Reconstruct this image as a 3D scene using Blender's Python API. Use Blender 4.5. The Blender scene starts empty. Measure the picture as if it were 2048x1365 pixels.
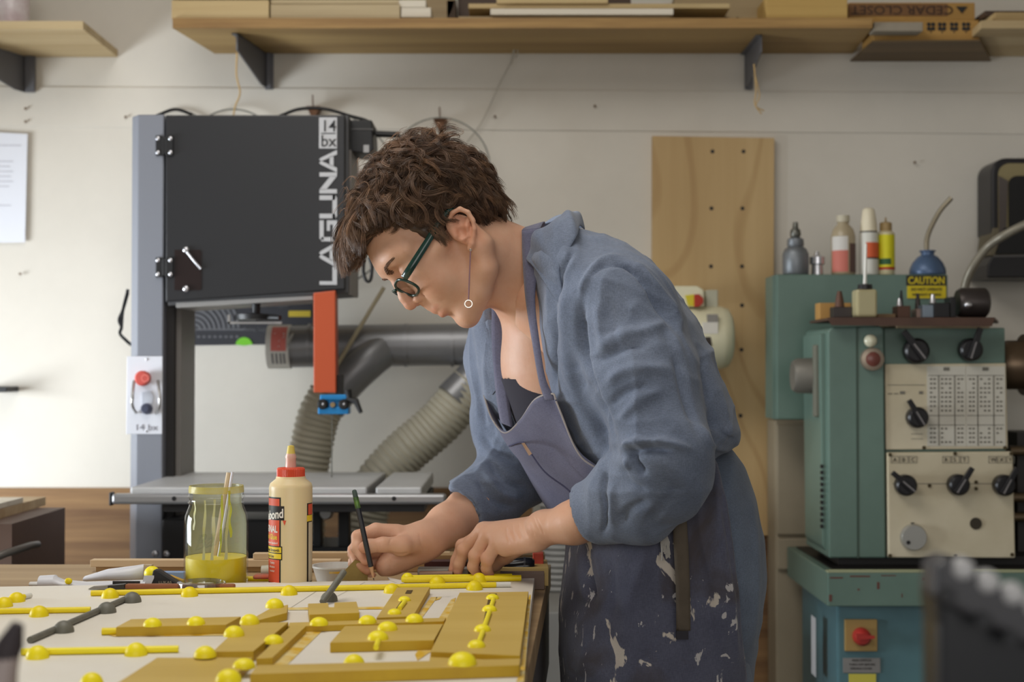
import bpy, bmesh, math, random
import numpy as np
from mathutils import Vector, Matrix
random.seed(7); RNG = np.random.default_rng(7)
sc = bpy.context.scene
COL = sc.collection
# ------------------------------------------------------------------ camera
F = 50/36*2048; CX, CY = 1024.0, 682.5; TILT = math.atan(58/F); CAMZ = 1.22
cd = bpy.data.cameras.new('camera'); cam = bpy.data.objects.new('camera', cd); COL.objects.link(cam)
cd.lens = 50; cd.sensor_width = 36; cam.location = (0, 0, CAMZ)
cam.rotation_euler = (math.pi/2+TILT, 0, 0); cd.clip_start = 0.05
cd.dof.use_dof = True; cd.dof.focus_distance = 2.16; cd.dof.aperture_fstop = 4.5
sc.camera = cam
sc.view_settings.view_transform = 'Standard'; sc.view_settings.look = 'None'
sc.view_settings.gamma = 1; sc.view_settings.use_curve_mapping = False
sc.view_settings.exposure = 0.0
# ------------------------------------------------------------------ light
w = bpy.data.worlds.new('world'); sc.world = w; w.use_nodes = True
w.node_tree.nodes['Background'].inputs[0].default_value = (0.93, 0.97, 1.0, 1)
w.node_tree.nodes['Background'].inputs[1].default_value = 0.33
def area(name, loc, target, sx, sy, energy, col):
    l = bpy.data.lights.new(name, 'AREA'); l.shape = 'RECTANGLE'; l.size = sx; l.size_y = sy
    l.energy = energy; l.color = col
    o = bpy.data.objects.new(name, l); COL.objects.link(o); o.location = loc
    o.rotation_euler = (Vector(target)-Vector(loc)).to_track_quat('-Z', 'Y').to_euler()
    return o
area('window_daylight', (-2.6, 2.75, .92), (-.3, 3.5, 0.45), 1.2, .9, 50, (0.87, 0.94, 1.0)).data.spread = 2.1
area('overhead_fill', (-0.6, 1.9, 2.85), (0.1, 2.3, 0), 1.7, 1.2, 29, (1.0, 0.97, 0.92))  # added soft overhead area light; the ceiling has no skylight
area('rear_fill', (0.3, -1.6, 1.8), (0.9, 3.4, 1.1), 2.4, 1.8, 28, (1.0, 0.95, 0.89))  # added frontal fill from behind the camera; no door stands there
# ------------------------------------------------------------------ pixel <-> world
ct, st_ = math.cos(TILT), math.sin(TILT)
def P(px, py, Y):
    u = (px-CX)/F; v = (CY-py)/F
    s = Y/(ct - v*st_)
    return Vector((u*s, Y, CAMZ + (st_+v*ct)*s))
def onplane(px, py, z):
    u = (px-CX)/F; v = (CY-py)/F
    s = (z-CAMZ)/(st_+v*ct)
    return Vector((u*s, (ct-v*st_)*s, z))
def proj(V):   # numpy (n,3) -> px,py
    x = V[:, 0]; y = V[:, 1]; z = V[:, 2]-CAMZ
    d = y*ct+z*st_; up = -y*st_+z*ct
    return CX+F*x/d, CY-F*up/d
def pxm(Y): return Y/F          # metres per pixel at depth Y
# ------------------------------------------------------------------ materials
def s2l(c):
    c = c/255.0
    return c/12.92 if c <= 0.04045 else ((c+0.055)/1.055)**2.4
MATS = {}
def mat(name, rgb, rough=.6, metal=0., var=0., scale=8., bump=0., bscale=60., stretch=(1, 1, 1), rgb2=None,
        trans=0., ior=1.45, sss=0., coat=0., attr=False, emis=0., thr=None, alpha=1.):
    if name in MATS: return MATS[name]
    m = bpy.data.materials.new(name); m.use_nodes = True; MATS[name] = m
    nt = m.node_tree; N = nt.nodes; L = nt.links
    b = N['Principled BSDF']
    c = [s2l(x) for x in rgb]+[1]
    b.inputs['Base Color'].default_value = c
    b.inputs['Roughness'].default_value = rough; b.inputs['Metallic'].default_value = metal
    b.inputs['IOR'].default_value = ior
    b.inputs['Transmission Weight'].default_value = trans
    if alpha < 1: b.inputs['Alpha'].default_value = alpha
    if coat: b.inputs['Coat Weight'].default_value = coat; b.inputs['Coat Roughness'].default_value = .15
    if sss:
        b.inputs['Subsurface Weight'].default_value = sss
        b.inputs['Subsurface Radius'].default_value = (1, .35, .2); b.inputs['Subsurface Scale'].default_value = .008
    tc = N.new('ShaderNodeTexCoord'); mp = N.new('ShaderNodeMapping'); L.new(tc.outputs['Object'], mp.inputs[0])
    mp.inputs['Scale'].default_value = stretch
    if var > 0 or rgb2:
        nz = N.new('ShaderNodeTexNoise'); nz.inputs['Scale'].default_value = scale; nz.inputs['Detail'].default_value = 6
        nz.inputs['Roughness'].default_value = .62
        L.new(mp.outputs[0], nz.inputs['Vector'])
        rp = N.new('ShaderNodeValToRGB'); L.new(nz.outputs['Fac'], rp.inputs[0])
        c2 = [s2l(x) for x in rgb2]+[1] if rgb2 else [min(1, x*(1-var)) for x in c[:3]]+[1]
        c1 = c if rgb2 else [min(1, x*(1+var)) for x in c[:3]]+[1]
        rp.color_ramp.elements[0].color = c2; rp.color_ramp.elements[1].color = c1
        lo, hi = thr if thr else (.32, .68)
        rp.color_ramp.elements[0].position = lo; rp.color_ramp.elements[1].position = hi
        L.new(rp.outputs[0], b.inputs['Base Color'])
    if bump:
        n2 = N.new('ShaderNodeTexNoise'); n2.inputs['Scale'].default_value = bscale; n2.inputs['Detail'].default_value = 5
        L.new(mp.outputs[0], n2.inputs['Vector'])
        bp = N.new('ShaderNodeBump'); bp.inputs['Strength'].default_value = bump; bp.inputs['Distance'].default_value = .002
        L.new(n2.outputs['Fac'], bp.inputs['Height']); L.new(bp.outputs[0], b.inputs['Normal'])
    if attr:
        a = N.new('ShaderNodeAttribute'); a.attribute_name = 'Tint'
        mx = N.new('ShaderNodeMix'); mx.data_type = 'RGBA'; mx.blend_type = 'MULTIPLY'; mx.inputs[0].default_value = 1
        src = b.inputs['Base Color'].links[0].from_socket if b.inputs['Base Color'].is_linked else None
        if src: L.new(src, mx.inputs[6])
        else: mx.inputs[6].default_value = c
        L.new(a.outputs['Color'], mx.inputs[7]); L.new(mx.outputs[2], b.inputs['Base Color'])
    return m
def wood(name, rgb, rgb2, axis=0, scale=6., rough=.6, rings=0.):
    """grain stretched along axis"""
    if name in MATS: return MATS[name]
    st = [1., 1., 1.]; st[axis] = .09
    for i in range(3):
        if i != axis: st[i] = 2.2
    m = mat(name, rgb, rough=rough, rgb2=rgb2, scale=scale, stretch=st, bump=.15, bscale=40, thr=(.3, .72))
    if rings:
        nt = m.node_tree; N = nt.nodes; L = nt.links; b = N['Principled BSDF']
        tc = N.new('ShaderNodeTexCoord'); mp = N.new('ShaderNodeMapping'); L.new(tc.outputs['Object'], mp.inputs[0])
        s2 = [1., 1., 1.]; s2[axis] = .22; mp.inputs['Scale'].default_value = s2
        nz = N.new('ShaderNodeTexNoise'); nz.inputs['Scale'].default_value = rings; nz.inputs['Detail'].default_value = 2
        L.new(mp.outputs[0], nz.inputs['Vector'])
        mu = N.new('ShaderNodeMath'); mu.operation = 'MULTIPLY'; mu.inputs[1].default_value = 130; L.new(nz.outputs['Fac'], mu.inputs[0])
        sn = N.new('ShaderNodeMath'); sn.operation = 'SINE'; L.new(mu.outputs[0], sn.inputs[0])
        rp = N.new('ShaderNodeValToRGB'); L.new(sn.outputs[0], rp.inputs[0])
        rp.color_ramp.elements[0].color = (1, 1, 1, 1); rp.color_ramp.elements[0].position = .72
        rp.color_ramp.elements[1].color = (.74, .66, .56, 1)
        mx = N.new('ShaderNodeMix'); mx.data_type = 'RGBA'; mx.blend_type = 'MULTIPLY'; mx.inputs[0].default_value = .5
        L.new(b.inputs['Base Color'].links[0].from_socket, mx.inputs[6]); L.new(rp.outputs[0], mx.inputs[7])
        L.new(mx.outputs[2], b.inputs['Base Color'])
    return m
def thin_glass(name, tint=(240, 243, 241), base=.06, rough=.03):
    if name in MATS: return MATS[name]
    m = bpy.data.materials.new(name); m.use_nodes = True; MATS[name] = m; nt = m.node_tree; N = nt.nodes; L = nt.links
    N.remove(N['Principled BSDF']); out = [n for n in N if n.type == 'OUTPUT_MATERIAL'][0]
    tr = N.new('ShaderNodeBsdfTransparent'); tr.inputs[0].default_value = [s2l(x) for x in tint]+[1]
    gl = N.new('ShaderNodeBsdfGlossy'); gl.inputs['Roughness'].default_value = rough
    lw = N.new('ShaderNodeLayerWeight'); lw.inputs[0].default_value = .5; pw = N.new('ShaderNodeMath'); pw.operation = 'POWER'; pw.inputs[1].default_value = 4; L.new(lw.outputs['Facing'], pw.inputs[0])
    fr = N.new('ShaderNodeMath'); fr.operation = 'MULTIPLY'; fr.inputs[1].default_value = .55; L.new(pw.outputs[0], fr.inputs[0])
    ad = N.new('ShaderNodeMath'); ad.operation = 'ADD'; ad.inputs[1].default_value = base; ad.use_clamp = True; L.new(fr.outputs[0], ad.inputs[0])
    mx = N.new('ShaderNodeMixShader'); L.new(ad.outputs[0], mx.inputs[0]); L.new(tr.outputs[0], mx.inputs[1]); L.new(gl.outputs[0], mx.inputs[2]); L.new(mx.outputs[0], out.inputs[0])
    return m
# ------------------------------------------------------------------ object tree
W = {}
def _props(o, label, cat, group, kind):
    if label: o['label'] = label
    if cat: o['category'] = cat
    if group: o['group'] = group
    if kind: o['kind'] = kind
def thing(name, label, cat, loc, group=None):
    o = bpy.data.objects.new(name, None); COL.objects.link(o); o.empty_display_size = .02
    loc = Vector(loc); o.location = loc; W[o.name] = loc
    _props(o, label, cat, group, None); return o
def link(name, me, m, parent=None, org=None, label=None, cat=None, group=None, kind=None):
    o = bpy.data.objects.new(name, me); COL.objects.link(o)
    if m is not None:
        for mm in (m if isinstance(m, (list, tuple)) else [m]): me.materials.append(mm)
    o.location = org - (W[parent.name] if parent else Vector((0, 0, 0)))
    if parent: o.parent = parent
    W[o.name] = org
    _props(o, label, cat, group, kind); return o
class MB:
    def __init__(s): s.v = []; s.f = []; s.mi = []; s.cur = 0
    def add(s, vs, fs):
        n = len(s.v); s.v += [Vector(v) for v in vs]
        for f in fs: s.f.append([i+n for i in f]); s.mi.append(s.cur)
        return s
    def box(s, a, b):
        x0, y0, z0 = a; x1, y1, z1 = b
        return s.add([(x0,y0,z0),(x1,y0,z0),(x1,y1,z0),(x0,y1,z0),(x0,y0,z1),(x1,y0,z1),(x1,y1,z1),(x0,y1,z1)],
                     [(0,3,2,1),(4,5,6,7),(0,1,5,4),(1,2,6,5),(2,3,7,6),(3,0,4,7)])
    def pbox(s, x0, y0, x1, y1, Y, dep):
        a = P(x0, y1, Y); b = P(x1, y0, Y)
        return s.box((a.x, Y, a.z), (b.x, Y+dep, b.z))
    def prism(s, pts, vec):
        pts = [Vector(p) for p in pts]; vec = Vector(vec); n = len(pts)
        nrm = Vector((0, 0, 0))
        for i in range(n): nrm += pts[i].cross(pts[(i+1) % n])
        if nrm.dot(vec) > 0: pts = pts[::-1]
        return s.add(pts+[p+vec for p in pts], [tuple(range(n)), tuple(reversed(range(n, 2*n)))] +
                     [(i, i+n, (i+1) % n+n, (i+1) % n) for i in range(n)])
    def pprism(s, pp, Y, dep): return s.prism([P(x, y, Y) for x, y in pp], (0, dep, 0))
    def tube(s, path, r, n=12, cap=True, sc=None):
        path = [Vector(p) for p in path]; m = len(path)
        rr = list(r) if hasattr(r, '__len__') else [r]*m
        t0 = (path[1]-path[0]).normalized()
        up = Vector((0, 0, 1)) if abs(t0.z) < .9 else Vector((0, 1, 0))
        u = t0.cross(up).normalized(); vs = []; 
        for i in range(m):
            t = (path[min(i+1, m-1)]-path[max(i-1, 0)]).normalized()
            u = (u - t*u.dot(t)).normalized(); v = t.cross(u)
            for k in range(n):
                a = 2*math.pi*k/n
                q = u*math.cos(a)*rr[i]+v*math.sin(a)*rr[i]
                if sc: q = Vector((q.x*sc[0], q.y*sc[1], q.z*sc[2]))
                vs.append(path[i]+q)
        fs = [(i*n+k, i*n+(k+1) % n, (i+1)*n+(k+1) % n, (i+1)*n+k) for i in range(m-1) for k in range(n)]
        if cap: fs += [tuple(reversed(range(n))), tuple(range((m-1)*n, m*n))]
        return s.add(vs, fs)
    def lathe(s, prof, c, axis='z', n=28, cap=True):
        c = Vector(c); vs = []; m = len(prof)
        for r, h in prof:
            for k in range(n):
                a = 2*math.pi*k/n; p, q = math.cos(a)*r, math.sin(a)*r
                vs.append(c+{'z': Vector((p, q, h)), 'y': Vector((q, h, p)), 'x': Vector((h, p, q))}[axis])
        fs = [(i*n+k, i*n+(k+1) % n, (i+1)*n+(k+1) % n, (i+1)*n+k) for i in range(m-1) for k in range(n)]
        if cap and prof[0][0] > 1e-6: fs.append(tuple(reversed(range(n))))
        if cap and prof[-1][0] > 1e-6: fs.append(tuple(range((m-1)*n, m*n)))
        return s.add(vs, fs)
    def ell(s, c, rx, ry, rz, n=20, m=12, z0=-1.0):
        prof = []; a0 = math.asin(z0)
        for i in range(m+1):
            a = a0+(math.pi/2-a0)*i/m; prof.append((max(math.cos(a), 1e-5), math.sin(a)))
        k = len(s.v); s.lathe(prof, (0, 0, 0), 'z', n)
        for i in range(k, len(s.v)):
            p = s.v[i]; s.v[i] = Vector((p.x*rx+c[0], p.y*ry+c[1], p.z*rz+c[2]))
        return s
    def rot(s, k0, c, ax, ang):
        R = Matrix.Rotation(ang, 3, ax); c = Vector(c)
        for i in range(k0, len(s.v)): s.v[i] = c+R@(s.v[i]-c)
        return s
    def build(s, name, m, parent=None, label=None, cat=None, group=None, kind=None, smooth=None, bevel=0, org=None):
        lo = Vector((min(v.x for v in s.v), min(v.y for v in s.v), min(v.z for v in s.v)))
        hi = Vector((max(v.x for v in s.v), max(v.y for v in s.v), max(v.z for v in s.v)))
        c = org if org is not None else (lo+hi)/2
        if parent is None and org is None: c.z = lo.z
        me = bpy.data.meshes.new(name); me.from_pydata([v-c for v in s.v], [], s.f); me.update()
        bm = bmesh.new(); bm.from_mesh(me); bmesh.ops.recalc_face_normals(bm, faces=bm.faces[:])
        if smooth is not None:
            for f in bm.faces: f.smooth = True
            for e in bm.edges:
                if len(e.link_faces) == 2 and e.calc_face_angle(0) > math.radians(smooth): e.smooth = False
        bm.to_mesh(me); bm.free()
        if len(set(s.mi)) > 1:
            me.polygons.foreach_set('material_index', s.mi)
        o = link(name, me, m, parent, c, label, cat, group, kind)
        if bevel:
            b = o.modifiers.new('bevel', 'BEVEL'); b.width = bevel; b.segments = 2; b.limit_method = 'ANGLE'
            b.harden_normals = False
        return o
def arc(c, r, a0, a1, n, plane='xz'):
    out = []
    for i in range(n+1):
        a = math.radians(a0+(a1-a0)*i/n)
        p, q = math.cos(a)*r, math.sin(a)*r
        out.append(Vector(c)+(Vector((p, 0, q)) if plane == 'xz' else Vector((p, q, 0)) if plane == 'xy' else Vector((0, p, q))))
    return out
def bez(pts, n=24):
    """catmull-rom through points"""
    pts = [Vector(p) for p in pts]; q = [pts[0]*2-pts[1]]+pts+[pts[-1]*2-pts[-2]]; out = []
    segs = len(pts)-1; per = max(2, n//segs)
    for i in range(segs):
        a, b, c, d = q[i:i+4]
        for j in range(per):
            t = j/per
            out.append(.5*((2*b)+(c-a)*t+(2*a-5*b+4*c-d)*t*t+(3*b-a-3*c+d)*t**3))
    out.append(pts[-1]); return out
def text_mb(txt, size, thick=.001, bold=0., sx=1., shear=0., align='LEFT'):
    """returns MB with text in xz plane facing -y, origin at baseline left"""
    cu = bpy.data.curves.new('t', 'FONT'); cu.body = txt; cu.size = size; cu.extrude = thick/2; cu.offset = bold; cu.shear = shear
    cu.align_x = align; cu.resolution_u = 3
    o = bpy.data.objects.new('t', cu); COL.objects.link(o)
    dg = bpy.context.evaluated_depsgraph_get(); dg.update(); me = bpy.data.meshes.new_from_object(o.evaluated_get(dg))
    mb = MB(); mb.add([(v.co.x*sx, -v.co.z, v.co.y) for v in me.vertices], [tuple(p.vertices) for p in me.polygons])
    bpy.data.objects.remove(o); bpy.data.curves.remove(cu); bpy.data.meshes.remove(me); return mb
def shift(mb, loc, scale=1.):
    loc = Vector(loc); mb.v = [v*scale+loc for v in mb.v]; return mb
def ptext(txt, px, py, hpx, Y, m, parent, name='lettering', sx=1., bold=0., wpx=None, rotdeg=0, shear=0, thick=.0008):
    """text whose cap height is hpx pixels with baseline-left at (px,py)"""
    k = pxm(Y); size = hpx*k/.70
    mb = text_mb(txt, size, thick=thick, bold=bold*size, shear=shear)
    if wpx:
        ww = max(v.x for v in mb.v); sx = wpx*k/ww
    for v in mb.v: v.x *= sx
    if rotdeg: mb.rot(0, (0, 0, 0), 'Y', -math.radians(rotdeg))
    shift(mb, P(px, py, Y)); return mb.build(name, m, parent)
YW = 3.95
# ================================================================== ROOM
M_wall = mat('wall_paint', (214, 208, 197), rough=.85, var=.05, scale=2.2, bump=.08, bscale=30)
M_wall_side = mat('side_wall_paint', (200, 196, 188), rough=.9, var=.03, scale=2)
zb = P(0, 270, YW).z; zt = P(0, 186, YW).z; z975 = P(0, 976, YW).z
MB().box((-3, YW, z975), (3.2, YW+.1, zb+.04)).build('wall_back', M_wall, kind='structure')
MB().box((-3, YW, zt-.02), (3.2, YW+.1, 3.0)).build('wall_back_upper', M_wall, kind='structure')
k = MB()
k.prism([(-3, YW-.004, zb+.035), (3.2, YW-.004, zb-.012), (3.2, YW-.004, zt-.012), (-3, YW-.004, zt+.028)], (0, .0038, 0))
k.build('trim_1', M_wall, kind='structure', bevel=.002)
M_wain = wood('rusty_board', (168, 132, 90), (86, 58, 40), axis=0, scale=7.0, rough=.8)
MB().box((-3, YW-.012, 0), (3.2, YW+.1, z975)).build('trim_2', M_wain, kind='structure')
M_floor = mat('concrete_floor', (128, 124, 118), rough=.7, var=.12, scale=3)
MB().box((-3, -2.2, -.1), (3.2, YW+.1, 0)).build('floor', M_floor, kind='structure')
MB().box((-3, -2.2, 3.0), (3.2, YW+.1, 3.1)).build('ceiling', mat('ceiling_paint', (190, 184, 172), rough=.9), kind='structure')
# left wall with a window opening
wl = MB(); wy0, wy1, wz0, wz1 = 2.1, 3.4, .45, 1.7
wl.box((-3.1, -2.2, 0), (-3, wy0, 3)); wl.box((-3.1, wy1, 0), (-3, YW+.1, 3))
wl.box((-3.1, wy0, 0), (-3, wy1, wz0)); wl.box((-3.1, wy0, wz1), (-3, wy1, 3))
wl.build('wall_left', M_wall_side, kind='structure')
wf = MB()
for a, b in (((-3.08, wy0, wz0), (-2.98, wy0+.05, wz1)), ((-3.08, wy1-.05, wz0), (-2.98, wy1, wz1)), ((-3.08, wy0, wz0), (-2.98, wy1, wz0+.05)),
             ((-3.08, wy0, wz1-.05), (-2.98, wy1, wz1)), ((-3.06, (wy0+wy1)/2-.02, wz0), (-3.0, (wy0+wy1)/2+.02, wz1))): wf.box(a, b)
wf.build('window_1', mat('window_white', (225, 225, 222), rough=.5), kind='structure')
MB().box((3.2, -2.2, 0), (3.3, YW+.1, 3)).build('wall_right', M_wall_side, kind='structure')
# nails / dents on the wall belong to the wall boards
nl = MB()
for x, y in ((51, 217), (51, 243), (251, 234), (990, 233), (1190, 212), (40, 548), (1830, 325)): nl.lathe([(.004, 0), (.0035, .004)], P(x, y, YW-.012), 'y', 8)
nl.build('trim_3', mat('nail_rust', (120, 100, 80), rough=.7), kind='structure')
# ================================================================== SHELVES
M_ply = wood('plywood_shelf', (184, 154, 100), (142, 112, 66), axis=0, scale=5)
M_edge = wood('plywood_edge', (178, 142, 86), (122, 88, 48), axis=0, scale=22)
M_brk = mat('bracket_grey', (104, 104, 108), rough=.5, metal=.3)
def shelf(name, label, outline_px, front_h, mt, Yf=3.65, slab=True):
    t = thing(name, label, 'shelf', P(outline_px[0][0], outline_px[0][1], Yf)); return t
# long shelf : front edge 345..1745, underside corners
YF = 3.65
sh = thing('wall_shelf', 'long plywood shelf on the back wall above the head of the person, loaded with boards', 'shelf', P(1045, 105, YW))
fl = P(345, 50, YF); fr = P(1745, 62, YF); zt0 = P(345, 36, YF).z; z0 = (fl.z+fr.z)/2
kx = P(430, 98, YW).x; kx2 = P(1705, 108, YW).x
MB().prism([(fl.x, YF+.006, z0), (fr.x, YF+.006, z0), (kx2, YW-.002, z0), (kx, YW-.002, z0)], (0, 0, zt0-z0)).build('shelf_board', M_ply, sh)
MB().box((fl.x, YF, z0), (fr.x, YF+.006, zt0)).build('front_edge', M_edge, sh)
def bracket(px, px2, ztop, Yf, par, name='bracket', face=1):
    xf = P(px, 100, Yf).x; x = P(px2, 100, YW).x; ym = YW-.05; xm = x+(xf-x)*(.042/(YW-.008-Yf))
    b = MB()
    b.prism([(xf, Yf, ztop), (x, YW-.008, ztop), (x, YW-.008, ztop-.095), (xm, ym, ztop-.095), (xf, Yf, ztop-.045)], (.004, 0, 0))
    b.prism([(xf-.012*face, Yf, ztop-.004), (xf+.004, Yf, ztop-.004), (x+.004, YW-.008, ztop-.004), (x-.012*face, YW-.008, ztop-.004)], (0, 0, .0035))
    b.box((x-.001, YW-.012, ztop-.10), (x+.022, YW-.004, ztop+.0)); b.box((x+.006, YW-.018, ztop-.10), (x+.016, YW-.004, ztop))
    return b.build(name, M_brk, par)
bracket(472, 532, z0-.001, 3.70, sh); bracket(1521, 1489, z0-.001, 3.72, sh)
# left shelf
ls = thing('corner_shelf', 'short pale plywood shelf in the upper left corner with one grey bracket', 'shelf', P(60, 95, YW))
za = P(100, 58, 3.62).z; zb2 = P(100, 42, 3.62).z; xr = P(166, 50, 3.62).x; xr2 = P(236, 95, YW).x
MB().prism([(-2.2, 3.62, za), (xr, 3.62, za), (xr2, YW-.002, za), (-2.2, YW-.002, za)], (0, 0, zb2-za)).build('shelf_board', wood('pale_ply', (206, 186, 146), (172, 146, 104), 0), ls)
x = P(52, 130, YW).x; b = MB()
b.prism([(x-.10, 3.66, za), (x, YW-.008, za), (x, YW-.008, za-.10), (x-.015, YW-.05, za-.10), (x-.10, 3.66, za-.045)], (.004, 0, 0))
b.box((x+.004, YW-.02, za-.10), (x+.03, YW-.008, za))
b.build('bracket', M_brk, ls)
MB().lathe([(.02, 0), (.045, .001), (.048, .02), (.048, .12), (.03, .16), (.03, .18)], Vector((P(16, 38, 3.72).x, 3.74, zb2+.001)), 'z').build(
    'storage_jar', mat('jar_pinkish', (190, 168, 172), rough=.3, rgb2=(225, 220, 220), scale=14, var=.1), label='blurred pinkish white jar on the left corner shelf', cat='jar', smooth=40)
# boards stacked on the long shelf
def bd(name, x0, y0, x1, y1, Y, dep, m, label, cat='board', group=None, zbase=None, bev=.0015):
    a = P(x0, y1, Y); b = P(x1, y0, Y)
    z_0 = a.z if zbase is None else zbase
    return MB().box((a.x, Y, z_0), (b.x, Y+dep, b.z)).build(name, m, label=label, cat=cat, group=group, bevel=bev)
M_b1 = wood('pine_a', (200, 178, 132), (166, 138, 92), 0); M_b2 = wood('pine_b', (190, 172, 136), (150, 128, 92), 0)
M_b3 = wood('pine_pale', (222, 214, 198), (196, 184, 162), 0); M_b4 = wood('pine_c', (176, 156, 120), (138, 116, 82), 0)
M_dk = wood('dark_plank', (92, 72, 56), (58, 42, 32), 0)
zs = zt0+.0008
bd('lumber_beam', 343, 0, 538, 36, 3.66, .12, M_b1, 'thick pale timber beam at the left end of the long shelf', 'beam', zbase=zs)
bd('lumber_beam', 541, 8, 800, 40, 3.662, .10, M_b2, 'rough grey-tan beam lying second from the left end of the long shelf', 'beam', zbase=zs)
bd('dark_board', 345, -16, 800, -1.5, 3.68, .12, M_dk, 'dark brown board on top of the two left beams of the long shelf')
bd('lumber_beam', 541, -1, 798, 7, 3.664, .10, M_b2, 'thin tan batten on top of the second beam', 'batten', zbase=P(541, 7.6, 3.664).z)
bd('spacer_block', 804, 36, 850, 47, 3.67, .06, M_dk, 'small dark block under the white offcuts on the long shelf', 'block', zbase=zs)
zq = P(804, 35.5, 3.67).z
bd('white_offcut', 802, 15, 862, 35, 3.665, .10, M_b3, 'white painted offcut, lower one of the pair beside the round disc', 'offcut', zbase=zq)
bd('white_offcut', 797, 0, 852, 13, 3.665, .10, M_b3, 'white painted offcut, upper one of the pair beside the round disc', 'offcut', zbase=P(797, 14.4, 3.665).z)
c = P(842, 42, 3.80); MB().lathe([(.09, 0), (.09, .03)], Vector((c.x, 3.80, zs+.0905)), 'y', 40).build('wooden_disc', M_b4, label='round wooden disc standing on edge behind the white offcuts', cat='disc', bevel=.001, org=None)
bd('dark_box', 893, 0, 912, 40, 3.80, .1, mat('dark_box_m', (70, 56, 44), rough=.8), 'dark narrow box standing beside the wooden disc on the long shelf', 'box', zbase=zs)
bd('back_panel_board', 916, -12, 1262, 33, 3.84, .02, M_dk, 'dark panel leaning at the back of the long shelf behind the pale boards', 'panel', zbase=zs)
bd('thin_board', 856, 37.5, 1500, 47, 3.665, .13, M_b2, 'longest thin board at the bottom of the board stack on the long shelf', zbase=zs)
bd('thin_board', 917, 32.6, 1340, 37, 3.67, .10, M_b4, 'thin board second from the bottom of the stack on the long shelf', zbase=P(900, 37, 3.665).z+.0003)
bd('thin_board', 981, 17, 1347, 31.5, 3.655, .10, M_b3, 'pale board at the front of the stack with squared end', zbase=P(981, 32.2, 3.67).z)
bd('thin_board', 937, 7, 1460, 16.5, 3.69, .10, M_b1, 'tan board reaching furthest right near the top of the stack', zbase=P(937, 16.8, 3.69).z)
bd('thin_board', 993, -6, 1216, 6.3, 3.68, .10, M_b1, 'short pale board on the very top of the stack', zbase=P(993, 6.8, 3.68).z)
t = thing('plywood_case', 'plywood case with two drilled holes behind the board stack on the long shelf', 'case', P(1480, 45, 3.80))
MB().pbox(1350, -10, 1532, 46, 3.80, .1).build('case_body', M_b4, t)
for x in (1452, 1475): MB().lathe([(.004, -.001), (.004, .004)], P(x, 37, 3.7985), 'y', 12).build('screw_hole', mat('hole_black', (18, 15, 12)), t)
bd('plywood_box', 1533, -10, 1695, 47, 3.66, .16, wood('ply_box', (205, 172, 104), (160, 124, 62), 0, scale=4), 'square golden plywood box at the right end of the long shelf', 'box', zbase=zs)
# right: lower plank carrying the cedar cartons and the other shelf
t = thing('wall_shelf', 'dark underside plank shelf at the right carrying the closet lining cartons', 'shelf', P(1850, 95, YW))
MB().prism([P(1745, 84, 3.70), P(1960, 82, 3.70), (P(1960, 97, YW).x+.03, YW-.002, P(1960, 82, 3.70).z), (P(1700, 97, YW).x, YW-.002, P(1960, 82, 3.70).z)], (0, 0, .004)).build('shelf_board', wood('dark_ply', (120, 98, 66), (88, 68, 42), 0), t)
M_cart = mat('carton_brown', (176, 136, 74), rough=.7, var=.12, scale=7)
M_cartd = mat('carton_dark', (128, 92, 58), rough=.7, var=.1)
M_ink = mat('dark_ink', (42, 40, 38), rough=.6)
zc = P(1745, 84, 3.70).z+.0045
c1 = thing('flooring_carton', 'lower brown carton of the two with a row of dark flower marks', 'carton', P(1850, 80, 3.72))
a = P(1700, 0, 3.72); b = P(1958, 40, 3.72)
MB().box((P(1746, 0, 3.72).x, 3.72, zc), (b.x, 3.84, b.z)).build('carton_body', M_cart, c1, bevel=.002)
for x in (1862, 1884, 1908, 1932):
    f = MB()
    for q in range(4):
        cc = P(x, 53, 3.7185)+Vector((math.cos(q*math.pi/2+.78)*.008, 0, math.sin(q*math.pi/2+.78)*.008)); f.ell(cc, .0055, .0006, .0055, 10, 6)
    f.tube([P(x, 56, 3.719), P(x, 66, 3.719)], .0012, 6)
    f.build('flower_mark', M_ink, c1)
c2 = thing('flooring_carton', 'upper brown carton lettered upside down, above the flower marked carton', 'carton', P(1850, 36, 3.73))
b = P(1950, 5, 3.73); zc2 = P(1958, 40, 3.72).z+.001
MB().box((P(1697, 0, 3.73).x, 3.73, zc2), (b.x, 3.85, b.z)).build('carton_body', M_cart, c2, bevel=.002)
MB().box((P(1697, 0, 3.728).x, 3.728, zc2+.012), (P(1895, 0, 3.728).x, 3.7299, P(0, 8, 3.73).z)).build('print_panel', M_cartd, c2)
mb = text_mb('CEDAR CLOSET', .030/.7*.75, .001); wd = max(v.x for v in mb.v); kk = (P(1905, 0, 3.727).x-P(1700, 0, 3.727).x)/wd
for v in mb.v: v.x *= kk
mb.rot(0, (0, 0, 0), 'Y', math.pi); shift(mb, (P(1907, 0, 3.727).x, 3.7272, P(0, 12, 3.727).z)).build('lettering', mat('carton_ink', (60, 42, 32)), c2)
MB().prism([P(1912, 13, 3.728), P(1935, 13, 3.728), P(1924, 27, 3.728)], (0, -.001, 0)).build('printed_mark', M_ink, c2)
bd('grey_batten', 1748, 44, 1846, 62, 3.66, .05, mat('grey_wood', (150, 140, 124), rough=.7, var=.1), 'short grey batten sticking out beside the lower carton', 'batten')
t = thing('wall_shelf', 'pale right hand corner shelf cropped by the photo edge', 'shelf', P(2030, 60, YW))
za3 = P(2000, 66, 3.62).z
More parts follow.
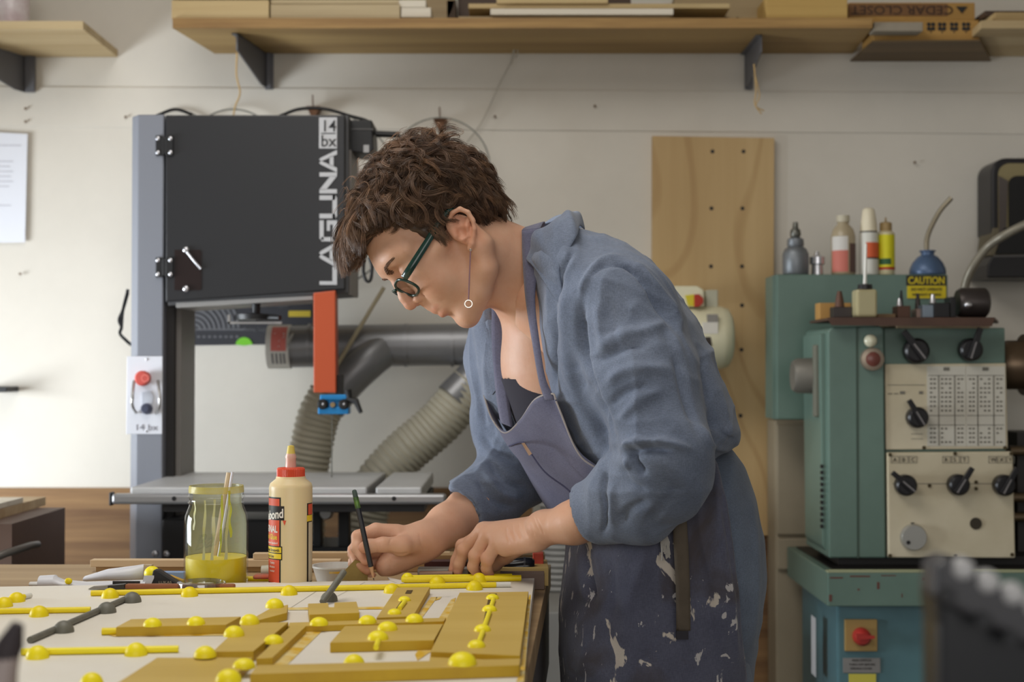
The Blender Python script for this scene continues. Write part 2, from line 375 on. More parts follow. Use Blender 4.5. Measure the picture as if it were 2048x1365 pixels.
MB().prism([(P(1962, 0, 3.62).x, 3.62, za3+.012), (2.4, 3.62, za3+.012), (2.4, YW-.002, za3+.012), (P(1962, 0, 3.62).x+.03, YW-.002, za3+.012)], (0, 0, .02)).build('shelf_board', wood('pale_ply', (206, 186, 146), (172, 146, 104), 0), t)
zz = za3+.0325
MB().box((P(1990, 0, 3.64).x, 3.64, zz), (2.3, 3.8, zz+.026)).build('pale_board', M_b1, label='pale thick board lying on the right corner shelf', cat='board', bevel=.001)
MB().box((P(1975, 0, 3.66).x, 3.68, zz+.027), (2.2, 3.8, zz+.04)).build('dark_board', M_dk, label='dark board on top of the pale board at the right corner shelf', cat='board', bevel=.001)
# twine
M_twine = mat('twine', (196, 164, 110), rough=.9); M_twine2 = mat('twine_grey', (178, 172, 160), rough=.9)
MB().tube(bez([P(474, 105, 3.705), P(473, 150, 3.72), P(480, 186, 3.74), P(470, 214, 3.76), P(466, 240, 3.78)]), .0022, 6).build('hanging_twine', M_twine, label='tan twine hanging from the left bracket of the long shelf', cat='twine')
k = MB(); k.tube(bez([P(1030, 96, 3.9), P(1024, 120, 3.9), P(1003, 160, 3.91), P(985, 200, 3.92), P(960, 250, 3.93), P(930, 290, 3.93)]), .0015, 6)
k.tube(bez([P(1030, 96, 3.9), P(1036, 104, 3.9), P(1031, 116, 3.9)]), .0018, 6); k.tube([P(1030, 92, 3.9), P(1022, 128, 3.9)], .0026, 6)
k.build('hanging_twine', M_twine2, label='thin white string hanging slantwise from the middle of the long shelf', cat='string')
k = MB(); k.tube(bez([P(1508, 128, 3.72), P(1512, 180, 3.74), P(1510, 208, 3.75), P(1523, 228, 3.76)]), .0018, 6); k.tube(bez([P(1510, 150, 3.72), P(1519, 190, 3.74), P(1512, 212, 3.75), P(1528, 222, 3.76)]), .0016, 6)
k.build('hanging_twine', M_twine, label='frayed tan twine hanging from the right bracket of the long shelf', cat='twine')
# saw blade coils & hooks
M_rust = mat('rusty_hook', (110, 78, 56), rough=.7, metal=.4, var=.3, scale=40); M_steel = mat('blade_steel', (110, 110, 104), rough=.4, metal=.8)
def coil(cx, cy, rx, name_label, a0=0, a1=360, ry=None, Y=3.925, r=.0022):
    c0 = P(cx, cy, Y); R = rx*pxm(Y)
    MB().tube(arc(c0, R, a0, a1, 60), r, 6, cap=False, sc=(1, 2.2, 1)).build('coiled_saw_blade', M_steel, label=name_label, cat='saw blade')
coil(880, 335, 100, 'coiled saw blade hanging behind the hair of the person on a rusty hook', Y=3.888)
coil(352, 300, 80, 'small coiled blade peeking over the left top of the dark saw cabinet', Y=3.935)
coil(466, 310, 92, 'coiled blade peeking over the middle of the dark saw cabinet', Y=3.918)
coil(625, 400, 183, 'largest coiled blade rising over the right top of the dark saw cabinet', Y=3.905)
for cx, cy, lb in ((880, 236, 'rusty wall hook above the hair of the person'), (626, 212, 'rusty wall hook above the dark saw cabinet')):
    k = MB(); k.prism([P(cx-14, cy, 3.90), P(cx+14, cy, 3.90), P(cx+2, cy+24, 3.90), P(cx-2, cy+24, 3.90)], (0, .045, 0))
    k.tube([P(cx-1, cy-22, 3.92), P(cx, cy+2, 3.92)], .0018, 6)
    k.build('wall_hook', M_rust, label=lb, cat='hook')
# paper on the left wall
pp = thing('paper_notice', 'white printed paper pinned on the wall under the left corner shelf', 'paper', P(20, 480, 3.94))
MB().prism([P(-60, 262, 3.938), P(55, 268, 3.938), P(50, 485, 3.938), P(-60, 486, 3.938)], (0, .0012, 0)).build('sheet', mat('paper', (222, 224, 232), rough=.8), pp)
k = MB()
for y, x0, x1 in ((290, -40, 42), (322, -30, 26), (332, -30, 20), (342, -30, 26), (352, -30, 22), (362, -30, 26), (372, -30, 18), (410, -30, 22)): k.pbox(x0, y, x1, y+2, 3.937, .0006)
k.build('printed_lines', mat('paper_ink', (190, 190, 198)), pp)
MB().box((P(-40, 0, 3.85).x, 3.85, P(0, 785, 3.85).z), (P(19, 0, 3.85).x, 3.945, P(0, 774, 3.85).z)).build('wall_peg', mat('black_rubber', (26, 26, 28), rough=.5), label='black peg sticking out of the left wall edge', cat='peg', bevel=.002)
# ================================================================== PLYWOOD PANEL on the wall
M_pan = wood('birch_panel', (206, 178, 130), (184, 152, 104), axis=2, scale=3.4, rings=1.7)
pn = thing('plywood_sheet', 'tall birch plywood sheet with drilled holes fixed to the wall behind her back', 'plywood', P(1427, 1070, YW-.02))
MB().pprism([(1305, 272), (1549, 276), (1545, 1072), (1303, 1072)], YW-.022, .02).build('drilled_sheet', M_pan, pn, bevel=.001)
for x, y in ((1425, 303), (1487, 303), (1423, 417), (1485, 417), (1422, 533), (1484, 533), (1422, 612), (1484, 611), (1483, 700), (1481, 832), (1484, 940)):
    MB().lathe([(.0055, 0), (.0055, .002)], P(x, y, YW-.0232), 'y', 12).build('screw_hole', M_ink, pn)
# ================================================================== DUST COLLECTOR MOTOR (cream)
M_cream = mat('cream_enamel', (214, 208, 178), rough=.35, var=.05, scale=6)
mo = thing('bench_motor', 'cream enamel motor with red and yellow switch mounted on the plywood panel', 'motor', P(1420, 740, 3.8))
k = MB(); c0 = P(1300, 676, 3.75); r = 63*pxm(3.75)
k.lathe([(.001, 0), (r*.8, .0), (r, .02), (r, (1440-1300)*pxm(3.75)), (r*.93, (1455-1300)*pxm(3.75)), (r*.7, (1463-1300)*pxm(3.75)), (.001, (1463-1300)*pxm(3.75))], Vector((c0.x, c0.y, c0.z)), 'x', 40)
k.build('motor_housing', M_cream, mo, smooth=50)
MB().pprism([(1300, 572), (1395, 572), (1408, 580), (1410, 614), (1300, 614)], 3.70, .12).build('switch_box', M_cream, mo, bevel=.004)
MB().pbox(1412, 580, 1436, 616, 3.74, .05).build('switch_bracket', mat('cream_grey', (190, 188, 168), rough=.5), mo, bevel=.003)
MB().pprism([(1370, 591), (1388, 589), (1388, 613), (1376, 612)], 3.698, .004).build('yellow_plate', mat('yellow_plate', (206, 190, 40), rough=.5), mo)
MB().pprism([(1389, 589), (1399, 589), (1407, 597), (1407, 606), (1399, 614), (1389, 614)], 3.690, .012).build('red_paddle', mat('red_paddle', (168, 44, 22), rough=.5), mo, bevel=.002)
MB().box((P(1340, 0, 3.8).x, 3.80, P(0, 700, 3.8).z), (P(1430, 0, 3.8).x, YW-.0225, P(0, 650, 3.8).z)).build('wall_mount', M_cream, mo)
MB().box((P(1340, 0, 3.8).x, 3.80, P(0, 612, 3.8).z), (P(1400, 0, 3.8).x, YW-.0225, P(0, 580, 3.8).z)).build('switch_mount', M_cream, mo)
yf = 3.75-r-.001
MB().pbox(1405, 645, 1436, 668, yf, .02).build('nameplate', mat('plate_white', (210, 205, 195), rough=.4), mo)
MB().pbox(1415, 629, 1436, 645, yf+.001, .02).build('nameplate_band', mat('plate_grey', (130, 125, 118), rough=.4), mo)
MB().pbox(1408, 672, 1424, 694, yf+.001, .03).build('vent_slot', mat('slot_dark', (50, 40, 34)), mo, bevel=.003)
# ================================================================== DARK CHART behind the saw
ch = thing('wall_chart', 'dark measuring chart with pale arcs and yellow bars on the wall behind the saw', 'chart', P(480, 692, 3.93))
MB().pprism([(350, 596), (625, 590), (625, 688), (350, 692)], 3.93, .004).build('chart_sheet', mat('chart_black', (52, 52, 57), rough=.5), ch)
M_chg = mat('chart_grey', (104, 104, 108), rough=.6)
def ring(c, r0, r1, a0, a1, y):
    k = MB(); n = 20; vs = []
    for i in range(n+1):
        a = math.radians(a0+(a1-a0)*i/n)
        for r in (r0, r1): vs.append(Vector((c.x+math.cos(a)*r, y, c.z+math.sin(a)*r)))
    return k.add(vs, [(2*i, 2*i+1, 2*i+3, 2*i+2) for i in range(n)])
cc = P(388, 662, 3.929); u = pxm(3.93)
for i in range(9):
    r0 = (10+i*9.5)*u; amax = 89 if r0 < 62*u else math.degrees(math.asin(min(1, 58*u/r0)))
    ring(cc, r0, r0+5.5*u, 4, amax, 3.9288).build('arc_mark', M_chg, ch)
M_yb = mat('chart_yellow', (196, 172, 56), rough=.6)
for y0, y1 in ((594, 601), (622, 634)): MB().pbox(577, y0, 621, y1, 3.928, .001).build('yellow_bar', M_yb, ch)
ptext('Marking Gauge', 487, 662, 7, 3.928, M_chg, ch, wpx=46); ptext('Square', 556, 615, 6, 3.928, M_chg, ch, wpx=20)
k = MB()
for x in range(372, 480, 11): k.pbox(x, 672, x+6, 676, 3.9285, .0006)
for y in range(618, 660, 10): k.pbox(376, y, 384, y+3, 3.9285, .0006)
k.pbox(364, 658, 510, 661, 3.9285, .0006); k.build('scale_mark', M_chg, ch)
k = ring(P(488, 692, 3.928), 0.0005, 17*u, 8, 172, 3.9275); k.build('green_dot', mat('lime', (120, 200, 50), rough=.5), ch)
# ================================================================== DUST DUCTS
M_duct = mat('galvanised_grey', (132, 132, 134), rough=.38, metal=.55, var=.08, scale=5)
M_hose = mat('ribbed_hose', (176, 170, 152), rough=.5, var=.06, scale=10)
du = thing('dust_duct', 'grey dust extraction pipe with a branch running along the wall behind the face', 'duct', P(740, 690, 3.80))
Yd = 3.80; ra = 42*pxm(Yd)
c0 = P(555, 694, Yd); c1 = P(1180, 686, Yd)
MB().tube([c0, c1], ra, 32).build('main_pipe', M_duct, du, smooth=40)
for x in (620, 812, 905): MB().tube([P(x-3, 691, Yd), P(x+3, 691, Yd)], ra*1.035, 32).build('pipe_seam', M_duct, du, smooth=40)
MB().tube([P(538, 694, Yd), P(583, 694, Yd)], ra*1.05, 32).build('end_cap', mat('cap_white', (206, 204, 196), rough=.5), du, smooth=40)
k = MB(); 
def cylpatch(c, r, x0, x1, a0, a1, n=12):
    vs = []
    for i in range(n+1):
        a = math.radians(a0+(a1-a0)*i/n)
        for x in (x0, x1): vs.append(Vector((x, c.y-math.cos(a)*r, c.z+math.sin(a)*r)))
    return MB().add(vs, [(2*i, 2*i+1, 2*i+3, 2*i+2) for i in range(n)])
cylpatch(c0, ra*1.06, P(551, 0, Yd).x, P(581, 0, Yd).x, -12, 62).build('red_label', mat('label_red', (206, 110, 100), rough=.6), du)
mb = text_mb('W', .05, .0005, bold=.001)
for v in mb.v:
    a = v.z/ra; v.y = -ra*1.065*math.cos(a); v.z = ra*1.065*math.sin(a)
shift(mb, (P(556, 0, Yd).x, c0.y, c0.z)).build('lettering', mat('label_white', (220, 218, 212)), du)
for x0 in (552, 560, 568, 575): cylpatch(c0, ra*1.06, P(x0, 0, Yd).x, P(x0+3, 0, Yd).x, -50, -18).build('label_line', M_chg, du)
k = MB(); br = bez([P(775, 690, 3.80), P(735, 722, 3.77), P(690, 765, 3.76), P(655, 810, 3.76)], 18); k.tube(br, [ra*.93]*len(br), 28); k.build('branch_pipe', M_duct, du, smooth=40)
def hose(path, r, label, name='flexible_hose', pitch=.0155, amp=.005, mt=None):
    pts = bez(path, 30); L = [0]
    for i in range(1, len(pts)): L.append(L[-1]+(pts[i]-pts[i-1]).length)
    n = int(L[-1]/pitch)*4; out = []; rr = []
    j = 0
    for i in range(n+1):
        s_ = L[-1]*i/n
        while j < len(L)-2 and L[j+1] < s_: j += 1
        t_ = (s_-L[j])/max(1e-6, L[j+1]-L[j]); out.append(pts[j].lerp(pts[j+1], t_)); rr.append(r+amp*(.5 if i % 4 in (1,) else -.5 if i % 4 == 3 else 0))
    return MB().tube(out, rr, 28).build(name, mt or M_hose, du, smooth=60)
hose([P(660, 790, 3.76), P(637, 835, 3.76), P(622, 900, 3.76), P(612, 970, 3.76), P(606, 1100, 3.76), P(604, 1300, 3.76)], 42*pxm(3.76), 'beige ribbed hose curving down from the duct branch behind the blade guard', 'flexible_hose')
MB().tube([P(1010, 690, 3.80), P(955, 750, 3.78), P(905, 800, 3.76)], 38*pxm(3.76), 24).build('hose_coupling', M_duct, du, smooth=40)
hose([P(945, 770, 3.78), P(880, 845, 3.77), P(800, 915, 3.76), P(745, 985, 3.76), P(722, 1080, 3.76), P(716, 1250, 3.76)], 46*pxm(3.76), 'beige ribbed hose slanting down from her chest to behind the saw table', 'flexible_hose')
hose([P(1112, 690, 3.8), P(1114, 850, 3.8), P(1118, 1000, 3.8), P(1118, 1200, 3.8), P(1118, 1600, 3.8)], 38*pxm(3.8), 'pale ribbed hose hanging straight down between the table end and the apron', 'flexible_hose', mt=mat('pale_hose', (170, 170, 168), rough=.55))
MB().tube([P(768, 575, 3.725), P(672, 735, 3.725)], .0055, 8).build('wooden_stick', mat('stick_pale', (176, 164, 136), rough=.7), label='thin pale stick leaning across the duct in front of the wall', cat='stick')
# ================================================================== LEFT BENCH & BEIGE CABINET
lb = thing('side_bench', 'dark brown side bench with a plywood top at the left edge behind the table', 'bench', P(20, 2200, 3.2))
zl = P(0, 1024, 3.0).z
MB().prism([(-1.6, 2.75, zl-.02), (P(46, 0, 3.0).x-.06, 2.86, zl-.02), (P(98, 0, 3.35).x, 3.35, zl-.02), (-2.2, 3.35, zl-.02)], (0, 0, .02)).build('bench_top', wood('ply_bench', (200, 176, 136), (160, 130, 90), 0), lb)
MB().box((-1.9, 2.95, .0), (P(48, 0, 3.0).x, 3.3, zl-.0205)).build('bench_body', mat('brown_laminate', (92, 70, 58), rough=.6, var=.08), lb)
MB().tube([P(-30, 1125, 2.88), P(10, 1108, 2.9), P(62, 1092, 2.98), P(75, 1090, 3.02)], .008, 10).build('metal_bar', mat('dull_metal', (120, 116, 112), rough=.4, metal=.7), lb, smooth=40)
MB().box((-1.7, 3.0, zl+.001), (P(22, 0, 3.1).x, 3.2, zl+.012)).build('board_offcut', M_b3, label='pale offcut lying on the side bench at the left edge', cat='offcut')
MB().lathe([(.014, 0), (.013, .008)], P(76, 1047, YW-.02), 'y', 16).build('round_fixture', mat('grey_knob', (96, 90, 88), rough=.5), label='round grey knob on the brown board wall at the left', cat='fixture', smooth=40)
M_bc = mat('beige_cabinet', (158, 146, 124), rough=.7, var=.05)
cb = thing('beige_cabinet', 'beige metal cabinet standing against the wall between the apron and the lathe', 'cabinet', (P(1590, 1100, 3.75).x, 3.75, 0))
MB().box((P(1547, 0, 3.8).x, 3.8, 0), (P(1760, 0, 3.8).x, 3.92, P(0, 842, 3.8).z)).build('cabinet_body', M_bc, cb, bevel=.004)
MB().box((P(1552, 0, 3.78).x, 3.788, P(0, 1070, 3.79).z), (P(1750, 0, 3.8).x, 3.7999, P(0, 850, 3.79).z)).build('upper_panel', M_bc, cb, bevel=.003)
MB().box((P(1552, 0, 3.78).x, 3.788, P(0, 1140, 3.79).z), (P(1750, 0, 3.8).x, 3.7999, P(0, 1078, 3.79).z)).build('lower_panel', M_bc, cb, bevel=.003)
# low grey crate seen between table end and apron
MB().box((P(1010, 0, 3.5).x, 3.35, 0), (P(1250, 0, 3.5).x, 3.64, P(0, 1225, 3.35).z)).build('grey_crate', mat('grey_crate', (140, 138, 134), rough=.7, var=.05), label='grey crate on the floor seen between the table end and the apron', cat='crate', bevel=.004)
# ================================================================== BANDSAW
Yb = 3.4
M_col = mat('column_grey', (124, 127, 136), rough=.45, coat=.2)
M_door = mat('door_charcoal', (30, 30, 33), rough=.45, coat=.25)
M_blk = mat('black_plastic', (24, 24, 26), rough=.45)
M_dkm = mat('dark_metal', (46, 44, 44), rough=.5, metal=.3)
M_bolt = mat('bolt_chrome', (205, 205, 210), rough=.25, metal=.9)
M_let = mat('letter_silver', (186, 186, 188), rough=.5)
bs = thing('bandsaw', 'tall band saw with grey column, charcoal wheel cabinet and orange blade guard', 'band saw', (P(480, 0, Yb).x, Yb+.1, 0))
def col_x(z, px0, px1):
    return P(px0, 1000, Yb).x
cl = P(255, 700, Yb).x; cr = P(326, 700, Yb).x; zt_ = P(0, 229, Yb).z
k = MB(); k.prism([(cl, Yb+.25, 0), (cl, Yb+.03, 0), (cl+.022, Yb, 0), (cr, Yb, 0), (cr, Yb+.25, 0)], (0, 0, zt_)); k.build('column', M_col, bs, bevel=.003)
# inner spine behind column
x0 = cr; MB().box((x0+.0005, Yb+.03, .3), (P(346, 0, Yb).x, Yb+.22, zt_-.01)).build('spine', M_dkm, bs)
MB().box((P(346, 0, Yb).x, Yb+.05, .8), (P(356, 0, Yb).x, Yb+.2, P(0, 600, Yb).z)).build('spine_rail', mat('rail_grey', (116, 112, 108), rough=.5), bs)
# upper cabinet
k = MB(); k.pprism([(336, 231), (697, 231), (697, 586), (336, 612)], Yb+.004, .22); k.build('wheel_cabinet', mat('cabinet_side', (82, 82, 84), rough=.5), bs, bevel=.002)
k = MB(); k.pprism([(331, 230), (690, 230), (690, 579), (331, 604)], Yb-.014, .016); k.build('cabinet_door', M_door, bs, bevel=.003)
k = MB(); k.pprism([(352, 606), (625, 592), (625, 599), (352, 616)], Yb+.0, .2); k.build('cabinet_floor', mat('under_grey', (150, 148, 146), rough=.5), bs)
for y in (291, 535):
    h = MB(); h.pbox(311, y-20, 326, y+20, Yb-.006, .006); h.pbox(331, y-20, 346, y+20, Yb-.021, .007); h.pbox(324, y-17, 334, y+17, Yb-.019, .02)
    h = h.build('hinge', M_blk, bs, bevel=.0015)
    for x in (316, 341):
        for dy in (-14, 14): MB().ell(P(x, y+dy, Yb-.021 if x > 330 else Yb-.0065), .0055, .003, .0055, 12, 8).build('hinge_bolt', M_bolt, h, smooth=60)
wn = MB().pprism([(349, 500), (400, 500), (403, 504), (403, 578), (400, 581), (349, 581)], Yb-.0155, .001).build('inspection_window', mat('smoked_window', (40, 30, 28), rough=.12), bs)
for x, y in ((372, 500), (372, 578)): MB().ell(P(x, y, Yb-.018), .008, .005, .008, 14, 8).build('window_bolt', M_bolt, bs, smooth=60)
MB().tube(bez([P(374, 504, Yb-.019), P(388, 522, Yb-.019), P(402, 538, Yb-.019)]), .003, 8).build('latch_rod', M_bolt, bs, smooth=60)
# lettering plate 14|bx
pl = MB().pbox(638, 235, 674, 297, Yb-.0152, .001).build('model_plate', M_let, bs)
ptext('14', 642, 263, 23, Yb-.0158, M_door, bs, wpx=30, bold=.004); ptext('bx', 641, 293, 23, Yb-.0158, M_door, bs, wpx=32, bold=.004)
MB().pbox(642, 266, 671, 268, Yb-.0158, .0006).build('plate_line', M_door, bs)
# LAGUNA: custom wide letters, reading bottom to top. letter space: u along (up), v across; stroke polygons
def stroke_letter(polys, px, py0, py1, wpx, Yy):
    """polys in unit box u(0-1 reading dir) v(0 baseline..1 top). baseline on right side px+w"""
    k = MB()
    for pts in polys:
        k.prism([P(px+wpx*(1-v), py0+(py1-py0)*u, Yy) for u, v in pts], (0, .0008, 0))
    return k
t = .2; tv = .26
Lp = [[(0, 0), (1, 0), (1, tv), (0, tv)], [(0, tv), (t, tv), (t, 1), (0, 1)]]
Ap = [[(0, 0), (.2, 0), (.54, 1), (.40, 1), (.34, .9)], [(1, 0), (.8, 0), (.46, 1), (.60, 1), (.66, .9)], [(.25, .2), (.75, .2), (.7, .42), (.3, .42)]]
Gp = [[(0, .1), (t, .1), (t, .9), (0, .9)], [(.05, .76), (1, .76), (1, 1), (.12, 1)], [(.05, .24), (.12, 0), (1, 0), (1, .24)], [(.8, .24), (1, .24), (1, .58), (.8, .58)], [(.5, .4), (.8, .4), (.8, .58), (.5, .58)]]
Up = [[(0, .1), (t, .1), (t, 1), (0, 1)], [(.8, .1), (1, .1), (1, 1), (.8, 1)], [(.0, .1), (.1, 0), (.9, 0), (1, .1), (1, .26), (0, .26)]]
Np = [[(0, 0), (t, 0), (t, 1), (0, 1)], [(.8, 0), (1, 0), (1, 1), (.8, 1)], [(t*.9, 1), (t*.9, .62), (.82, 0), (.82, .38)]]
def fixup(poly): return [[(u, v) for u, v in p] for p in poly]
ys = [(570, 534, Lp), (536, 484, Ap), (483, 441, Gp), (437, 391, Up), (387, 345, Np), (345, 300, Ap)]
for (a, b_, poly) in ys: stroke_letter(poly, 639, a, b_, 35, Yb-.0158).build('raised_letter', M_let, bs)
# guard and guides
k = MB(); k.pprism([(627, 586), (671, 581), (672, 786), (627, 786)], Yb-.02, .05); k.build('blade_guard', mat('guard_orange', (184, 78, 40), rough=.4), bs, bevel=.002)
MB().pbox(671, 750, 684, 790, Yb, .04).build('guide_post', M_dkm, bs, bevel=.001)
M_blue = mat('anodised_blue', (36, 128, 190), rough=.35, metal=.4)
k = MB(); k.pbox(640, 790, 696, 801, Yb-.015, .05); k.pbox(636, 815, 697, 829, Yb-.015, .05); k.pbox(650, 800, 685, 816, Yb, .03)
k.build('blade_guide', M_blue, bs, bevel=.0015)
for x in (646, 688):
    r_ = MB().lathe([(.001, -.012), (.009, -.012), (.0125, -.008), (.0125, .01)], P(x, 809, Yb-.02), 'y', 20).build('guide_wheel', M_blk, bs, smooth=40)
    MB().ell(P(x, 809, Yb-.033), .003, .002, .003, 10, 6).build('wheel_screw', M_bolt, r_)
MB().lathe([(.001, -.01), (.006, -.01), (.006, .01)], P(666, 810, Yb-.018), 'y', 14).build('centre_screw', mat('brass_dull', (150, 130, 96), rough=.4, metal=.6), bs, smooth=40)
k = MB(); k.tube([P(693, 800, Yb-.02), P(712, 803, Yb-.025), P(722, 826, Yb-.03)], [.007, .008, .005], 10); k.tube([P(700, 800, Yb-.02), P(696, 780, Yb-.02)], [.006, .009], 10)
k.build('guide_lever', M_blk, bs, smooth=50)
MB().box((P(665, 0, Yb+.01).x, Yb+.008, P(0, 962, Yb).z), (P(667.3, 0, Yb+.01).x, Yb+.009, P(0, 829, Yb).z)).build('saw_blade', M_steel, bs)
# tension knob under door
k = MB(); k.lathe([(.05, 0), (.052, .012), (.01, .016), (.012, .06), (.001, .06)], P(512, 640, Yb+.04), 'z', 20); k.tube([P(516, 635, Yb+.03), P(560, 636, Yb-.01)], [.011, .006], 10)
k.build('handwheel', M_blk, bs, smooth=40)
k = MB(); k.pbox(455, 644, 563, 648, Yb+.05, .01); k.pbox(455, 630, 460, 648, Yb+.05, .01); k.build('wheel_bracket', mat('bright_grey', (176, 172, 168), rough=.4, metal=.3), bs)
# black box upper right + cable
k = MB(); k.pprism([(697, 240), (744, 240), (747, 300), (738, 308), (697, 303)], Yb+.06, .12); k.build('control_box', M_blk, bs, bevel=.003)
MB().pbox(697, 257, 746, 260, Yb+.058, .002).build('box_line', mat('mid_grey', (88, 86, 86)), bs)
MB().pbox(727, 290, 738, 305, Yb+.0575, .0025).build('box_label', M_let, bs)
k = MB(); k.tube(bez([P(560, 232, Yb+.1), P(600, 218, Yb+.1), P(650, 218, Yb+.1), P(700, 232, Yb+.1), P(738, 244, Yb+.1), P(752, 268, Yb+.1), P(790, 268, Yb+.1)], 40), .004, 8); k.build('cable', M_blk, bs, smooth=60); k = MB()
k.tube(bez([P(312, 232, Yb+.12), P(350, 219, Yb+.12), P(385, 229, Yb+.12)]), .004, 8); k.build('cable', M_blk, bs, smooth=60); k = MB(); k.tube([P(752, 268, Yb+.1), P(800, 270, Yb+.1)], .008, 8)
k.build('cable_plug', M_blk, bs, smooth=60)
# handle loop by the forehead
k = MB(); k.tube(bez([P(728, 520, Yb), P(727, 545, Yb), P(733, 562, Yb), P(741, 560, Yb), P(744, 535, Yb), P(738, 515, Yb)]), .004, 8); k.tube([P(697, 500, Yb+.05), P(735, 505, Yb+.03)], .006, 8)
k.build('tension_handle', M_blk, bs, smooth=60)
MB().pbox(697, 300, 702, 590, Yb+.02, .15).build('cabinet_back_edge', mat('edge_grey', (120, 114, 110), rough=.5), bs)
# side cables on the left
for d in (0, 6): MB().tube(bez([P(256, 585-d, Yb+.12), P(246, 620, Yb+.12), P(238+d, 640, Yb+.12), P(243, 655, Yb+.12), P(240, 668, Yb+.12), P(253, 682, Yb+.12), P(262, 690, Yb+.15)]), .004, 6).build('cable', M_blk, bs, smooth=60)
# switch plate
sw = MB(); sw.pprism([(254, 713), (325, 713), (324, 869), (252, 869)], Yb-.003, .0025); sw.build('switch_plate', mat('plate_bright', (214, 216, 224), rough=.4), bs, bevel=.001)
k = MB(); k.lathe([(.001, -.03), (.014, -.03), (.018, -.026), (.018, -.012), (.013, -.01), (.013, 0)], P(290, 757, Yb-.003), 'y', 28); k.build('stop_button', mat('stop_red', (196, 84, 76), rough=.4), bs, smooth=40)
ring(P(290, 757, Yb-.0335), .007, .0095, 0, 360, Yb-.0335).build('button_ring', mat('soft_red', (222, 120, 110)), bs)
k = MB(); 
for s in (-1, 1): k.tube(bez([P(292+s*24, 762, Yb-.006), P(292+s*27, 790, Yb-.03), P(292+s*27, 812, Yb-.03), P(292+s*20, 826, Yb-.006)]), .0035, 8)
k.build('guard_bar', mat('bar_steel', (170, 168, 166), rough=.3, metal=.7), bs, smooth=60)
k = MB(); k.lathe([(.001, -.02), (.008, -.02), (.012, -.014), (.014, 0)], P(294, 818, Yb-.003), 'y', 20); k.build('key_switch', mat('key_grey', (86, 90, 110), rough=.35, metal=.5), bs, smooth=40)
MB().pprism([(284, 785), (300, 782), (306, 796), (304, 812), (284, 812)], Yb-.006, .003).build('padlock_shackle', mat('pl_grey', (186, 190, 200), rough=.4), bs)
ptext('14 bx', 269, 861, 12, Yb-.0035, mat('faint_ink', (120, 120, 130)), bs, wpx=47)
for y in (719, 863): MB().ell(P(293, y, Yb-.004), .003, .002, .003, 10, 6).build('plate_screw', M_bolt, bs)
# table
M_tab = mat('cast_table', (186, 186, 186), rough=.45, metal=.15, var=.06)
zt2 = P(0, 975, Yb-.28).z
MB().box((P(345, 0, Yb).x-.02, Yb-.28, zt2-.03), (P(700, 0, Yb-.28).x+.04, Yb+.18, zt2)).build('saw_table', M_tab, bs, bevel=.004)
MB().box((P(735, 0, Yb-.28).x+.02, Yb-.28, zt2-.03), (P(845, 0, Yb-.28).x, Yb+.18, zt2)).build('table_extension', M_tab, bs, bevel=.004)
MB().box((P(330, 0, Yb-.27).x, Yb-.27, zt2-.055), (P(850, 0, Yb-.27).x, Yb+.1, zt2-.031)).build('table_apron', M_dkm, bs)
yr = Yb-.31; rl = MB(); rl.box((P(228, 0, yr).x, yr, P(0, 1010, yr).z), (P(893, 0, yr).x, yr+.028, P(0, 989, yr).z)); rl = rl.build('fence_rail', mat('alu_rail', (168, 168, 170), rough=.3, metal=.75), bs, bevel=.006)
MB().box((P(222, 0, yr).x, yr+.004, P(0, 1013, yr).z), (P(228, 0, yr).x, yr+.03, P(0, 986, yr).z)).build('rail_end_cap', M_blk, bs, bevel=.003)
for x in (348, 788): MB().lathe([(.005, 0), (.005, .002)], P(x, 998, yr-.0008), 'y', 14).build('rail_hole', M_blk, rl)
# underworks
k = MB(); k.pbox(322, 1040, 560, 1140, Yb-.05, .3); k.build('lower_cabinet', M_dkm, bs, bevel=.006)
MB().box((cl+.0, Yb-.02, 0), (P(620, 0, Yb).x, Yb+.28, P(0, 1141, Yb).z)).build('base_cabinet', M_dkm, bs, bevel=.006)
k = MB(); k.pbox(625, 1012, 642, 1105, Yb-.06, .04); k.pbox(676, 1012, 698, 1105, Yb-.06, .04); k.pbox(618, 1008, 705, 1026, Yb-.1, .2); k.pbox(610, 1095, 720, 1120, Yb-.08, .2)
k.build('trunnion', M_blk, bs, bevel=.002)
MB().lathe([(.001, -.03), (.012, -.03), (.016, -.01), (.016, 0)], P(654, 1025, Yb-.14), 'y', 18).build('trunnion_knob', mat('trn', (150, 150, 150), rough=.3, metal=.6), bs, smooth=40)
for x in (311, 334, 640, 690): MB().ell(P(x, 1108, Yb-.06 if x > 400 else Yb-.055), .008, .006, .008, 12, 8).build('frame_bolt', M_bolt, bs, smooth=60)
# ================================================================== LATHE
Yl = 3.35
M_teal = mat('teal_enamel', (104, 128, 117), rough=.42, rgb2=(86, 108, 98), scale=3.5, coat=.15, thr=(.25, .75))
M_teal2 = mat('teal_blue_enamel', (86, 124, 130), rough=.42, rgb2=(74, 104, 112), scale=3, coat=.15)
M_crm = mat('cream_plate', (206, 196, 172), rough=.5, rgb2=(184, 172, 144), scale=3.5)
M_knob = mat('knob_black', (26, 24, 26), rough=.35)
la = thing('metal_lathe', 'old teal metalworking lathe with cream dial plates and black lever knobs', 'lathe', (P(1840, 0, Yl).x, Yl+.2, 0))
# back splash panel
k = MB(); k.pprism([(1553, 549), (1896, 549), (1896, 842), (1553, 840)], 3.62, .10); k.build('rear_guard', M_teal, la, bevel=.004)
MB().pprism([(1545, 552), (1552.5, 549), (1552.5, 840), (1545, 838)], 3.625, .10).build('guard_edge', M_teal, la)
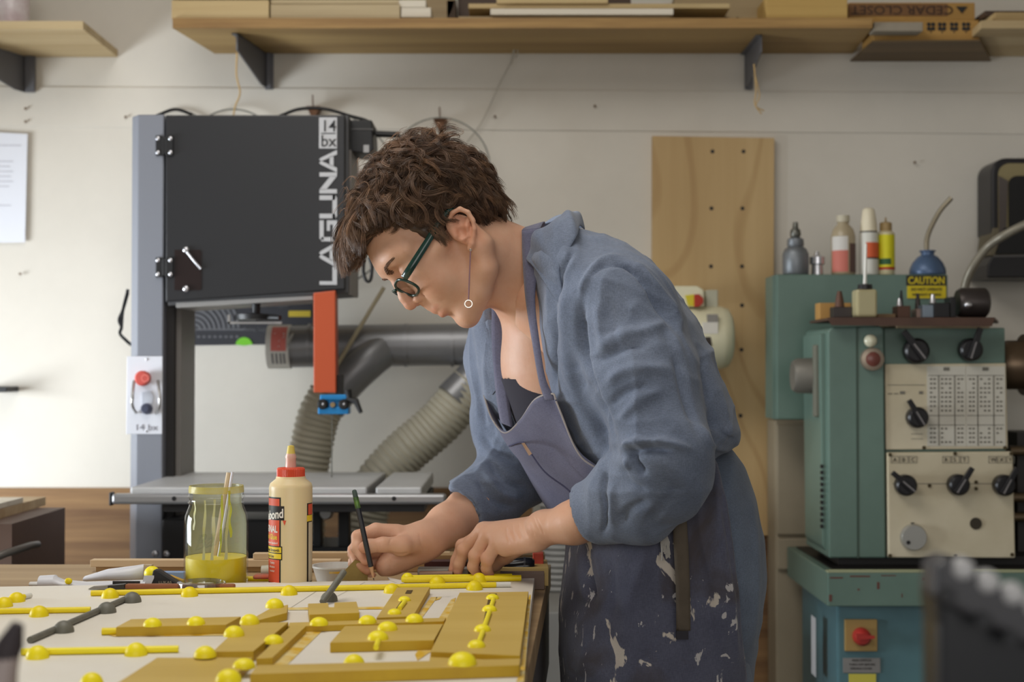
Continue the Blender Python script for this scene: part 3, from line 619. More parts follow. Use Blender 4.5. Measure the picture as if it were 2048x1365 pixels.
# headstock
hx0 = P(1658, 0, Yl).x; hx1 = P(1768, 0, Yl).x
k = MB(); k.pprism([(1656, 662), (1664, 655), (1760, 652), (1768, 657), (1772, 1117), (1658, 1117)], Yl, .26); k.build('gear_cover', M_teal, la, bevel=.004)
MB().pbox(1714, 653, 1716, 1117, Yl-.0008, .001).build('cover_seam', mat('seam_dark', (60, 76, 66)), la)
MB().pprism([(1640, 668), (1656, 668), (1657, 1110), (1645, 1092)], Yl+.03, .2).build('side_cover', M_teal, la, bevel=.003)
k = MB(); k.pprism([(1768, 656), (2010, 656), (2015, 1117), (1773, 1117)], Yl+.015, .24); k.build('headstock', M_teal, la, bevel=.003)
k = MB(); k.pprism([(1770, 729), (2012, 727), (2016, 898), (1772, 900)], Yl+.006, .01); up = k.build('upper_dial_plate', M_crm, la, bevel=.002)
k = MB(); k.pprism([(1775, 906), (2026, 904), (2031, 1117), (1777, 1116)], Yl-.006, .02); lp = k.build('lower_dial_plate', M_crm, la, bevel=.003)
M_tblw = mat('table_paper', (196, 192, 180), rough=.6); M_tl = mat('table_line', (112, 108, 98))
for xa, xb in ((1855, 1931), (1933, 2010)):
    q = MB().pbox(xa, 733, xb, 893, Yl+.0045, .001).build('gear_chart', M_tblw, la)
    k = MB()
    for y in (751, 831, 850): k.pbox(xa+2, y, xb-2, y+1.2, Yl+.0038, .0006)
    for x in (xa+22, xa+54): k.pbox(x, 751, x+1.1, 892, Yl+.0038, .0006)
    for yy in list(range(757, 828, 9))+list(range(856, 890, 9)):
        for xx in (xa+5, xa+12, xa+27, xa+35, xa+43, xa+60, xa+67):
            if random.random() < .82: k.pbox(xx, yy, xx+4.5, yy+3.5, Yl+.0038, .0006)
    k.pbox(xa+32, 735, xa+44, 742, Yl+.0038, .0006)
    k.build('chart_print', M_tl, q)
def lever(px, py, r, ang, Yk, L=None, hl=True):
    """round knob with pointer lever, ang deg in image (0 = right, 90 = up)"""
    u_ = pxm(Yk); c = P(px, py, Yk)
    k = MB(); k.lathe([(.001, -.030), (r*u_*.8, -.030), (r*u_, -.024), (r*u_, -.002), (r*u_*.85, 0)], c, 'y', 24)
    a = math.radians(ang); d = Vector((math.cos(a), 0, math.sin(a))); n_ = Vector((-d.z, 0, d.x)); L = L or r*1.95
    p0 = c+d*(-r*.8*u_)+Vector((0, -.030, 0)); p1 = c+d*(L*u_)+Vector((0, -.032, 0)); wq = r*.30*u_
    k.prism([p0-n_*wq, p1-n_*wq*.75, p1+n_*wq*.75, p0+n_*wq], (0, -.010, 0))
    o = k.build('lever_knob', M_knob, la, smooth=35, bevel=.001)
    if hl:
        k = MB(); k.prism([p0-n_*wq*.2+Vector((0, -.0105, 0)), (c+d*(L*.35*u_))-n_*wq*.2+Vector((0, -.0405, 0)), (c+d*(L*.35*u_))+n_*wq*.25+Vector((0, -.0405, 0)), p0+n_*wq*.25+Vector((0, -.0105, 0))], (0, -.0008, 0))
        k.build('pointer_line', mat('grey_line', (120, 116, 116)), o)
lever(1829, 702, 25, 128, Yl+.012); lever(1937, 700, 23, 72, Yl+.012); lever(1831, 835, 21, 122, Yl+.004)
lever(1808, 970, 21, 140, Yl-.008); lever(1913, 969, 21, 58, Yl-.008); lever(2004, 970, 21, 62, Yl-.008)
for x, s_ in ((1808, 'ABC'), (1911, 'RST'), (2003, 'WXY')):
    k = MB(); 
    for q in range(3):
        xx = x-26+q*18
        for (a0, b0, a1, b1) in ((xx, 913, xx+16, 914), (xx, 926, xx+16, 927), (xx, 913, xx+1, 927), (xx+15, 913, xx+16, 927)): k.pbox(a0, b0, a1, b1, Yl-.0068, .0006)
    k.build('letter_frame', M_tl, lp)
    for q in range(3): ptext(s_[q], x-22+q*18, 924, 8, Yl-.0068, M_ink, lp)
k = MB()
for a0, b0, a1, b1 in ((1775, 770, 1850, 771.2), (1776, 787, 1785, 789), (1788, 787, 1797, 789), (1800, 783, 1810, 789), (1838, 783, 1846, 789), (1822, 868, 1846, 869), (1822, 878, 1846, 879), (1785, 967.5, 1994, 968.6)):
    k.pbox(a0, b0, a1, b1, (Yl+.0052) if b0 < 900 else Yl-.0068, .0006)
k.build('plate_print', M_tl, up)
MB().lathe([(.001, -.014), (.031*.9, -.014), (.031, -.008), (.031, 0)], P(1826, 1075, Yl-.007), 'y', 32).build('dial_disc', mat('dial_silver', (172, 170, 164), rough=.3, metal=.6), la, smooth=40)
MB().lathe([(.005, 0), (.005, .001)], P(1817, 1086, Yl-.022), 'y', 12).build('dial_mark', M_knob, la)
MB().prism([P(1821, 1046, Yl-.007), P(1829, 1046, Yl-.007), P(1825, 1052, Yl-.007)], (0, -.0006, 0)).build('index_mark', M_knob, la)
MB().lathe([(.014, 0), (.014, .002), (.009, .002)], P(1952, 1048, Yl-.0085), 'y', 20).build('oil_hole', mat('oil_hole_m', (52, 46, 34)), la)
for x, y in ((1859, 972), (1952, 965), (1952, 978), (1910, 908), (1780, 910), (2022, 908), (1780, 1112), (1911, 1113), (2024, 1110), (1848, 896), (2010, 896)):
    MB().lathe([(.0045, -.002), (.0045, 0)], P(x, y, Yl-.0065 if y > 900 else Yl+.005), 'y', 10).build('plate_screw', mat('screw_brown', (74, 62, 40), rough=.5, metal=.4), la)
MB().ell(P(1741, 682, Yl-.012), .0155, .012, .0155, 20, 12).build('clear_lamp', mat('lamp_lens', (208, 204, 178), rough=.12, coat=.6), la, smooth=60)
MB().lathe([(.019, -.016), (.0265, -.014), (.0275, 0)], P(1743, 719, Yl), 'y', 28).build('lamp_bezel', mat('bezel', (150, 136, 120), rough=.35, metal=.5), la, smooth=40)
MB().lathe([(.001, -.018), (.016, -.017), (.019, -.015)], P(1743, 719, Yl), 'y', 28).build('lamp_lens_red', mat('lens_red', (108, 62, 54), rough=.25), la, smooth=40)
# spindle stub on the left
k = MB(); k.lathe([(.001, -.075), (.036, -.075), (.042, -.065), (.044, -.02), (.055, -.015), (.055, 0)], Vector((P(1645, 0, Yl+.1).x, Yl+.11, P(0, 752, Yl+.1).z)), 'x', 28)
k.build('spindle_cover', mat('cast_grey', (112, 108, 100), rough=.5, metal=.3, var=.15), la, smooth=40)
k = MB(); k.pbox(1630, 690, 1646, 835, Yl+.05, .03); k.build('side_casting', mat('cast_grey2', (104, 104, 92), rough=.6), la, bevel=.004)
k = MB()
for y in range(930, 1060, 12): k.pbox(1641, y, 1647, y+7, Yl+.028, .004)
k.build('vent_slots', M_knob, la)
# chuck at right
k = MB(); k.lathe([(.001, 0), (.05, 0), (.06, .02), (.06, .06), (.075, .06), (.075, .3)], Vector((P(2012, 0, Yl+.05).x, Yl+.12, P(0, 730, Yl).z)), 'x', 28)
k.build('chuck', mat('chuck_steel', (110, 92, 74), rough=.35, metal=.7), la, smooth=40)
for y in (905, 1000, 1040):
    MB().tube([Vector((P(2030, 0, Yl).x, Yl+.06, P(0, y, Yl).z)), Vector((P(2300, 0, Yl).x, Yl+.06, P(0, y, Yl).z))], .012, 12).build('feed_rod', mat('rod_steel', (120, 104, 84), rough=.3, metal=.8), la, smooth=50)
MB().box((P(2034, 0, Yl+.1).x, Yl+.12, P(0, 1125, Yl).z), (2.2, Yl+.26, P(0, 870, Yl).z)).build('bed', mat('bed_dark', (52, 48, 46), rough=.5), la)
# top tray
M_tray = mat('tray_brown', (78, 54, 42), rough=.5, var=.2)
k = MB(); zt3 = P(0, 640, Yl-.05).z
k.prism([(P(1620, 0, Yl+.2).x, Yl+.22, zt3), (P(1658, 0, Yl-.04).x, Yl-.04, zt3), (P(1985, 0, Yl-.04).x, Yl-.04, zt3), (P(1998, 0, Yl+.2).x, Yl+.22, zt3)], (0, 0, .006))
k.pprism([(1655, 636), (1990, 636), (1984, 653), (1664, 651)], Yl-.045, .006)
tray = k.build('tool_tray', M_tray, la)
MB().box((P(1790, 0, Yl).x, Yl+.0, P(0, 656, Yl).z-.001), (P(1975, 0, Yl).x, Yl+.2, zt3-.001)).build('tray_support', mat('tan_gasket', (150, 132, 104)), la)
# pan and lower stand
zp = P(0, 1146, Yl-.08).z; zpb = P(0, 1214, Yl-.08).z; xa_ = P(1650, 0, Yl-.08).x
k = MB(); k.prism([(xa_, Yl-.08, zpb), (2.3, Yl-.08, zpb), (2.3, Yl+.4, zpb), (xa_, Yl+.4, zpb)], (0, 0, zp-zpb-.0)); k.build('chip_pan', M_teal, la, bevel=.003)
k = MB(); k.box((xa_+.005, Yl-.075, zp), (2.3, Yl-.07, zp+.006)); k.box((xa_-.0, Yl-.08, zp), (2.3, Yl-.06, zp+.004)); k.build('pan_lip', mat('lip_cream', (156, 160, 128), rough=.5), la)
MB().box((xa_+.02, Yl-.05, zp+.0005), (2.28, Yl+.38, zp+.003)).build('pan_dark_tray', mat('pan_tray_black', (24, 20, 20), rough=.4), la)  # thin near-black sheet laid over the top of the pan
MB().box((xa_+.05, Yl+.03, zp+.003), (2.1, Yl+.25, P(0, 1117, Yl).z)).build('bed_foot', mat('foot_black', (30, 27, 26), rough=.6), la)
k = MB(); k.box((P(1668, 0, Yl-.04).x, Yl-.04, 0), (P(1872, 0, Yl-.04).x, Yl+.36, zpb-.0005)); k.build('stand_cabinet', M_teal2, la, bevel=.006)
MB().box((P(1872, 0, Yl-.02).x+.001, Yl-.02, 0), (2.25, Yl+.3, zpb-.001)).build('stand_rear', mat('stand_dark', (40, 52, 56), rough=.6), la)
k = MB(); k.pbox(1690, 1240, 1755, 1304, Yl-.048, .008); sp = k.build('switch_plate', mat('switch_ochre', (158, 130, 76), rough=.5), la, bevel=.002)
k = MB(); k.lathe([(.001, -.03), (.012, -.03), (.0195, -.02), (.0205, 0)], P(1722, 1273, Yl-.048), 'y', 24); c = P(1722, 1272, Yl-.075)
k.prism([P(1712, 1268, Yl-.078), P(1748, 1272, Yl-.078), P(1748, 1277, Yl-.078), P(1712, 1280, Yl-.078)], (0, -.008, 0)); k.build('switch_knob', mat('switch_red', (166, 48, 42), rough=.35), la, smooth=40)
k = MB().pbox(1686, 1317, 1761, 1347, Yl-.0425, .002).build('name_plate', mat('np_grey', (150, 148, 146), rough=.35, metal=.5), la, bevel=.001)
ptext('MAIN SWITCH', 1704, 1324, 5, Yl-.0432, M_ink, la, wpx=38); ptext('TURN OFF BEFORE', 1698, 1332, 4, Yl-.0432, M_ink, la, wpx=52); ptext('OPENING COVER', 1700, 1340, 4, Yl-.0432, M_ink, la, wpx=44)
MB().pbox(1698, 1349, 1752, 1400, Yl-.0425, .002).build('yellow_label', mat('lab_yel', (196, 186, 76), rough=.6), la)
MB().box((xa_+.0005-.001, Yl+.05, P(0, 1365, Yl).z), (xa_+.0, Yl+.1, P(0, 1245, Yl).z)).build('side_strip', M_let, la)
k = MB(); random.seed(3)
for x, y, w_, h_ in ((1660, 1155, 26, 3), (1700, 1152, 40, 3), (1762, 1151, 30, 2), (1715, 1178, 4, 4), (1754, 1165, 5, 14), (1846, 1156, 6, 6), (1803, 1188, 2, 8), (1658, 1190, 6, 14)): MB().pbox(x, y, x+w_, y+h_, Yl-.0806, .0006).build('paint_chip', mat('chip_brown', (96, 58, 50), rough=.6), la)
# caution sign
M_sy = mat('sign_yellow', (208, 186, 30), rough=.5)
cs = thing('caution_sign', 'yellow caution sign on the rear guard of the teal lathe', 'sign', P(1853, 596, 3.617))
MB().pbox(1815, 572, 1892, 597, 3.616, .003).build('sign_field', M_sy, cs); MB().pbox(1813, 551, 1892, 571.5, 3.616, .003).build('sign_header', mat('sign_black', (46, 40, 26), rough=.5), cs)
ptext('CAUTION', 1816, 568, 14, 3.6152, M_sy, cs, wpx=73, bold=.02)
ptext('DO NOT OPERATE', 1822, 582, 6, 3.6152, M_ink, cs, wpx=62, bold=.01); ptext('WITHOUT GUARDS', 1824, 592, 5, 3.6152, M_ink, cs, wpx=58, bold=.01)
# ------------------------------------------------ bottles on the rear guard
ztg = P(0, 549, 3.62).z+.0012; Yg = 3.67; ug = pxm(Yg)
def lat(name, label, cat, px, prof, m, Y=Yg, z=None, parts=(), n=28, smooth=45):
    """prof in pixels (r,h from base)"""
    base = Vector((P(px, 0, Y).x, Y, ztg if z is None else z)); u_ = pxm(Y)
    t = thing(name, label, cat, base)
    MB().lathe([(r*u_, h*u_) for r, h in prof], base, 'z', n).build('body', m, t, smooth=smooth)
    for nm, pr, mm in parts: MB().lathe([(r*u_, h*u_) for r, h in pr], base, 'z', n).build(nm, mm, t, smooth=smooth)
    return t, base, u_
M_pew = mat('pewter', (120, 124, 128), rough=.45, metal=.5, var=.1)
lat('oil_can', 'grey metal oil can with a pump top, first from the left on the rear guard', 'oil can', 1589, [(24, 0), (26, 3), (26, 42), (22, 52), (14, 58)], M_pew,
    parts=(('collar', [(15, 57), (17, 60), (16, 72), (9, 76)], M_pew), ('pump_head', [(8, 75), (11, 80), (10, 90), (6, 94), (5, 106), (1, 107)], M_steel)))
lat('metal_cup', 'small chrome fitting beside the grey oil can', 'fitting', 1632, [(12, 0), (11, 20), (15, 22), (15, 36), (6, 40), (3, 48), (.1, 48)], M_bolt)
M_pl = mat('clear_plastic', (196, 180, 150), rough=.25, trans=.35)
t, b0, u_ = lat('thinner_bottle', 'clear bottle with red and white label on the rear guard', 'bottle', 1684, [(22, 0), (24, 3), (24, 78), (20, 92), (11, 102), (11, 118)], M_pl, Y=3.665,
    parts=(('cap', [(13, 106), (13, 119), (.1, 120)], mat('cap_beige', (190, 182, 160), rough=.5)),))
def label_on(t, base, r, h0, h1, a0, a1, m, Y, name='label'):
    u_ = pxm(Y); vs = []; n = 12
    for i in range(n+1):
        a = math.radians(a0+(a1-a0)*i/n)
        for h in (h0, h1): vs.append(base+Vector((math.sin(a)*r*u_, -math.cos(a)*r*u_, h*u_)))
    return MB().add(vs, [(2*i, 2*i+2, 2*i+3, 2*i+1) for i in range(n)]).build(name, m, t, smooth=60)
label_on(t, b0, 24.5, 5, 48, -75, 10, mat('lab_salmon', (196, 112, 98), rough=.6), 3.665); label_on(t, b0, 24.5, 48, 76, -75, 10, mat('lab_white', (206, 202, 196), rough=.6), 3.665)
label_on(t, b0, 24.5, 4, 62, 18, 80, mat('lab_brown', (96, 72, 66), rough=.6), 3.665)
t, b0, u_ = lat('lubricant_bottle', 'white bottle with an orange label and tall cap, tallest on the rear guard', 'bottle', 1735, [(18, 0), (19, 3), (19, 84)], mat('white_plast', (212, 210, 200), rough=.4), Y=3.66,
    parts=(('cap', [(17, 86), (16, 100), (12, 130), (8, 134), (.1, 135)], mat('cap_cream', (222, 212, 186), rough=.45)), ('neck_ring', [(17, 84), (17.5, 87)], M_ink)))
label_on(t, b0, 19.5, 34, 64, -30, 75, mat('lab_orange', (206, 92, 52), rough=.6), 3.66); label_on(t, b0, 19.6, 31, 34, -30, 75, M_ink, 3.66, 'label_line')
t, b0, u_ = lat('glue_bottle', 'yellow labelled bottle with tan cap, rightmost of the bottles on the rear guard', 'bottle', 1769, [(16, 0), (17, 2), (17, 84), (12, 88)], mat('cream_plast', (206, 196, 160), rough=.4), Y=3.665,
    parts=(('cap', [(12, 86), (12, 104), (8, 106), (2, 107), (1.5, 116)], mat('cap_tan', (158, 132, 88), rough=.5)),))
label_on(t, b0, 17.5, 15, 80, -88, 88, mat('lab_yellow', (214, 206, 30), rough=.55), 3.665); label_on(t, b0, 17.7, 10, 15, -88, 88, mat('lab_red', (176, 40, 26)), 3.665, 'label_band')
label_on(t, b0, 17.8, 20, 32, -60, 20, mat('lab_green', (48, 92, 56)), 3.665, 'label_patch')
t, b0, u_ = lat('oil_can', 'blue domed oil can with a long bent grey spout on the rear guard', 'oil can', 1852, [(35, 0), (36, 3), (35, 12), (30, 24), (20, 36), (13, 40), (13, 45), (16, 47), (16, 49), (3, 50)], mat('oiler_blue', (78, 98, 128), rough=.35, metal=.2), Y=3.665)
MB().tube(bez([P(1853, 501, 3.665), P(1854, 478, 3.665), P(1862, 455, 3.66), P(1880, 422, 3.65), P(1903, 396, 3.64)]), [.008]*16+[.006]*20 if False else .0065, 12).build('spout', mat('spout_grey', (140, 130, 110), rough=.35, metal=.5), t, smooth=60)
# ------------------------------------------------ things on the tray
Yt = 3.38; zty = zt3+.0068; M_dsteel = mat('dark_steel', (64, 58, 56), rough=.4, metal=.6); M_cast2 = mat('brown_steel', (92, 66, 54), rough=.5, metal=.4)
t = thing('squeeze_bottle', 'cloudy squeeze bottle with black cap and white tube on the lathe tray', 'bottle', Vector((P(1729, 0, 3.33).x, 3.34, zty)))
u_ = pxm(3.33); bx_ = Vector((P(1729, 0, 3.33).x, 3.34, zty))
MB().box(bx_+Vector((-21*u_, -.02, 0)), bx_+Vector((21*u_, .03, 56*u_))).build('body', mat('cloudy', (186, 176, 136), rough=.3, trans=.2), t, bevel=.006)
MB().lathe([(15*u_, 56*u_), (14*u_, 66*u_), (3*u_, 68*u_)], bx_, 'z').build('cap', M_knob, t, smooth=40)
MB().tube([bx_+Vector((0, 0, 66*u_)), bx_+Vector((1*u_, 0, 100*u_)), bx_+Vector((3*u_, 0, 148*u_))], [.0045, .0035, .0022], 10).build('nozzle', mat('nozzle_white', (224, 222, 214), rough=.4), t, smooth=60)
def tb(name, label, cat, x0, y0, x1, m, Y=Yt, dep=.05, extra=None):
    a = P(x0, 0, Y).x; b = P(x1, 0, Y).x; top = P(0, y0, Y).z
    t = thing(name, label, cat, Vector(((a+b)/2, Y, zty)))
    MB().box((a, Y, zty), (b, Y+dep, top)).build('body', m, t, bevel=.002)
    if extra:
        for nm, px, r, y1, mm in extra:
            MB().lathe([(r*pxm(Y), 0), (r*pxm(Y)*.8, (P(0, y1, Y).z-top)*.5), (r*pxm(Y)*.45, P(0, y1, Y).z-top)], Vector((P(px, 0, Y).x, Y+dep/2, top)), 'z', 16).build(nm, mm, t, smooth=40)
    return t
tb('wooden_block', 'small tan wooden box at the left end of the lathe tray', 'block', 1636, 606, 1700, mat('tan_wood', (176, 134, 74), rough=.6), Y=3.46, dep=.05)
tb('tool_holder', 'dark steel tool post block with a screw on top, on the lathe tray', 'tool holder', 1664, 614, 1702, M_dsteel, Y=3.36, dep=.04, extra=(('screw', 1680, 10, 582, M_cast2),))
tb('scrap_blocks', 'low rusty scrap piece right of the squeeze bottle on the lathe tray', 'scrap', 1752, 628, 1788, mat('scrap_rust', (128, 104, 76), rough=.7), Y=3.37)
tb('tool_holder', 'brown tool block with a bright bolt and black rod on the lathe tray', 'tool holder', 1792, 612, 1818, M_cast2, Y=3.37, extra=(('bolt', 1801, 6, 596, M_bolt), ('rod', 1805, 4, 580, M_knob)))
tb('collet_holder', 'small pinkish collet piece before the caution sign', 'collet', 1830, 618, 1846, mat('pink_steel', (142, 120, 110), rough=.4, metal=.4), Y=3.37, extra=(('collet_stem', 1838, 6, 586, M_dsteel),))
tb('tool_holder', 'pale blue steel block on the lathe tray', 'block', 1842, 610, 1864, mat('blue_steel', (128, 140, 152), rough=.4, metal=.4), Y=3.35)
tb('tool_holder', 'black steel block with a shiny ball top on the lathe tray', 'block', 1865, 606, 1896, M_knob, Y=3.345, extra=(('ball_top', 1868, 7, 588, M_bolt),))
tb('tool_holder', 'narrow black upright tool next to the dark drum on the lathe tray', 'tool', 1897, 594, 1908, M_knob, Y=3.35)
Yq = 3.36; c = Vector((P(1945, 0, Yq).x, Yq+.02, zty))
t = thing('grinder_drum', 'dark rounded drum with a bright hub at the right end of the lathe tray', 'drum', c)
MB().lathe([(.001, -.035), (.03, -.035), (.036, -.025), (.036, .03), (.03, .036), (.001, .036)], c+Vector((0, 0, .0365)), 'x', 28).build('drum', M_dsteel, t, smooth=40)
MB().ell(c+Vector((-.02, -.032, .03)), .011, .012, .009).build('bright_hub', M_bolt, t, smooth=60)
hz = Vector((P(1925, 0, 3.5).x, 3.5, zty))
t = thing('lamp_conduit', 'thick grey bent conduit arching from the lathe tray to the right edge', 'conduit', hz)
MB().lathe([(.03, 0), (.03, .03), (.02, .045)], hz, 'z').build('conduit_base', M_dsteel, t, smooth=40)
MB().tube(bez([hz+Vector((0, 0, .03)), P(1930, 575, 3.5), P(1945, 535, 3.48), P(1975, 495, 3.46), P(2010, 470, 3.42), P(2060, 446, 3.40), P(2110, 436, 3.4)], 40), .0105, 14).build('conduit_tube', mat('conduit_grey', (128, 122, 108), rough=.4, metal=.3), t, smooth=60)
# ------------------------------------------------ black hood on the wall at right
hd = thing('black_scoop', 'black plastic dust scoop hanging on the wall at the right edge', 'scoop', P(2040, 560, 3.9))
def rr(x0, y0, x1, y1, r, Y, n=6):
    o = [(x0, y1)]
    for cx_, cy_, a in ((x0+r, y0+r, 180), (x1-r, y0+r, 90)):
        for i in range(n+1):
            q = math.radians((a-90*i/n)); o.append((cx_+math.cos(q)*r, cy_-math.sin(q)*r))
    return o+[(x1, y1)]
MB().pprism(rr(1983, 316, 2160, 470, 30, 3.8), 3.82, .12).build('hood_rim', mat('hood_black', (34, 32, 34), rough=.35), hd, bevel=.006)
MB().pprism(rr(1997, 327, 2150, 468, 22, 3.8), 3.816, .0035).build('inner_liner', mat('beige_liner', (140, 128, 92), rough=.6), hd)
MB().pprism([(1998, 352), (2016, 362), (2012, 468), (1999, 470)], 3.813, .003).build('side_liner', mat('grey_liner', (84, 76, 72), rough=.6), hd)
MB().pprism(rr(2018, 352, 2150, 470, 16, 3.8), 3.809, .004).build('inner_opening', mat('opening_black', (14, 13, 14), rough=.5), hd)
MB().pprism([(1986, 456), (2150, 456), (2150, 512), (1979, 512)], 3.815, .11).build('hood_base', mat('liner_olive', (112, 104, 84), rough=.6), hd, bevel=.003)
MB().pprism([(2010, 456), (2150, 440), (2150, 508), (1992, 508)], 3.805, .01).build('base_opening', mat('opening_black', (14, 13, 14)), hd)
MB().pprism([(1984, 512), (2150, 508), (2150, 556), (1974, 556), (1975, 530)], 3.78, .16).build('lower_tray', mat('hood_black', (34, 32, 34)), hd, bevel=.004)
MB().pprism([(1988, 511), (2150, 507), (2150, 512), (1986, 515)], 3.777, .003).build('tray_edge', mat('mid_grey', (88, 86, 86)), hd)
# ------------------------------------------------ foreground machine, bottom right
Yn = .80
fg = thing('black_machine', 'dark machine with a row of grey knobs, out of focus in the lower right corner', 'machine', (P(2010, 0, Yn).x, Yn+.06, 0))
M_fg = mat('fg_black', (26, 27, 31), rough=.35); M_fg2 = mat('fg_grey', (120, 120, 122), rough=.4, metal=.3)
k = MB(); k.pprism([(1872, 1195), (1880, 1150), (2120, 1285), (2200, 1400), (2200, 1700), (1878, 1700), (1878, 1250)], Yn, .035); k.build('machine_body', M_fg, fg, bevel=.004)
k = MB(); k.pprism([(1868, 1200), (1872, 1130), (1900, 1112), (2130, 1250), (2130, 1330)], Yn-.012, .03); k.build('machine_top', mat('fg_mid', (62, 62, 66), rough=.4), fg, bevel=.004)
for i, (x, y) in enumerate(((1922, 1140), (1972, 1166), (2022, 1190), (2066, 1215))): MB().ell(P(x, y-2, Yn-.008), .0074, .0074, .0068, 16, 10).build('grey_knob', mat('knob_light', (184, 184, 186), rough=.35), fg, smooth=60)
for i, (x, y) in enumerate(((1895, 1190), (1966, 1240), (2020, 1275))): MB().lathe([(.0045, -.003), (.0045, .003)], P(x, y, Yn-.013), 'y', 14).build('dark_button', M_fg, fg, smooth=40)
MB().box((P(1890, 0, Yn).x, Yn+.003, 0), (P(2150, 0, Yn).x, Yn+.033, P(0, 1690, Yn).z)).build('machine_stand', M_fg, fg)
# ================================================================== WORK TABLE
ZT = .871; ZB = .891
M_tt = wood('table_top_wood', (176, 150, 112), (132, 104, 70), 0); M_tside = mat('table_side_dark', (74, 70, 70), rough=.7, var=.25, scale=30)
wt = thing('work_table', 'large work table covered with the art panel, its dark edge at the right', 'table', (-.6, 1.7, 0))
A = onplane(1101, 1140, ZT); A = Vector((P(1101, 0, 2.56).x, 2.56, ZT)); Bq = Vector((P(1062, 0, 1.6).x-.006, 1.6, ZT)); d = (Bq-A)/(A.y-Bq.y)
Cn = A+d*(A.y-.75)
poly = [Vector((-1.3, 2.56, ZT-.04)), Vector((A.x, 2.56, ZT-.04)), Vector((Cn.x, .75, ZT-.04)), Vector((-1.3, .75, ZT-.04))]
MB().prism(poly, (0, 0, .04)).build('table_top', M_tt, wt, bevel=.001)
pe = [Vector((A.x-.03, 2.53, .70)), Vector((A.x-.004, 2.53, .70)), Vector((Cn.x-.004, .78, .70)), Vector((Cn.x-.03, .78, .70))]
MB().prism(pe, (0, 0, ZT-.0405-.70)).build('side_rail', M_tside, wt)
for x, y in ((-1.25, 2.45), (-1.25, .8), (A.x-.10, 2.45), (Cn.x-.10, .8)): MB().box((x, y, 0), (x+.07, y+.07, .70)).build('leg', M_tside, wt)
MB().box((-1.2, .85, .2), (Cn.x-.1, 2.4, .23)).build('lower_shelf', M_tside, wt)
# ------------------------------------------------ art panel
def O(px, py, h=0.): return onplane(px, py, ZB+h)
M_bd = mat('white_board', (232, 228, 219), rough=.55, rgb2=(222, 214, 199), scale=2.0, thr=(.35, .75))
M_olv = wood('ochre_board', (204, 174, 92), (190, 158, 72), axis=0, scale=5, rough=.55)
M_oedge = mat('ochre_edge', (202, 166, 30), rough=.55, rgb2=(180, 142, 28), scale=8)
M_yel = mat('paint_yellow', (240, 218, 14), rough=.42, rgb2=(232, 204, 8), scale=26)
M_yel2 = mat('paint_yellow_bright', (246, 228, 28), rough=.4)
M_gry = mat('paint_grey', (104, 102, 92), rough=.5, var=.15, scale=60)
M_mus = mat('mustard_stain', (212, 168, 28), rough=.6, rgb2=(222, 206, 150), scale=30, thr=(.38, .6))
ap = thing('art_panel', 'white wooden panel lying on the work table under the yellow relief pieces', 'art panel', (-.5, 1.7, ZT+.0004))
e1 = O(1069, 1157); e2 = O(1043, 1365); dd = (e2-e1)/(e1.y-e2.y); e3 = e1+dd*(e1.y-1.25); e0 = O(0, 1174)
e0l = e1+(e0-e1)*1.7
MB().prism([(e0l.x, e0l.y, ZT+.0005), (e1.x, e1.y, ZT+.0005), (e3.x, 1.25, ZT+.0005), (e0l.x, 1.25, ZT+.0005)], (0, 0, ZB-ZT-.0005)).build('panel_board', M_bd, ap, bevel=.0008)
def stain(pp, m=M_mus): 
    return MB().add([O(x, y, .0006) for x, y in pp], [tuple(range(len(pp)))]).build('paint_stain', m, ap)
stain([(612, 1262), (645, 1262), (575, 1330), (535, 1334)]); stain([(845, 1235), (875, 1195), (862, 1195), (828, 1240)]); stain([(873, 1195), (884, 1194), (880, 1199), (870, 1202)]); stain([(902, 1200), (912, 1196), (880, 1300), (862, 1304), (835, 1322), (830, 1310)])
stain([(575, 1216), (770, 1214), (770, 1219), (570, 1221)]); stain([(205, 1268), (210, 1261), (462, 1258), (455, 1272), (230, 1274)]); stain([(1040, 1345), (1058, 1190), (1062, 1190), (1048, 1365), (1032, 1365)])
k = MB()
for a, b in (((560, 1230), (650, 1172)), ((660, 1200), (730, 1165)), ((0, 1232), (180, 1228)), ((800, 1196), (900, 1194))):
    p, q = O(*a, .0005), O(*b, .0005); n_ = (q-p).cross(Vector((0, 0, 1))).normalized()*.0004; k.add([p-n_, q-n_, q+n_, p+n_], [(0, 1, 2, 3)])
k.build('pencil_lines', mat('pencil_faint', (176, 168, 156)), ap)
def halfball(px, py, parent, m=M_yel, h=0., r=.0125, sq=1.1, nm='half_ball'):
    c = O(px, py, h)
    o = MB().ell((c.x, c.y, c.z), r, r, r*sq, 24, 10, z0=-.02).build(nm, m, parent, smooth=60); return c
def rod(name, label, a, b, m, balls, h=0., r=.0045, rb=.0125, mb_=None, group=None, ends=None):
    p, q = O(*a, h), O(*b, h); p.z += r; q.z += r
    t = thing(name, label, 'dowel', Vector(((p.x+q.x)/2, (p.y+q.y)/2, ZB+h)), group)
    MB().tube([p, q], r, 12).build('rod', m, t, smooth=50)
    for x, y in balls: halfball(x, y, t, mb_ or m, h, rb)
    if ends:
        e, ml = ends; ee = O(*e, h); ee.z += r
        MB().tube([q+(ee-q).normalized()*.0003, ee], r*.97, 12).build('bare_end', ml, t, smooth=50)
    return t
M_wht = mat('bare_white', (216, 214, 206), rough=.6)
rod('painted_dowel', 'longest yellow dowel with five half balls running across the far side of the panel', (182, 1193), (992, 1176), M_yel, [(220, 1196), (379, 1193), (578, 1190), (784, 1186), (949, 1180)], r=.0042, ends=((1021, 1175.5), M_wht))
rod('painted_dowel', 'yellow dowel with two half balls just behind the longest one at the far right', (803, 1167), (1042, 1163), M_yel, [(875, 1170), (958, 1164)], r=.0048)
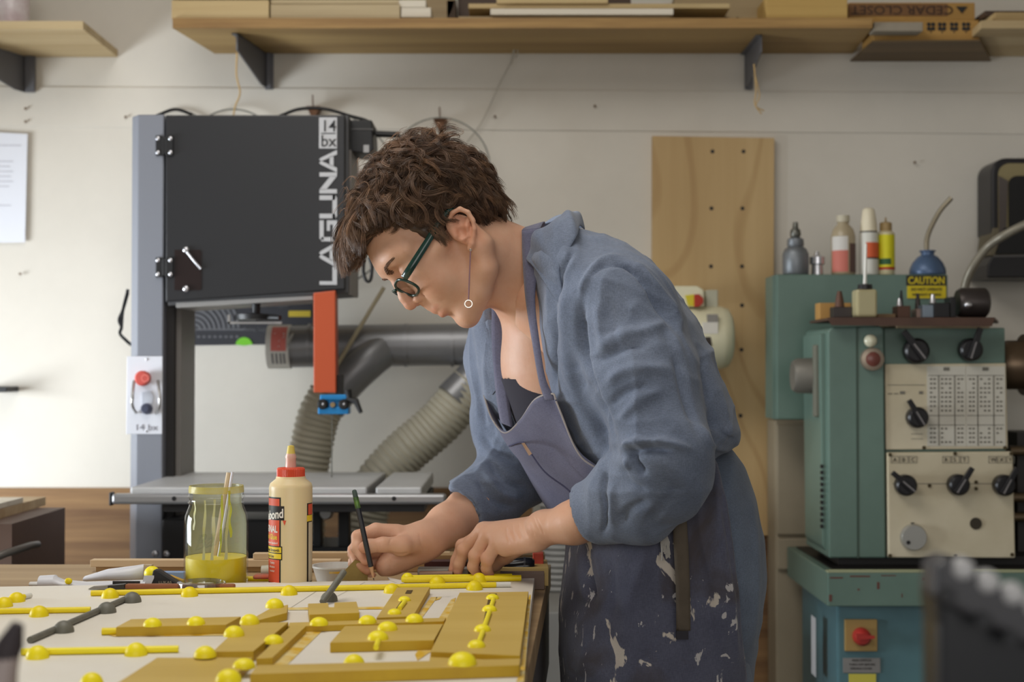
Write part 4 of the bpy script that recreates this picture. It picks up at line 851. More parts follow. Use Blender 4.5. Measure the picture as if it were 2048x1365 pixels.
rod('painted_dowel', 'thin yellow dowel behind all others, near the fingertips', (818, 1160.2), (1024, 1157.2), M_yel2, [(815, 1161)], r=.0036, rb=.0105)
rod('painted_dowel', 'yellow dowel with one half ball at the left edge of the panel', (-40, 1230), (181, 1226), M_yel, [(78, 1233)], r=.0040, rb=.0128)
rod('painted_dowel', 'yellow dowel with two large half balls nearest to the camera at the left', (44, 1312), (357, 1306), M_yel2, [(75, 1317), (272, 1311)], r=.0042, rb=.0132)
rod('painted_dowel', 'short yellow dowel with two touching half balls at the far left edge', (-20, 1214), (48, 1200), M_yel, [(8, 1214), (33, 1204)], r=.004, rb=.0122, ends=((61, 1197), M_wht))
rod('painted_dowel', 'dark grey dowel with three half balls slanting across the left of the panel', (60, 1288), (268, 1197), M_gry, [(127, 1265), (213, 1226), (264, 1205)], r=.0042, rb=.0132)
rod('painted_dowel', 'yellow stub of dowel sticking out of the narrow ochre strip at the left', (204, 1271), (236, 1270.5), M_yel, [], r=.0045)
# tilted grey stick
t = thing('painted_dowel', 'dark grey dowel tilted up through a single grey ball behind the small ochre block', 'dowel', O(655, 1203))
p0 = O(645, 1211)+Vector((0, 0, .004)); p1 = P(688, 1145, p0.y+.05)
MB().tube([p0, p1], .0048, 12).build('rod', M_gry, t, smooth=50); MB().ell(O(658, 1203)+Vector((0, 0, .0005)), .0125, .0125, .0135, 24, 10, z0=-.02).build('half_ball', M_gry, t, smooth=60)
# slabs
def slab(label, top, h=.012, h0=0., m=M_olv, balls=(), rb=.0115, cuts=(), stubs=(), group=None):
    tp = [onplane(x, y, ZB+h0+h) for x, y in top]
    c = sum(tp, Vector())/len(tp); c.z = ZB+h0
    t = thing('ochre_block', label, 'wood block', c, group)
    k = MB(); k.prism([Vector((p.x, p.y, ZB+h0+.0003)) for p in tp], (0, 0, h-.0003)); k.mi = [0, 0]+[1]*len(tp); k.build('board', [m, M_oedge], t, bevel=.0005)
    for b_ in balls:
        x, y = b_[:2]; halfball(x, y, t, M_yel2, h0+h, b_[2] if len(b_) > 2 else rb, b_[3] if len(b_) > 3 else .8)
    for cpoly in cuts: MB().add([onplane(x, y, ZB+h0+h+.0005) for x, y in cpoly], [tuple(range(len(cpoly)))]).build('notch', mat('notch_dark', (84, 64, 24), rough=.8), t)
    for a, b_ in stubs:
        p, q = onplane(*a, ZB+h0+h+.002), onplane(*b_, ZB+h0+h+.002); MB().tube([p, q], .0032, 10).build('yellow_peg', M_yel2, t, smooth=50)
    return t
slab('large ochre board at the right end of the panel with four yellow knobs', [(919, 1186), (1057, 1184), (1040, 1312), (861, 1304)], .012,
     balls=[(985, 1198, .0092, .7), (979, 1222, .0100, .75), (965, 1262, .0104, .75), (953, 1294, .0104, .75)],
     cuts=[[(978, 1188), (994, 1188), (992, 1196), (977, 1196)], [(976, 1200), (984, 1200), (974, 1252), (965, 1252)], [(962, 1262), (972, 1262), (960, 1288), (950, 1288)]],
     stubs=[((987, 1200), (981, 1219)), ((979, 1225), (968, 1257)), ((966, 1265), (956, 1290))])
slab('low ochre strip at the near end of the large ochre board', [(861, 1308), (1016, 1306), (1038, 1316), (1036, 1322), (858, 1326)], .006)
slab('ochre board crossing the middle of the panel under two stacked yellow balls', [(690, 1253), (886, 1249), (868, 1281), (660, 1286)], .012, balls=[(775, 1260, .0125), (756, 1279, .0125)], stubs=[((757, 1282), (752, 1296))])
slab('slanting ochre board with a dark slot and two small yellow knobs', [(794, 1176), (860, 1175), (826, 1233), (753, 1236)], .010, balls=[(809, 1202, .0088, .7), (789, 1228, .0092, .7)], cuts=[[(814, 1181), (826, 1181), (822, 1188), (810, 1188)], [(803, 1202), (811, 1202), (801, 1217), (792, 1217)]], stubs=[((810, 1204), (799, 1218))])
slab('small notched ochre block behind a yellow half ball', [(616, 1208), (656, 1206.5), (658, 1216), (668, 1216), (669, 1206), (713, 1204), (719, 1226), (619, 1230)], .014)
slab('long thin ochre rail running behind the middle boards', [(579, 1246), (892, 1236), (888, 1243), (576, 1254)], .008, balls=[(638, 1250), (735, 1246), (829, 1243)], rb=.0118)
slab('diagonal ochre board left of the centre of the panel', [(486, 1247), (577, 1245), (507, 1303), (425, 1304)], .012, balls=[(468, 1272, .0125, .95), (499, 1248, .0125, .95), (410, 1314, .0125, .95)])
slab('narrow diagonal ochre board beside the wider diagonal one', [(582, 1252), (612, 1253), (545, 1316), (512, 1318)], .009, balls=[(547, 1286, .0118), (488, 1336, .0125)])
slab('narrow ochre strip with two half balls at the left of the panel', [(262, 1239), (482, 1234), (452, 1250), (232, 1255)], .012, balls=[(305, 1252, .0115, .85), (392, 1249, .0115, .85)])
slab('short ochre piece touching the far end of the diagonal board', [(540, 1218), (576, 1210), (574, 1226), (510, 1243), (500, 1240)], .010, balls=[(549, 1215, .0125, .95)])
slab('large ochre board filling the front left of the ochre pieces', [(314, 1316), (505, 1316), (470, 1352), (440, 1395), (190, 1395)], .010, balls=[(457, 1364, .0135, .95)])
slab('long ochre bar running along the near side of the pieces', [(515, 1331), (1041, 1318), (1039, 1331), (500, 1349)], .013, balls=[(925, 1329, .0155, .85)])
t = thing('half_ball', 'single yellow half ball lying between the middle board and the long near bar', 'half ball', O(708, 1334)); halfball(708, 1334, t, M_yel2, nm='ball_body')
t = thing('half_ball', 'single yellow half ball cut by the bottom of the photo at the left', 'half ball', O(183, 1372)); halfball(183, 1372, t, M_yel2, r=.0125, nm='ball_body')
# ================================================================== things at the far side of the table
def Yof(py, z=ZB): return onplane(1024, py, z).y
# glue bottle
Yg2 = 2.237; gb = P(581, 1166, Yg2); u_ = pxm(Yg2); gx = -(gb.z-ZT-.0005)/u_
g = thing('glue_bottle', 'tall wood glue bottle with a red label, red cap and pointed nozzle', 'glue bottle', gb)
R_ = 43*u_
def lz(pr): return [(r*u_, h*u_) for r, h in pr]
MB().lathe(lz([(40, gx), (43, gx+3), (43, 190), (41, 198), (30, 207), (29, 212)]), gb, 'z', 40).build('bottle_body', mat('glue_cream', (226, 205, 160), rough=.35, sss=.15), g, smooth=40)
cp = MB(); n = 48; pr = [(28, 208), (28, 226), (26, 229), (12, 230)]
vs = []
for r, h in pr:
    for i in range(n*2):
        a = math.pi*i/n; rr_ = r*(1 if (i % 2 or h > 227) else .965); vs.append(gb+Vector((math.cos(a)*rr_*u_, math.sin(a)*rr_*u_, h*u_)))
m2 = n*2
cp.add(vs, [(j*m2+i, j*m2+(i+1) % m2, (j+1)*m2+(i+1) % m2, (j+1)*m2+i) for j in range(len(pr)-1) for i in range(m2)]+[tuple(range((len(pr)-1)*m2, len(pr)*m2))])
cp.build('screw_cap', mat('cap_red', (214, 78, 48), rough=.4), g)
MB().lathe(lz([(11, 229), (10, 246), (11.5, 250), (8.5, 258), (6, 272), (.1, 273)]), gb, 'z', 24).build('nozzle', mat('nozzle_pink', (222, 176, 160), rough=.35, sss=.2), g, smooth=50)
MB().lathe(lz([(8.9, 257), (6.4, 272.5), (.1, 274)]), gb, 'z', 20).build('nozzle_tip', mat('tip_yellow', (214, 190, 92), rough=.5), g, smooth=50)
def cyl(t, base, r, h0, h1, x0, x1, m, nm, u_=u_):
    """patch on the front of a cylinder between image offsets x0..x1 (px from axis), |x|<=r"""
    a0, a1 = math.asin(max(-1, x0/r)), math.asin(min(1, x1/r)); vs = []; n = 16
    for i in range(n+1):
        a = a0+(a1-a0)*i/n
        for h in (h0, h1):
            vs.append(base+Vector((math.sin(a)*r*u_, -math.cos(a)*r*u_, h*u_)))
    return MB().add(vs, [(2*i, 2*i+2, 2*i+3, 2*i+1) for i in range(n)]).build(nm, m, t, smooth=60)
M_lr = mat('label_red_orange', (222, 88, 58), rough=.5); M_lk = mat('label_black', (36, 30, 28), rough=.5); M_ly = mat('label_yellow', (236, 204, 44), rough=.5); M_lw = mat('label_text_white', (232, 226, 218), rough=.5)
cyl(g, gb, 43.15, 2, 173, -43.1, -13, M_lk, 'label_border'); cyl(g, gb, 43.3, 5, 170, -43.2, -16, M_lr, 'label')
cyl(g, gb, 43.4, 128, 156, -43.3, -6, M_lk, 'logo_band'); 
cyl(g, gb, 43.4, 50, 77, -43.3, -10, M_lk, 'strength_band'); cyl(g, gb, 43.55, 64, 75, -43.4, -12, M_ly, 'yellow_stripe'); cyl(g, gb, 43.55, 52, 62, -43.4, -12, M_ly, 'yellow_stripe')
def cyltext(t, base, r, txt, xr, h, hp, m, sx=1., bold=.02, u_=u_, nm='lettering', slope=0.):
    """text ending (right edge) at image offset xr on cylinder radius r px, baseline height h px"""
    mb = text_mb(txt, hp/.7, .02, bold=bold*hp/.7)
    w_ = max(v.x for v in mb.v); ar = math.asin(xr/r)
    out = MB(); vs = []
    for v in mb.v:
        a = ar-(w_-v.x)*sx/r; rr_ = r - v.y*.5
        vs.append(base+Vector((math.sin(a)*rr_*u_, -math.cos(a)*rr_*u_, (h+v.z+slope*(v.x-w_))*u_)))
    out.v = vs; out.f = mb.f; out.mi = mb.mi
    return out.build(nm, m, t)
cyltext(g, gb, 43.7, 'Titebond', -8, 134, 17, M_lw, sx=.8, bold=.03, slope=.12)
cyltext(g, gb, 43.7, 'ORIGINAL', -20, 104, 13, M_lw, sx=.72, bold=.03); cyltext(g, gb, 43.7, 'Wood Glue', -21, 90, 10, M_ly, sx=.8, bold=.025)
cyltext(g, gb, 43.7, 'Professional Standard', -20, 81, 4, M_lw, sx=.9); cyltext(g, gb, 43.8, 'Ultimate Strength', -16, 66, 6, M_lk, sx=.85); cyltext(g, gb, 43.8, 'Easy to Use', -28, 54, 6, M_lk, sx=.85)
for i, s_ in enumerate(('Quality', 'Adhesive', 'Interior')): cyltext(g, gb, 43.7, s_, -26, 42-i*8, 4, M_lw, sx=.9)
cyl(g, gb, 43.2, 3, 160, 36, 43.1, M_lk, 'rear_label_border'); cyl(g, gb, 43.35, 137, 158, 38, 43.3, M_lr, 'rear_label_red'); cyl(g, gb, 43.4, 124, 136, 36, 43.3, M_ly, 'rear_label_yellow'); cyl(g, gb, 43.35, 5, 122, 38.5, 43.3, mat('label_beige', (206, 196, 172)), 'rear_label')
MB().prism([gb+Vector((-9*u_, -43.4*u_, 128*u_)), gb+Vector((-2*u_, -43.6*u_, 128*u_)), gb+Vector((-5.5*u_, -43.5*u_, 118*u_))], (0, .0004, 0)).build('orange_triangle', M_lr, g)
# mason jar
Yj = 2.252; jb = P(432, 1166, Yj); uj = pxm(Yj); jx = -(jb.z-ZT-.0005)/uj
M_glass = thin_glass('jar_glass', (246, 248, 246), .03)
j = thing('mason_jar', 'glass jar of yellow paint water with drips down its sides and two sticks', 'jar', jb)
outer = [(50, jx), (60, jx+3), (63, jx+14), (63, 60), (63, 120), (61, 135), (55, 150), (52.5, 157), (56, 160), (53, 163), (53, 169), (56.5, 172), (54, 175), (54, 188), (53, 193), (50.5, 193), (50.5, 187)]
inner = []
MB().lathe([(.01*uj, (jx+2)*uj)]+[(r*uj, h*uj) for r, h in outer+inner], jb, 'z', 64, cap=False).build('jar_glass', M_glass, j, smooth=50)
MB().lathe([(r*uj, h*uj) for r, h in [(.01, jx+5.4), (55.6, jx+6.4), (59.6, jx+14.4), (59.6, 52), (59.6, 52.3), (.01, 52.3)]], jb, 'z', 48).build('paint_water', mat('paint_water_m', (232, 206, 40), rough=.35, rgb2=(222, 206, 96), scale=9, thr=(.3, .6)), j, smooth=30)
M_film = mat('dried_film', (206, 206, 176), rough=.5, rgb2=(206, 196, 110), scale=18)
dr = MB(); 
for x0, x1, xm, h0, h1, w_, mm in ((-16, -12, -10, 8, 168, 3.0, 0), (0, 6, 10, 8, 170, 3.4, 0), (28, 34, 30, 12, 160, 3.0, 0), (18, 20, 24, 60, 178, 2.4, 1), (38, 32, 36, 95, 186, 2.6, 1), (-34, -36, -32, 110, 165, 2.2, 0)):
    vs = []; n = 22; rj = 60.3
    for i in range(n+1):
        tt = i/n; h = h0+(h1-h0)*tt; x = x0*(1-tt)**2+2*xm*tt*(1-tt)+x1*tt*tt+math.sin(tt*14+x0)*.8; ww = w_*(.55+.45*math.sin(tt*7+x0)**2)
        # radius of inner wall at this height
        rj = 59.2 if h < 118 else np.interp(h, [118, 134, 148, 160, 186], [59.2, 57.2, 51.4, 48.9, 49.4])
        for s_ in (-1, 1):
            q = (x+s_*ww)/rj; a = math.asin(max(-1, min(1, q))); vs.append(jb+Vector((math.sin(a)*rj*uj, -math.cos(a)*rj*uj, h*uj)))
    MB().add(vs, [(2*i, 2*i+1, 2*i+3, 2*i+2) for i in range(n)]).build('paint_drip', M_film if mm == 0 else mat('drip_yellow', (206, 206, 70), rough=.4), j, smooth=60)
# back wall cloudy film of the jar
vs = []; n = 30
for i in range(n+1):
    a = math.pi*(.55+.9*i/n)*1.0
    for h in (53, 80, 118, 134, 148, 160, 186):
        rj = 59.3 if h < 119 else float(np.interp(h, [118, 134, 148, 160, 186], [59.3, 57.3, 51.5, 49., 49.5])); vs.append(jb+Vector((math.sin(a)*rj*uj, -math.cos(a)*rj*uj, h*uj)))
MB().add(vs, [(7*i+q, 7*(i+1)+q, 7*(i+1)+q+1, 7*i+q+1) for i in range(n) for q in range(6)]).build('cloudy_film', mat('cloud_film', (206, 206, 190), rough=.6, rgb2=(196, 200, 168), scale=22, alpha=.62), j, smooth=60)
mb = text_mb('Ball', 40, 1.2, bold=.6, shear=.35)
wb = max(v.x for v in mb.v); k = MB(); vs = []
for v in mb.v:
    a = ((v.x-wb/2)*1.0)/63.2; vs.append(jb+Vector((math.sin(a)*(63.1-v.y)*uj, -math.cos(a)*(63.1-v.y)*uj, (70+v.z+.28*(v.x))*uj)))
k.v = vs; k.f = mb.f; k.mi = mb.mi; k.build('embossed_script', M_glass, j)
MB().lathe([(r*uj, h*uj) for r, h in [(50.2, 193.2), (53.2, 193.4), (54.2, 188), (54.3, 180)]], jb, 'z', 48, cap=False).build('rim_paint', mat('rim_yellow', (204, 186, 60), rough=.5, alpha=.55), j, smooth=60)
MB().tube([P(428, 1120, Yj+.01), P(458, 946, Yj+.025)], .0042, 10).build('wooden_stir_stick', mat('stir_wood', (206, 184, 150), rough=.6), label='pale round wooden stick standing in the glass jar', cat='stick', smooth=50)
MB().tube([P(436, 1120, Yj+.0), P(465, 945, Yj+.012)], .0022, 10).build('brush_handle', mat('white_gloss', (214, 214, 226), rough=.3), label='thin white handle standing in the glass jar beside the wooden stick', cat='brush handle', smooth=50)
# glass disc in front of the jar
gl = onplane(420, 1170, ZB); c = Vector((P(418, 0, gl.y+.0).x, Yof(1177), ZB+.0005))
MB().lathe([(.001, 0), (.034, 0), (.037, .003), (.036, .009), (.03, .0105), (.028, .006), (.001, .006)], c, 'z', 40).build('glass_lid', thin_glass('lid_glass', (226, 228, 226), .25, .1), label='clear glass lid lying in front of the jar', cat='lid', smooth=40)
# paint brush in front
t = thing('paint_brush', 'flat paint brush with brown handle lying in front of the jar', 'brush', O(300, 1184))
p = O(240, 1186); q = O(469, 1181)
MB().box((p.x, q.y, ZB+.0005), (q.x, q.y+.012, ZB+.0085)).build('handle', mat('handle_brown', (140, 84, 52), rough=.45, var=.15, scale=20), t, bevel=.003)
a = O(205, 1187); b = O(172, 1187)
k = MB(); k.prism([(p.x-.0005, q.y, ZB+.0005), (p.x-.0005, q.y, ZB+.0085), (a.x, q.y, ZB+.0065), (a.x, q.y, ZB+.0015)], (0, .012, 0)); k.build('ferrule', mat('ferrule_dark', (58, 54, 54), rough=.4, metal=.5), t)
k = MB(); k.prism([(a.x-.0005, q.y, ZB+.0015), (a.x-.0005, q.y, ZB+.0065), (b.x, q.y+.001, ZB+.0045), (b.x-.006, q.y+.001, ZB+.0015)], (0, .010, 0)); k.build('bristles', mat('bristle_grey', (138, 132, 124), rough=.8, bump=.4), t)
# paint tubes
def tubething(name, label, cap_px, body, Y, m, mcap, z=ZT):
    pass
Yp = 2.30; zt_p = ZT+.0005
t = thing('paint_tube', 'crumpled white paint tube with a white cap lying left of the jar, nearest one', 'paint tube', Vector((P(150, 0, 2.24).x, 2.24, ZB)))
def flat_tube(t, pts, Y, m, r0, nm='tube_body', n=20):
    """pts: (px,py centre, half height px, half depth m)"""
    k = MB(); vs = []; u2 = pxm(Y)
    for px, py, hh, hd in pts:
        c = P(px, py, Y)
        for i in range(n):
            a = 2*math.pi*i/n; vs.append(c+Vector((0, math.cos(a)*hd, math.sin(a)*hh*u2)))
    m_ = len(pts); k.add(vs, [(j*n+i, j*n+(i+1) % n, (j+1)*n+(i+1) % n, (j+1)*n+i) for j in range(m_-1) for i in range(n)]+[tuple(range(n)), tuple(range((m_-1)*n, m_*n))])
    return k.build(nm, m, t, smooth=45)
M_tw = mat('tube_white', (212, 212, 218), rough=.35, bump=.5, bscale=40)
flat_tube(t, [(80, 1165, 13, .014), (110, 1164, 13.5, .015), (113, 1165, 11, .014), (125, 1168, 8, .014), (170, 1170, 5, .018), (290, 1168, 7, .02), (295, 1168, 7, .02)], 2.235, M_tw, 0)
flat_tube(t, [(60, 1169, 4.5, .006), (78, 1169, 5, .006)], 2.235, mat('cap_offwhite', (200, 196, 190), rough=.4), 0, 'screw_cap')
MB().pbox(225, 1163, 280, 1170, 2.214, .001).build('tube_label', M_ink, t)
ell = MB(); ell.ell(P(137, 1163, 2.218), .006, .003, .005).build('yellow_blob', M_yel, t, smooth=60)
t = thing('paint_tube', 'large white paint tube propped up behind the crumpled one', 'paint tube', Vector((P(230, 0, 2.29).x, 2.29, ZB)))
flat_tube(t, [(170, 1158, 5, .012), (215, 1150, 11, .016), (270, 1147, 15, .017), (288, 1146, 17, .004)], 2.29, M_tw, 0)
MB().pbox(287, 1131, 303, 1166, 2.285, .012).build('tube_cap', mat('tube_tan', (190, 168, 140), rough=.5), t)
t = thing('paint_tube', 'black labelled paint tube leaning between the white tube and the jar', 'paint tube', Vector((P(330, 0, 2.25).x, 2.25, ZB)))
k = MB(); k.pprism([(306, 1141), (316, 1142), (360, 1170), (300, 1170)], 2.225, .02); k.build('tube_body', mat('tube_black', (36, 35, 38), rough=.4), t, bevel=.002)
MB().pprism([(288, 1152), (308, 1152), (308, 1157), (302, 1170), (284, 1170)], 2.2235, .001).build('tube_label', M_tw, t)
ptext('LUKAS', 317, 1168, 5, 2.2238, mat('tube_print', (170, 160, 140)), t, wpx=26)
MB().ell(P(304, 1148, 2.25), .0125, .012, .012, 20, 10).build('yellow_ball', M_yel2, label='yellow ball peeking out behind the black paint tube', cat='ball', smooth=60)
MB().prism([P(338, 1152, 2.25), P(375, 1166, 2.25), P(362, 1170, 2.25), P(352, 1170, 2.25)], (0, .012, 0)).build('palette_scrap', mat('scrap_yellow', (190, 150, 60), rough=.6), label='yellow stained scrap leaning against the left of the jar', cat='scrap')
# lumber strips far side
def strip(x0, x1, y0, y1, Y, dep, m, label, z=None, name='wood_strip'):
    a = P(x0, y1, Y); b = P(x1, y0, Y); z0_ = a.z if z is None else z
    return MB().box((a.x, Y, z0_), (b.x, Y+dep, b.z)).build(name, m, label=label, cat='wood strip', bevel=.0008)
M_bir = wood('birch_strip', (216, 192, 158), (196, 166, 128), 0); M_bir2 = wood('birch_strip2', (180, 148, 104), (150, 118, 76), 0)
zs1 = ZT+.0006
strip(191, 700, 1135, 1150, 2.46, .018, M_bir2, 'lower tan wood strip of the pair lying behind the jar and paint tubes', z=zs1)
strip(180, 680, 1121, 1134.3, 2.455, .022, M_bir, 'upper pale wood strip of the pair lying behind the jar and paint tubes', z=P(0, 1134.6, 2.46).z+.0004)
strip(506, 545, 1108, 1116.5, 2.458, .02, M_bir, 'short pale stick end on top of the strips left of the glue bottle', z=P(0, 1121, 2.455).z+.0005)
strip(560, 900, 1106, 1118.5, 2.485, .02, wood('pale_long', (206, 180, 142), (186, 156, 116), 0), 'long pale strip behind the glue bottle and the writing hand', z=zs1)
strip(704, 1090, 1111, 1122, 2.46, .05, M_bir2, 'tan strip behind both hands', z=zs1)
strip(960, 1097, 1136, 1150, 2.30, .10, wood('yellow_pine', (206, 178, 112), (180, 146, 84), 0), 'yellowish pine strip end at the far right corner of the table', z=zs1)
strip(1000, 1089, 1148, 1159, 2.262, .03, mat('brown_strip', (112, 92, 80), rough=.6, var=.1), 'brown flat strip beside the far right corner of the panel', z=zs1)
strip(890, 900, 1100, 1102, 2.40, .01, M_dk, 'dark splinter', z=zs1) if False else None
MB().box((P(850, 0, 2.40).x, 2.40, zs1), (P(1000, 0, 2.40).x, 2.43, P(0, 1124, 2.40).z)).build('maroon_board', mat('maroon', (70, 30, 28), rough=.6), label='dark maroon board edge between the two hands', cat='board')
MB().box((P(620, 0, 2.30).x-.0, 2.25, ZT+.0006), (P(700, 0, 2.32).x, 2.27, ZT+.0006+.012)).build('painted_strip', M_yel, label='yellow painted strip behind the tilted grey dowel', cat='wood strip', bevel=.002)
MB().tube([Vector((P(498, 0, 2.3).x, 2.3, ZT+.012)), Vector((P(560, 0, 2.3).x, 2.3, ZT+.012))], .0042, 10).build('yellow_rod', M_yel, label='yellow rod passing behind the jar and glue bottle', cat='dowel', smooth=50)
# plastic tub
c = Vector((P(675, 0, 2.36).x, 2.36, ZT+.0006)); u2 = pxm(2.36)
t = thing('plastic_tub', 'shallow clear plastic tub with a yellow smear behind the glue bottle', 'tub', c)
M_tub = mat('tub_plastic', (222, 220, 214), rough=.3, trans=.3)
k = MB(); k.lathe([(.001, 0), (38*u2, 0), (46*u2, 26*u2), (49*u2, 28*u2), (49*u2, 31*u2), (45*u2, 31*u2), (37*u2, 3*u2), (.001, 2*u2)], c, 'z', 36)
k.build('tub_body', M_tub, t, smooth=40); cyl(t, c, 46, 20, 24, -8, 30, M_mus, 'yellow_smear', u_=u2)
# red/orange scrap + white cap behind the bottle
MB().box((P(508, 0, 2.23).x, 2.235, ZB+.0005), (P(545, 0, 2.23).x, 2.26, ZB+.007)).build('red_scrap', mat('red_scrap_m', (190, 78, 50), rough=.6, rgb2=(150, 110, 90), scale=40), label='small red orange scrap left of the foot of the glue bottle', cat='scrap', bevel=.003)
MB().lathe([(.001, -.007), (.008, -.007), (.009, .007), (.001, .007)], P(532, 1142, 2.27), 'x', 20).build('white_bung', mat('cap_soft', (196, 192, 176), rough=.5), label='white round cap lying just left of the glue bottle', cat='bung', smooth=40)
MB().box((P(320, 0, 2.38).x, 2.38, ZT+.0005), (P(378, 0, 2.38).x, 2.40, P(0, 1146, 2.38).z)).build('blue_strip', mat('blue_strip_m', (136, 160, 196), rough=.5), label='light blue strip seen left of the jar behind the paint tube', cat='strip')
# black handled tool + red block
t = thing('utility_tool', 'black handled tool lying behind the near hand beside a red block', 'tool', Vector((P(1035, 0, 2.31).x, 2.31, P(0, 1150, 2.31).z)))
MB().tube([P(995, 1138, 2.32), P(1006, 1136, 2.32), P(1050, 1133, 2.32), P(1064, 1132, 2.32), P(1069, 1132, 2.32)], [.008, .0125, .0145, .0135, .010], 20).build('handle', mat('gloss_black', (24, 24, 28), rough=.2), t, smooth=60)
MB().tube([P(1047, 1133, 2.32), P(1051, 1133, 2.32)], .0152, 20).build('handle_ring', mat('gloss_black2', (50, 50, 54), rough=.3), t, smooth=60)
MB().prism([P(900, 1143, 2.315), P(995, 1134, 2.315), P(995, 1141, 2.315), P(900, 1147, 2.315)], (0, .002, 0)).build('blade', mat('blade_m', (168, 166, 162), rough=.25, metal=.8), t)
MB().pprism([(1066, 1108), (1087, 1108), (1087, 1141), (1066, 1141)], 2.345, .03).build('red_block', mat('red_block_m', (206, 74, 52), rough=.5), label='red block standing behind the black tool handle', cat='block', bevel=.001)
strip(835, 935, 1139, 1146, 2.30, .03, mat('grey_strip_m', (170, 166, 156), rough=.5), 'grey metal ruler strip between the two hands', z=zs1, name='metal_strip')
strip(838, 905, 1146, 1156, 2.27, .02, mat('taupe_m', (164, 134, 112), rough=.6), 'small taupe wood piece in front of the metal strip between the hands', z=zs1)
k = MB(); k.pprism([(710, 1120), (735, 1128), (735, 1163), (700, 1163), (672, 1160)], 2.262, .004); k.build('card_scrap', mat('card_ochre', (150, 128, 70), rough=.7, var=.2, scale=30), label='ochre stained card leaning behind the pencil hand', cat='card')
MB().prism([O(775, 1157.5), O(812, 1166), O(800, 1171), O(782, 1164)], (0, 0, .002)).build('paper_cone', mat('paper_soft', (220, 214, 204), rough=.7), label='small white paper scrap beside the pencil tip', cat='paper')
# foreground brush at bottom-left
fb = thing('foreground_brush', 'out of focus brush with a dark bristle head leaning in at the lower left corner', 'brush', Vector((P(-10, 0, .95).x, .95, ZT)))
MB().tube([Vector((P(-25, 0, .95).x, .95, ZT+.001)), P(-5, 1420, .95), P(8, 1340, .95), P(22, 1290, .95)], [.014, .012, .009, .007], 16).build('handle', mat('fg_pink', (170, 158, 156), rough=.5), fb, smooth=60)
MB().tube([P(8, 1335, .95), P(20, 1290, .95), P(36, 1248, .95)], [.0075, .009, .004], 14).build('bristle_head', mat('fg_bristle', (62, 56, 60), rough=.7), fb, smooth=60)
# pale wall board between duct hose and plywood (lighter than the rusty boards)
MB().box((P(1065, 0, 3.93).x, 3.925, 0), (P(1304, 0, 3.93).x, 3.937, P(0, 976, 3.93).z)).build('wall_panel', mat('pale_panel', (176, 172, 162), rough=.7, var=.05), label='pale panel covering the lower wall behind the apron', cat='panel')
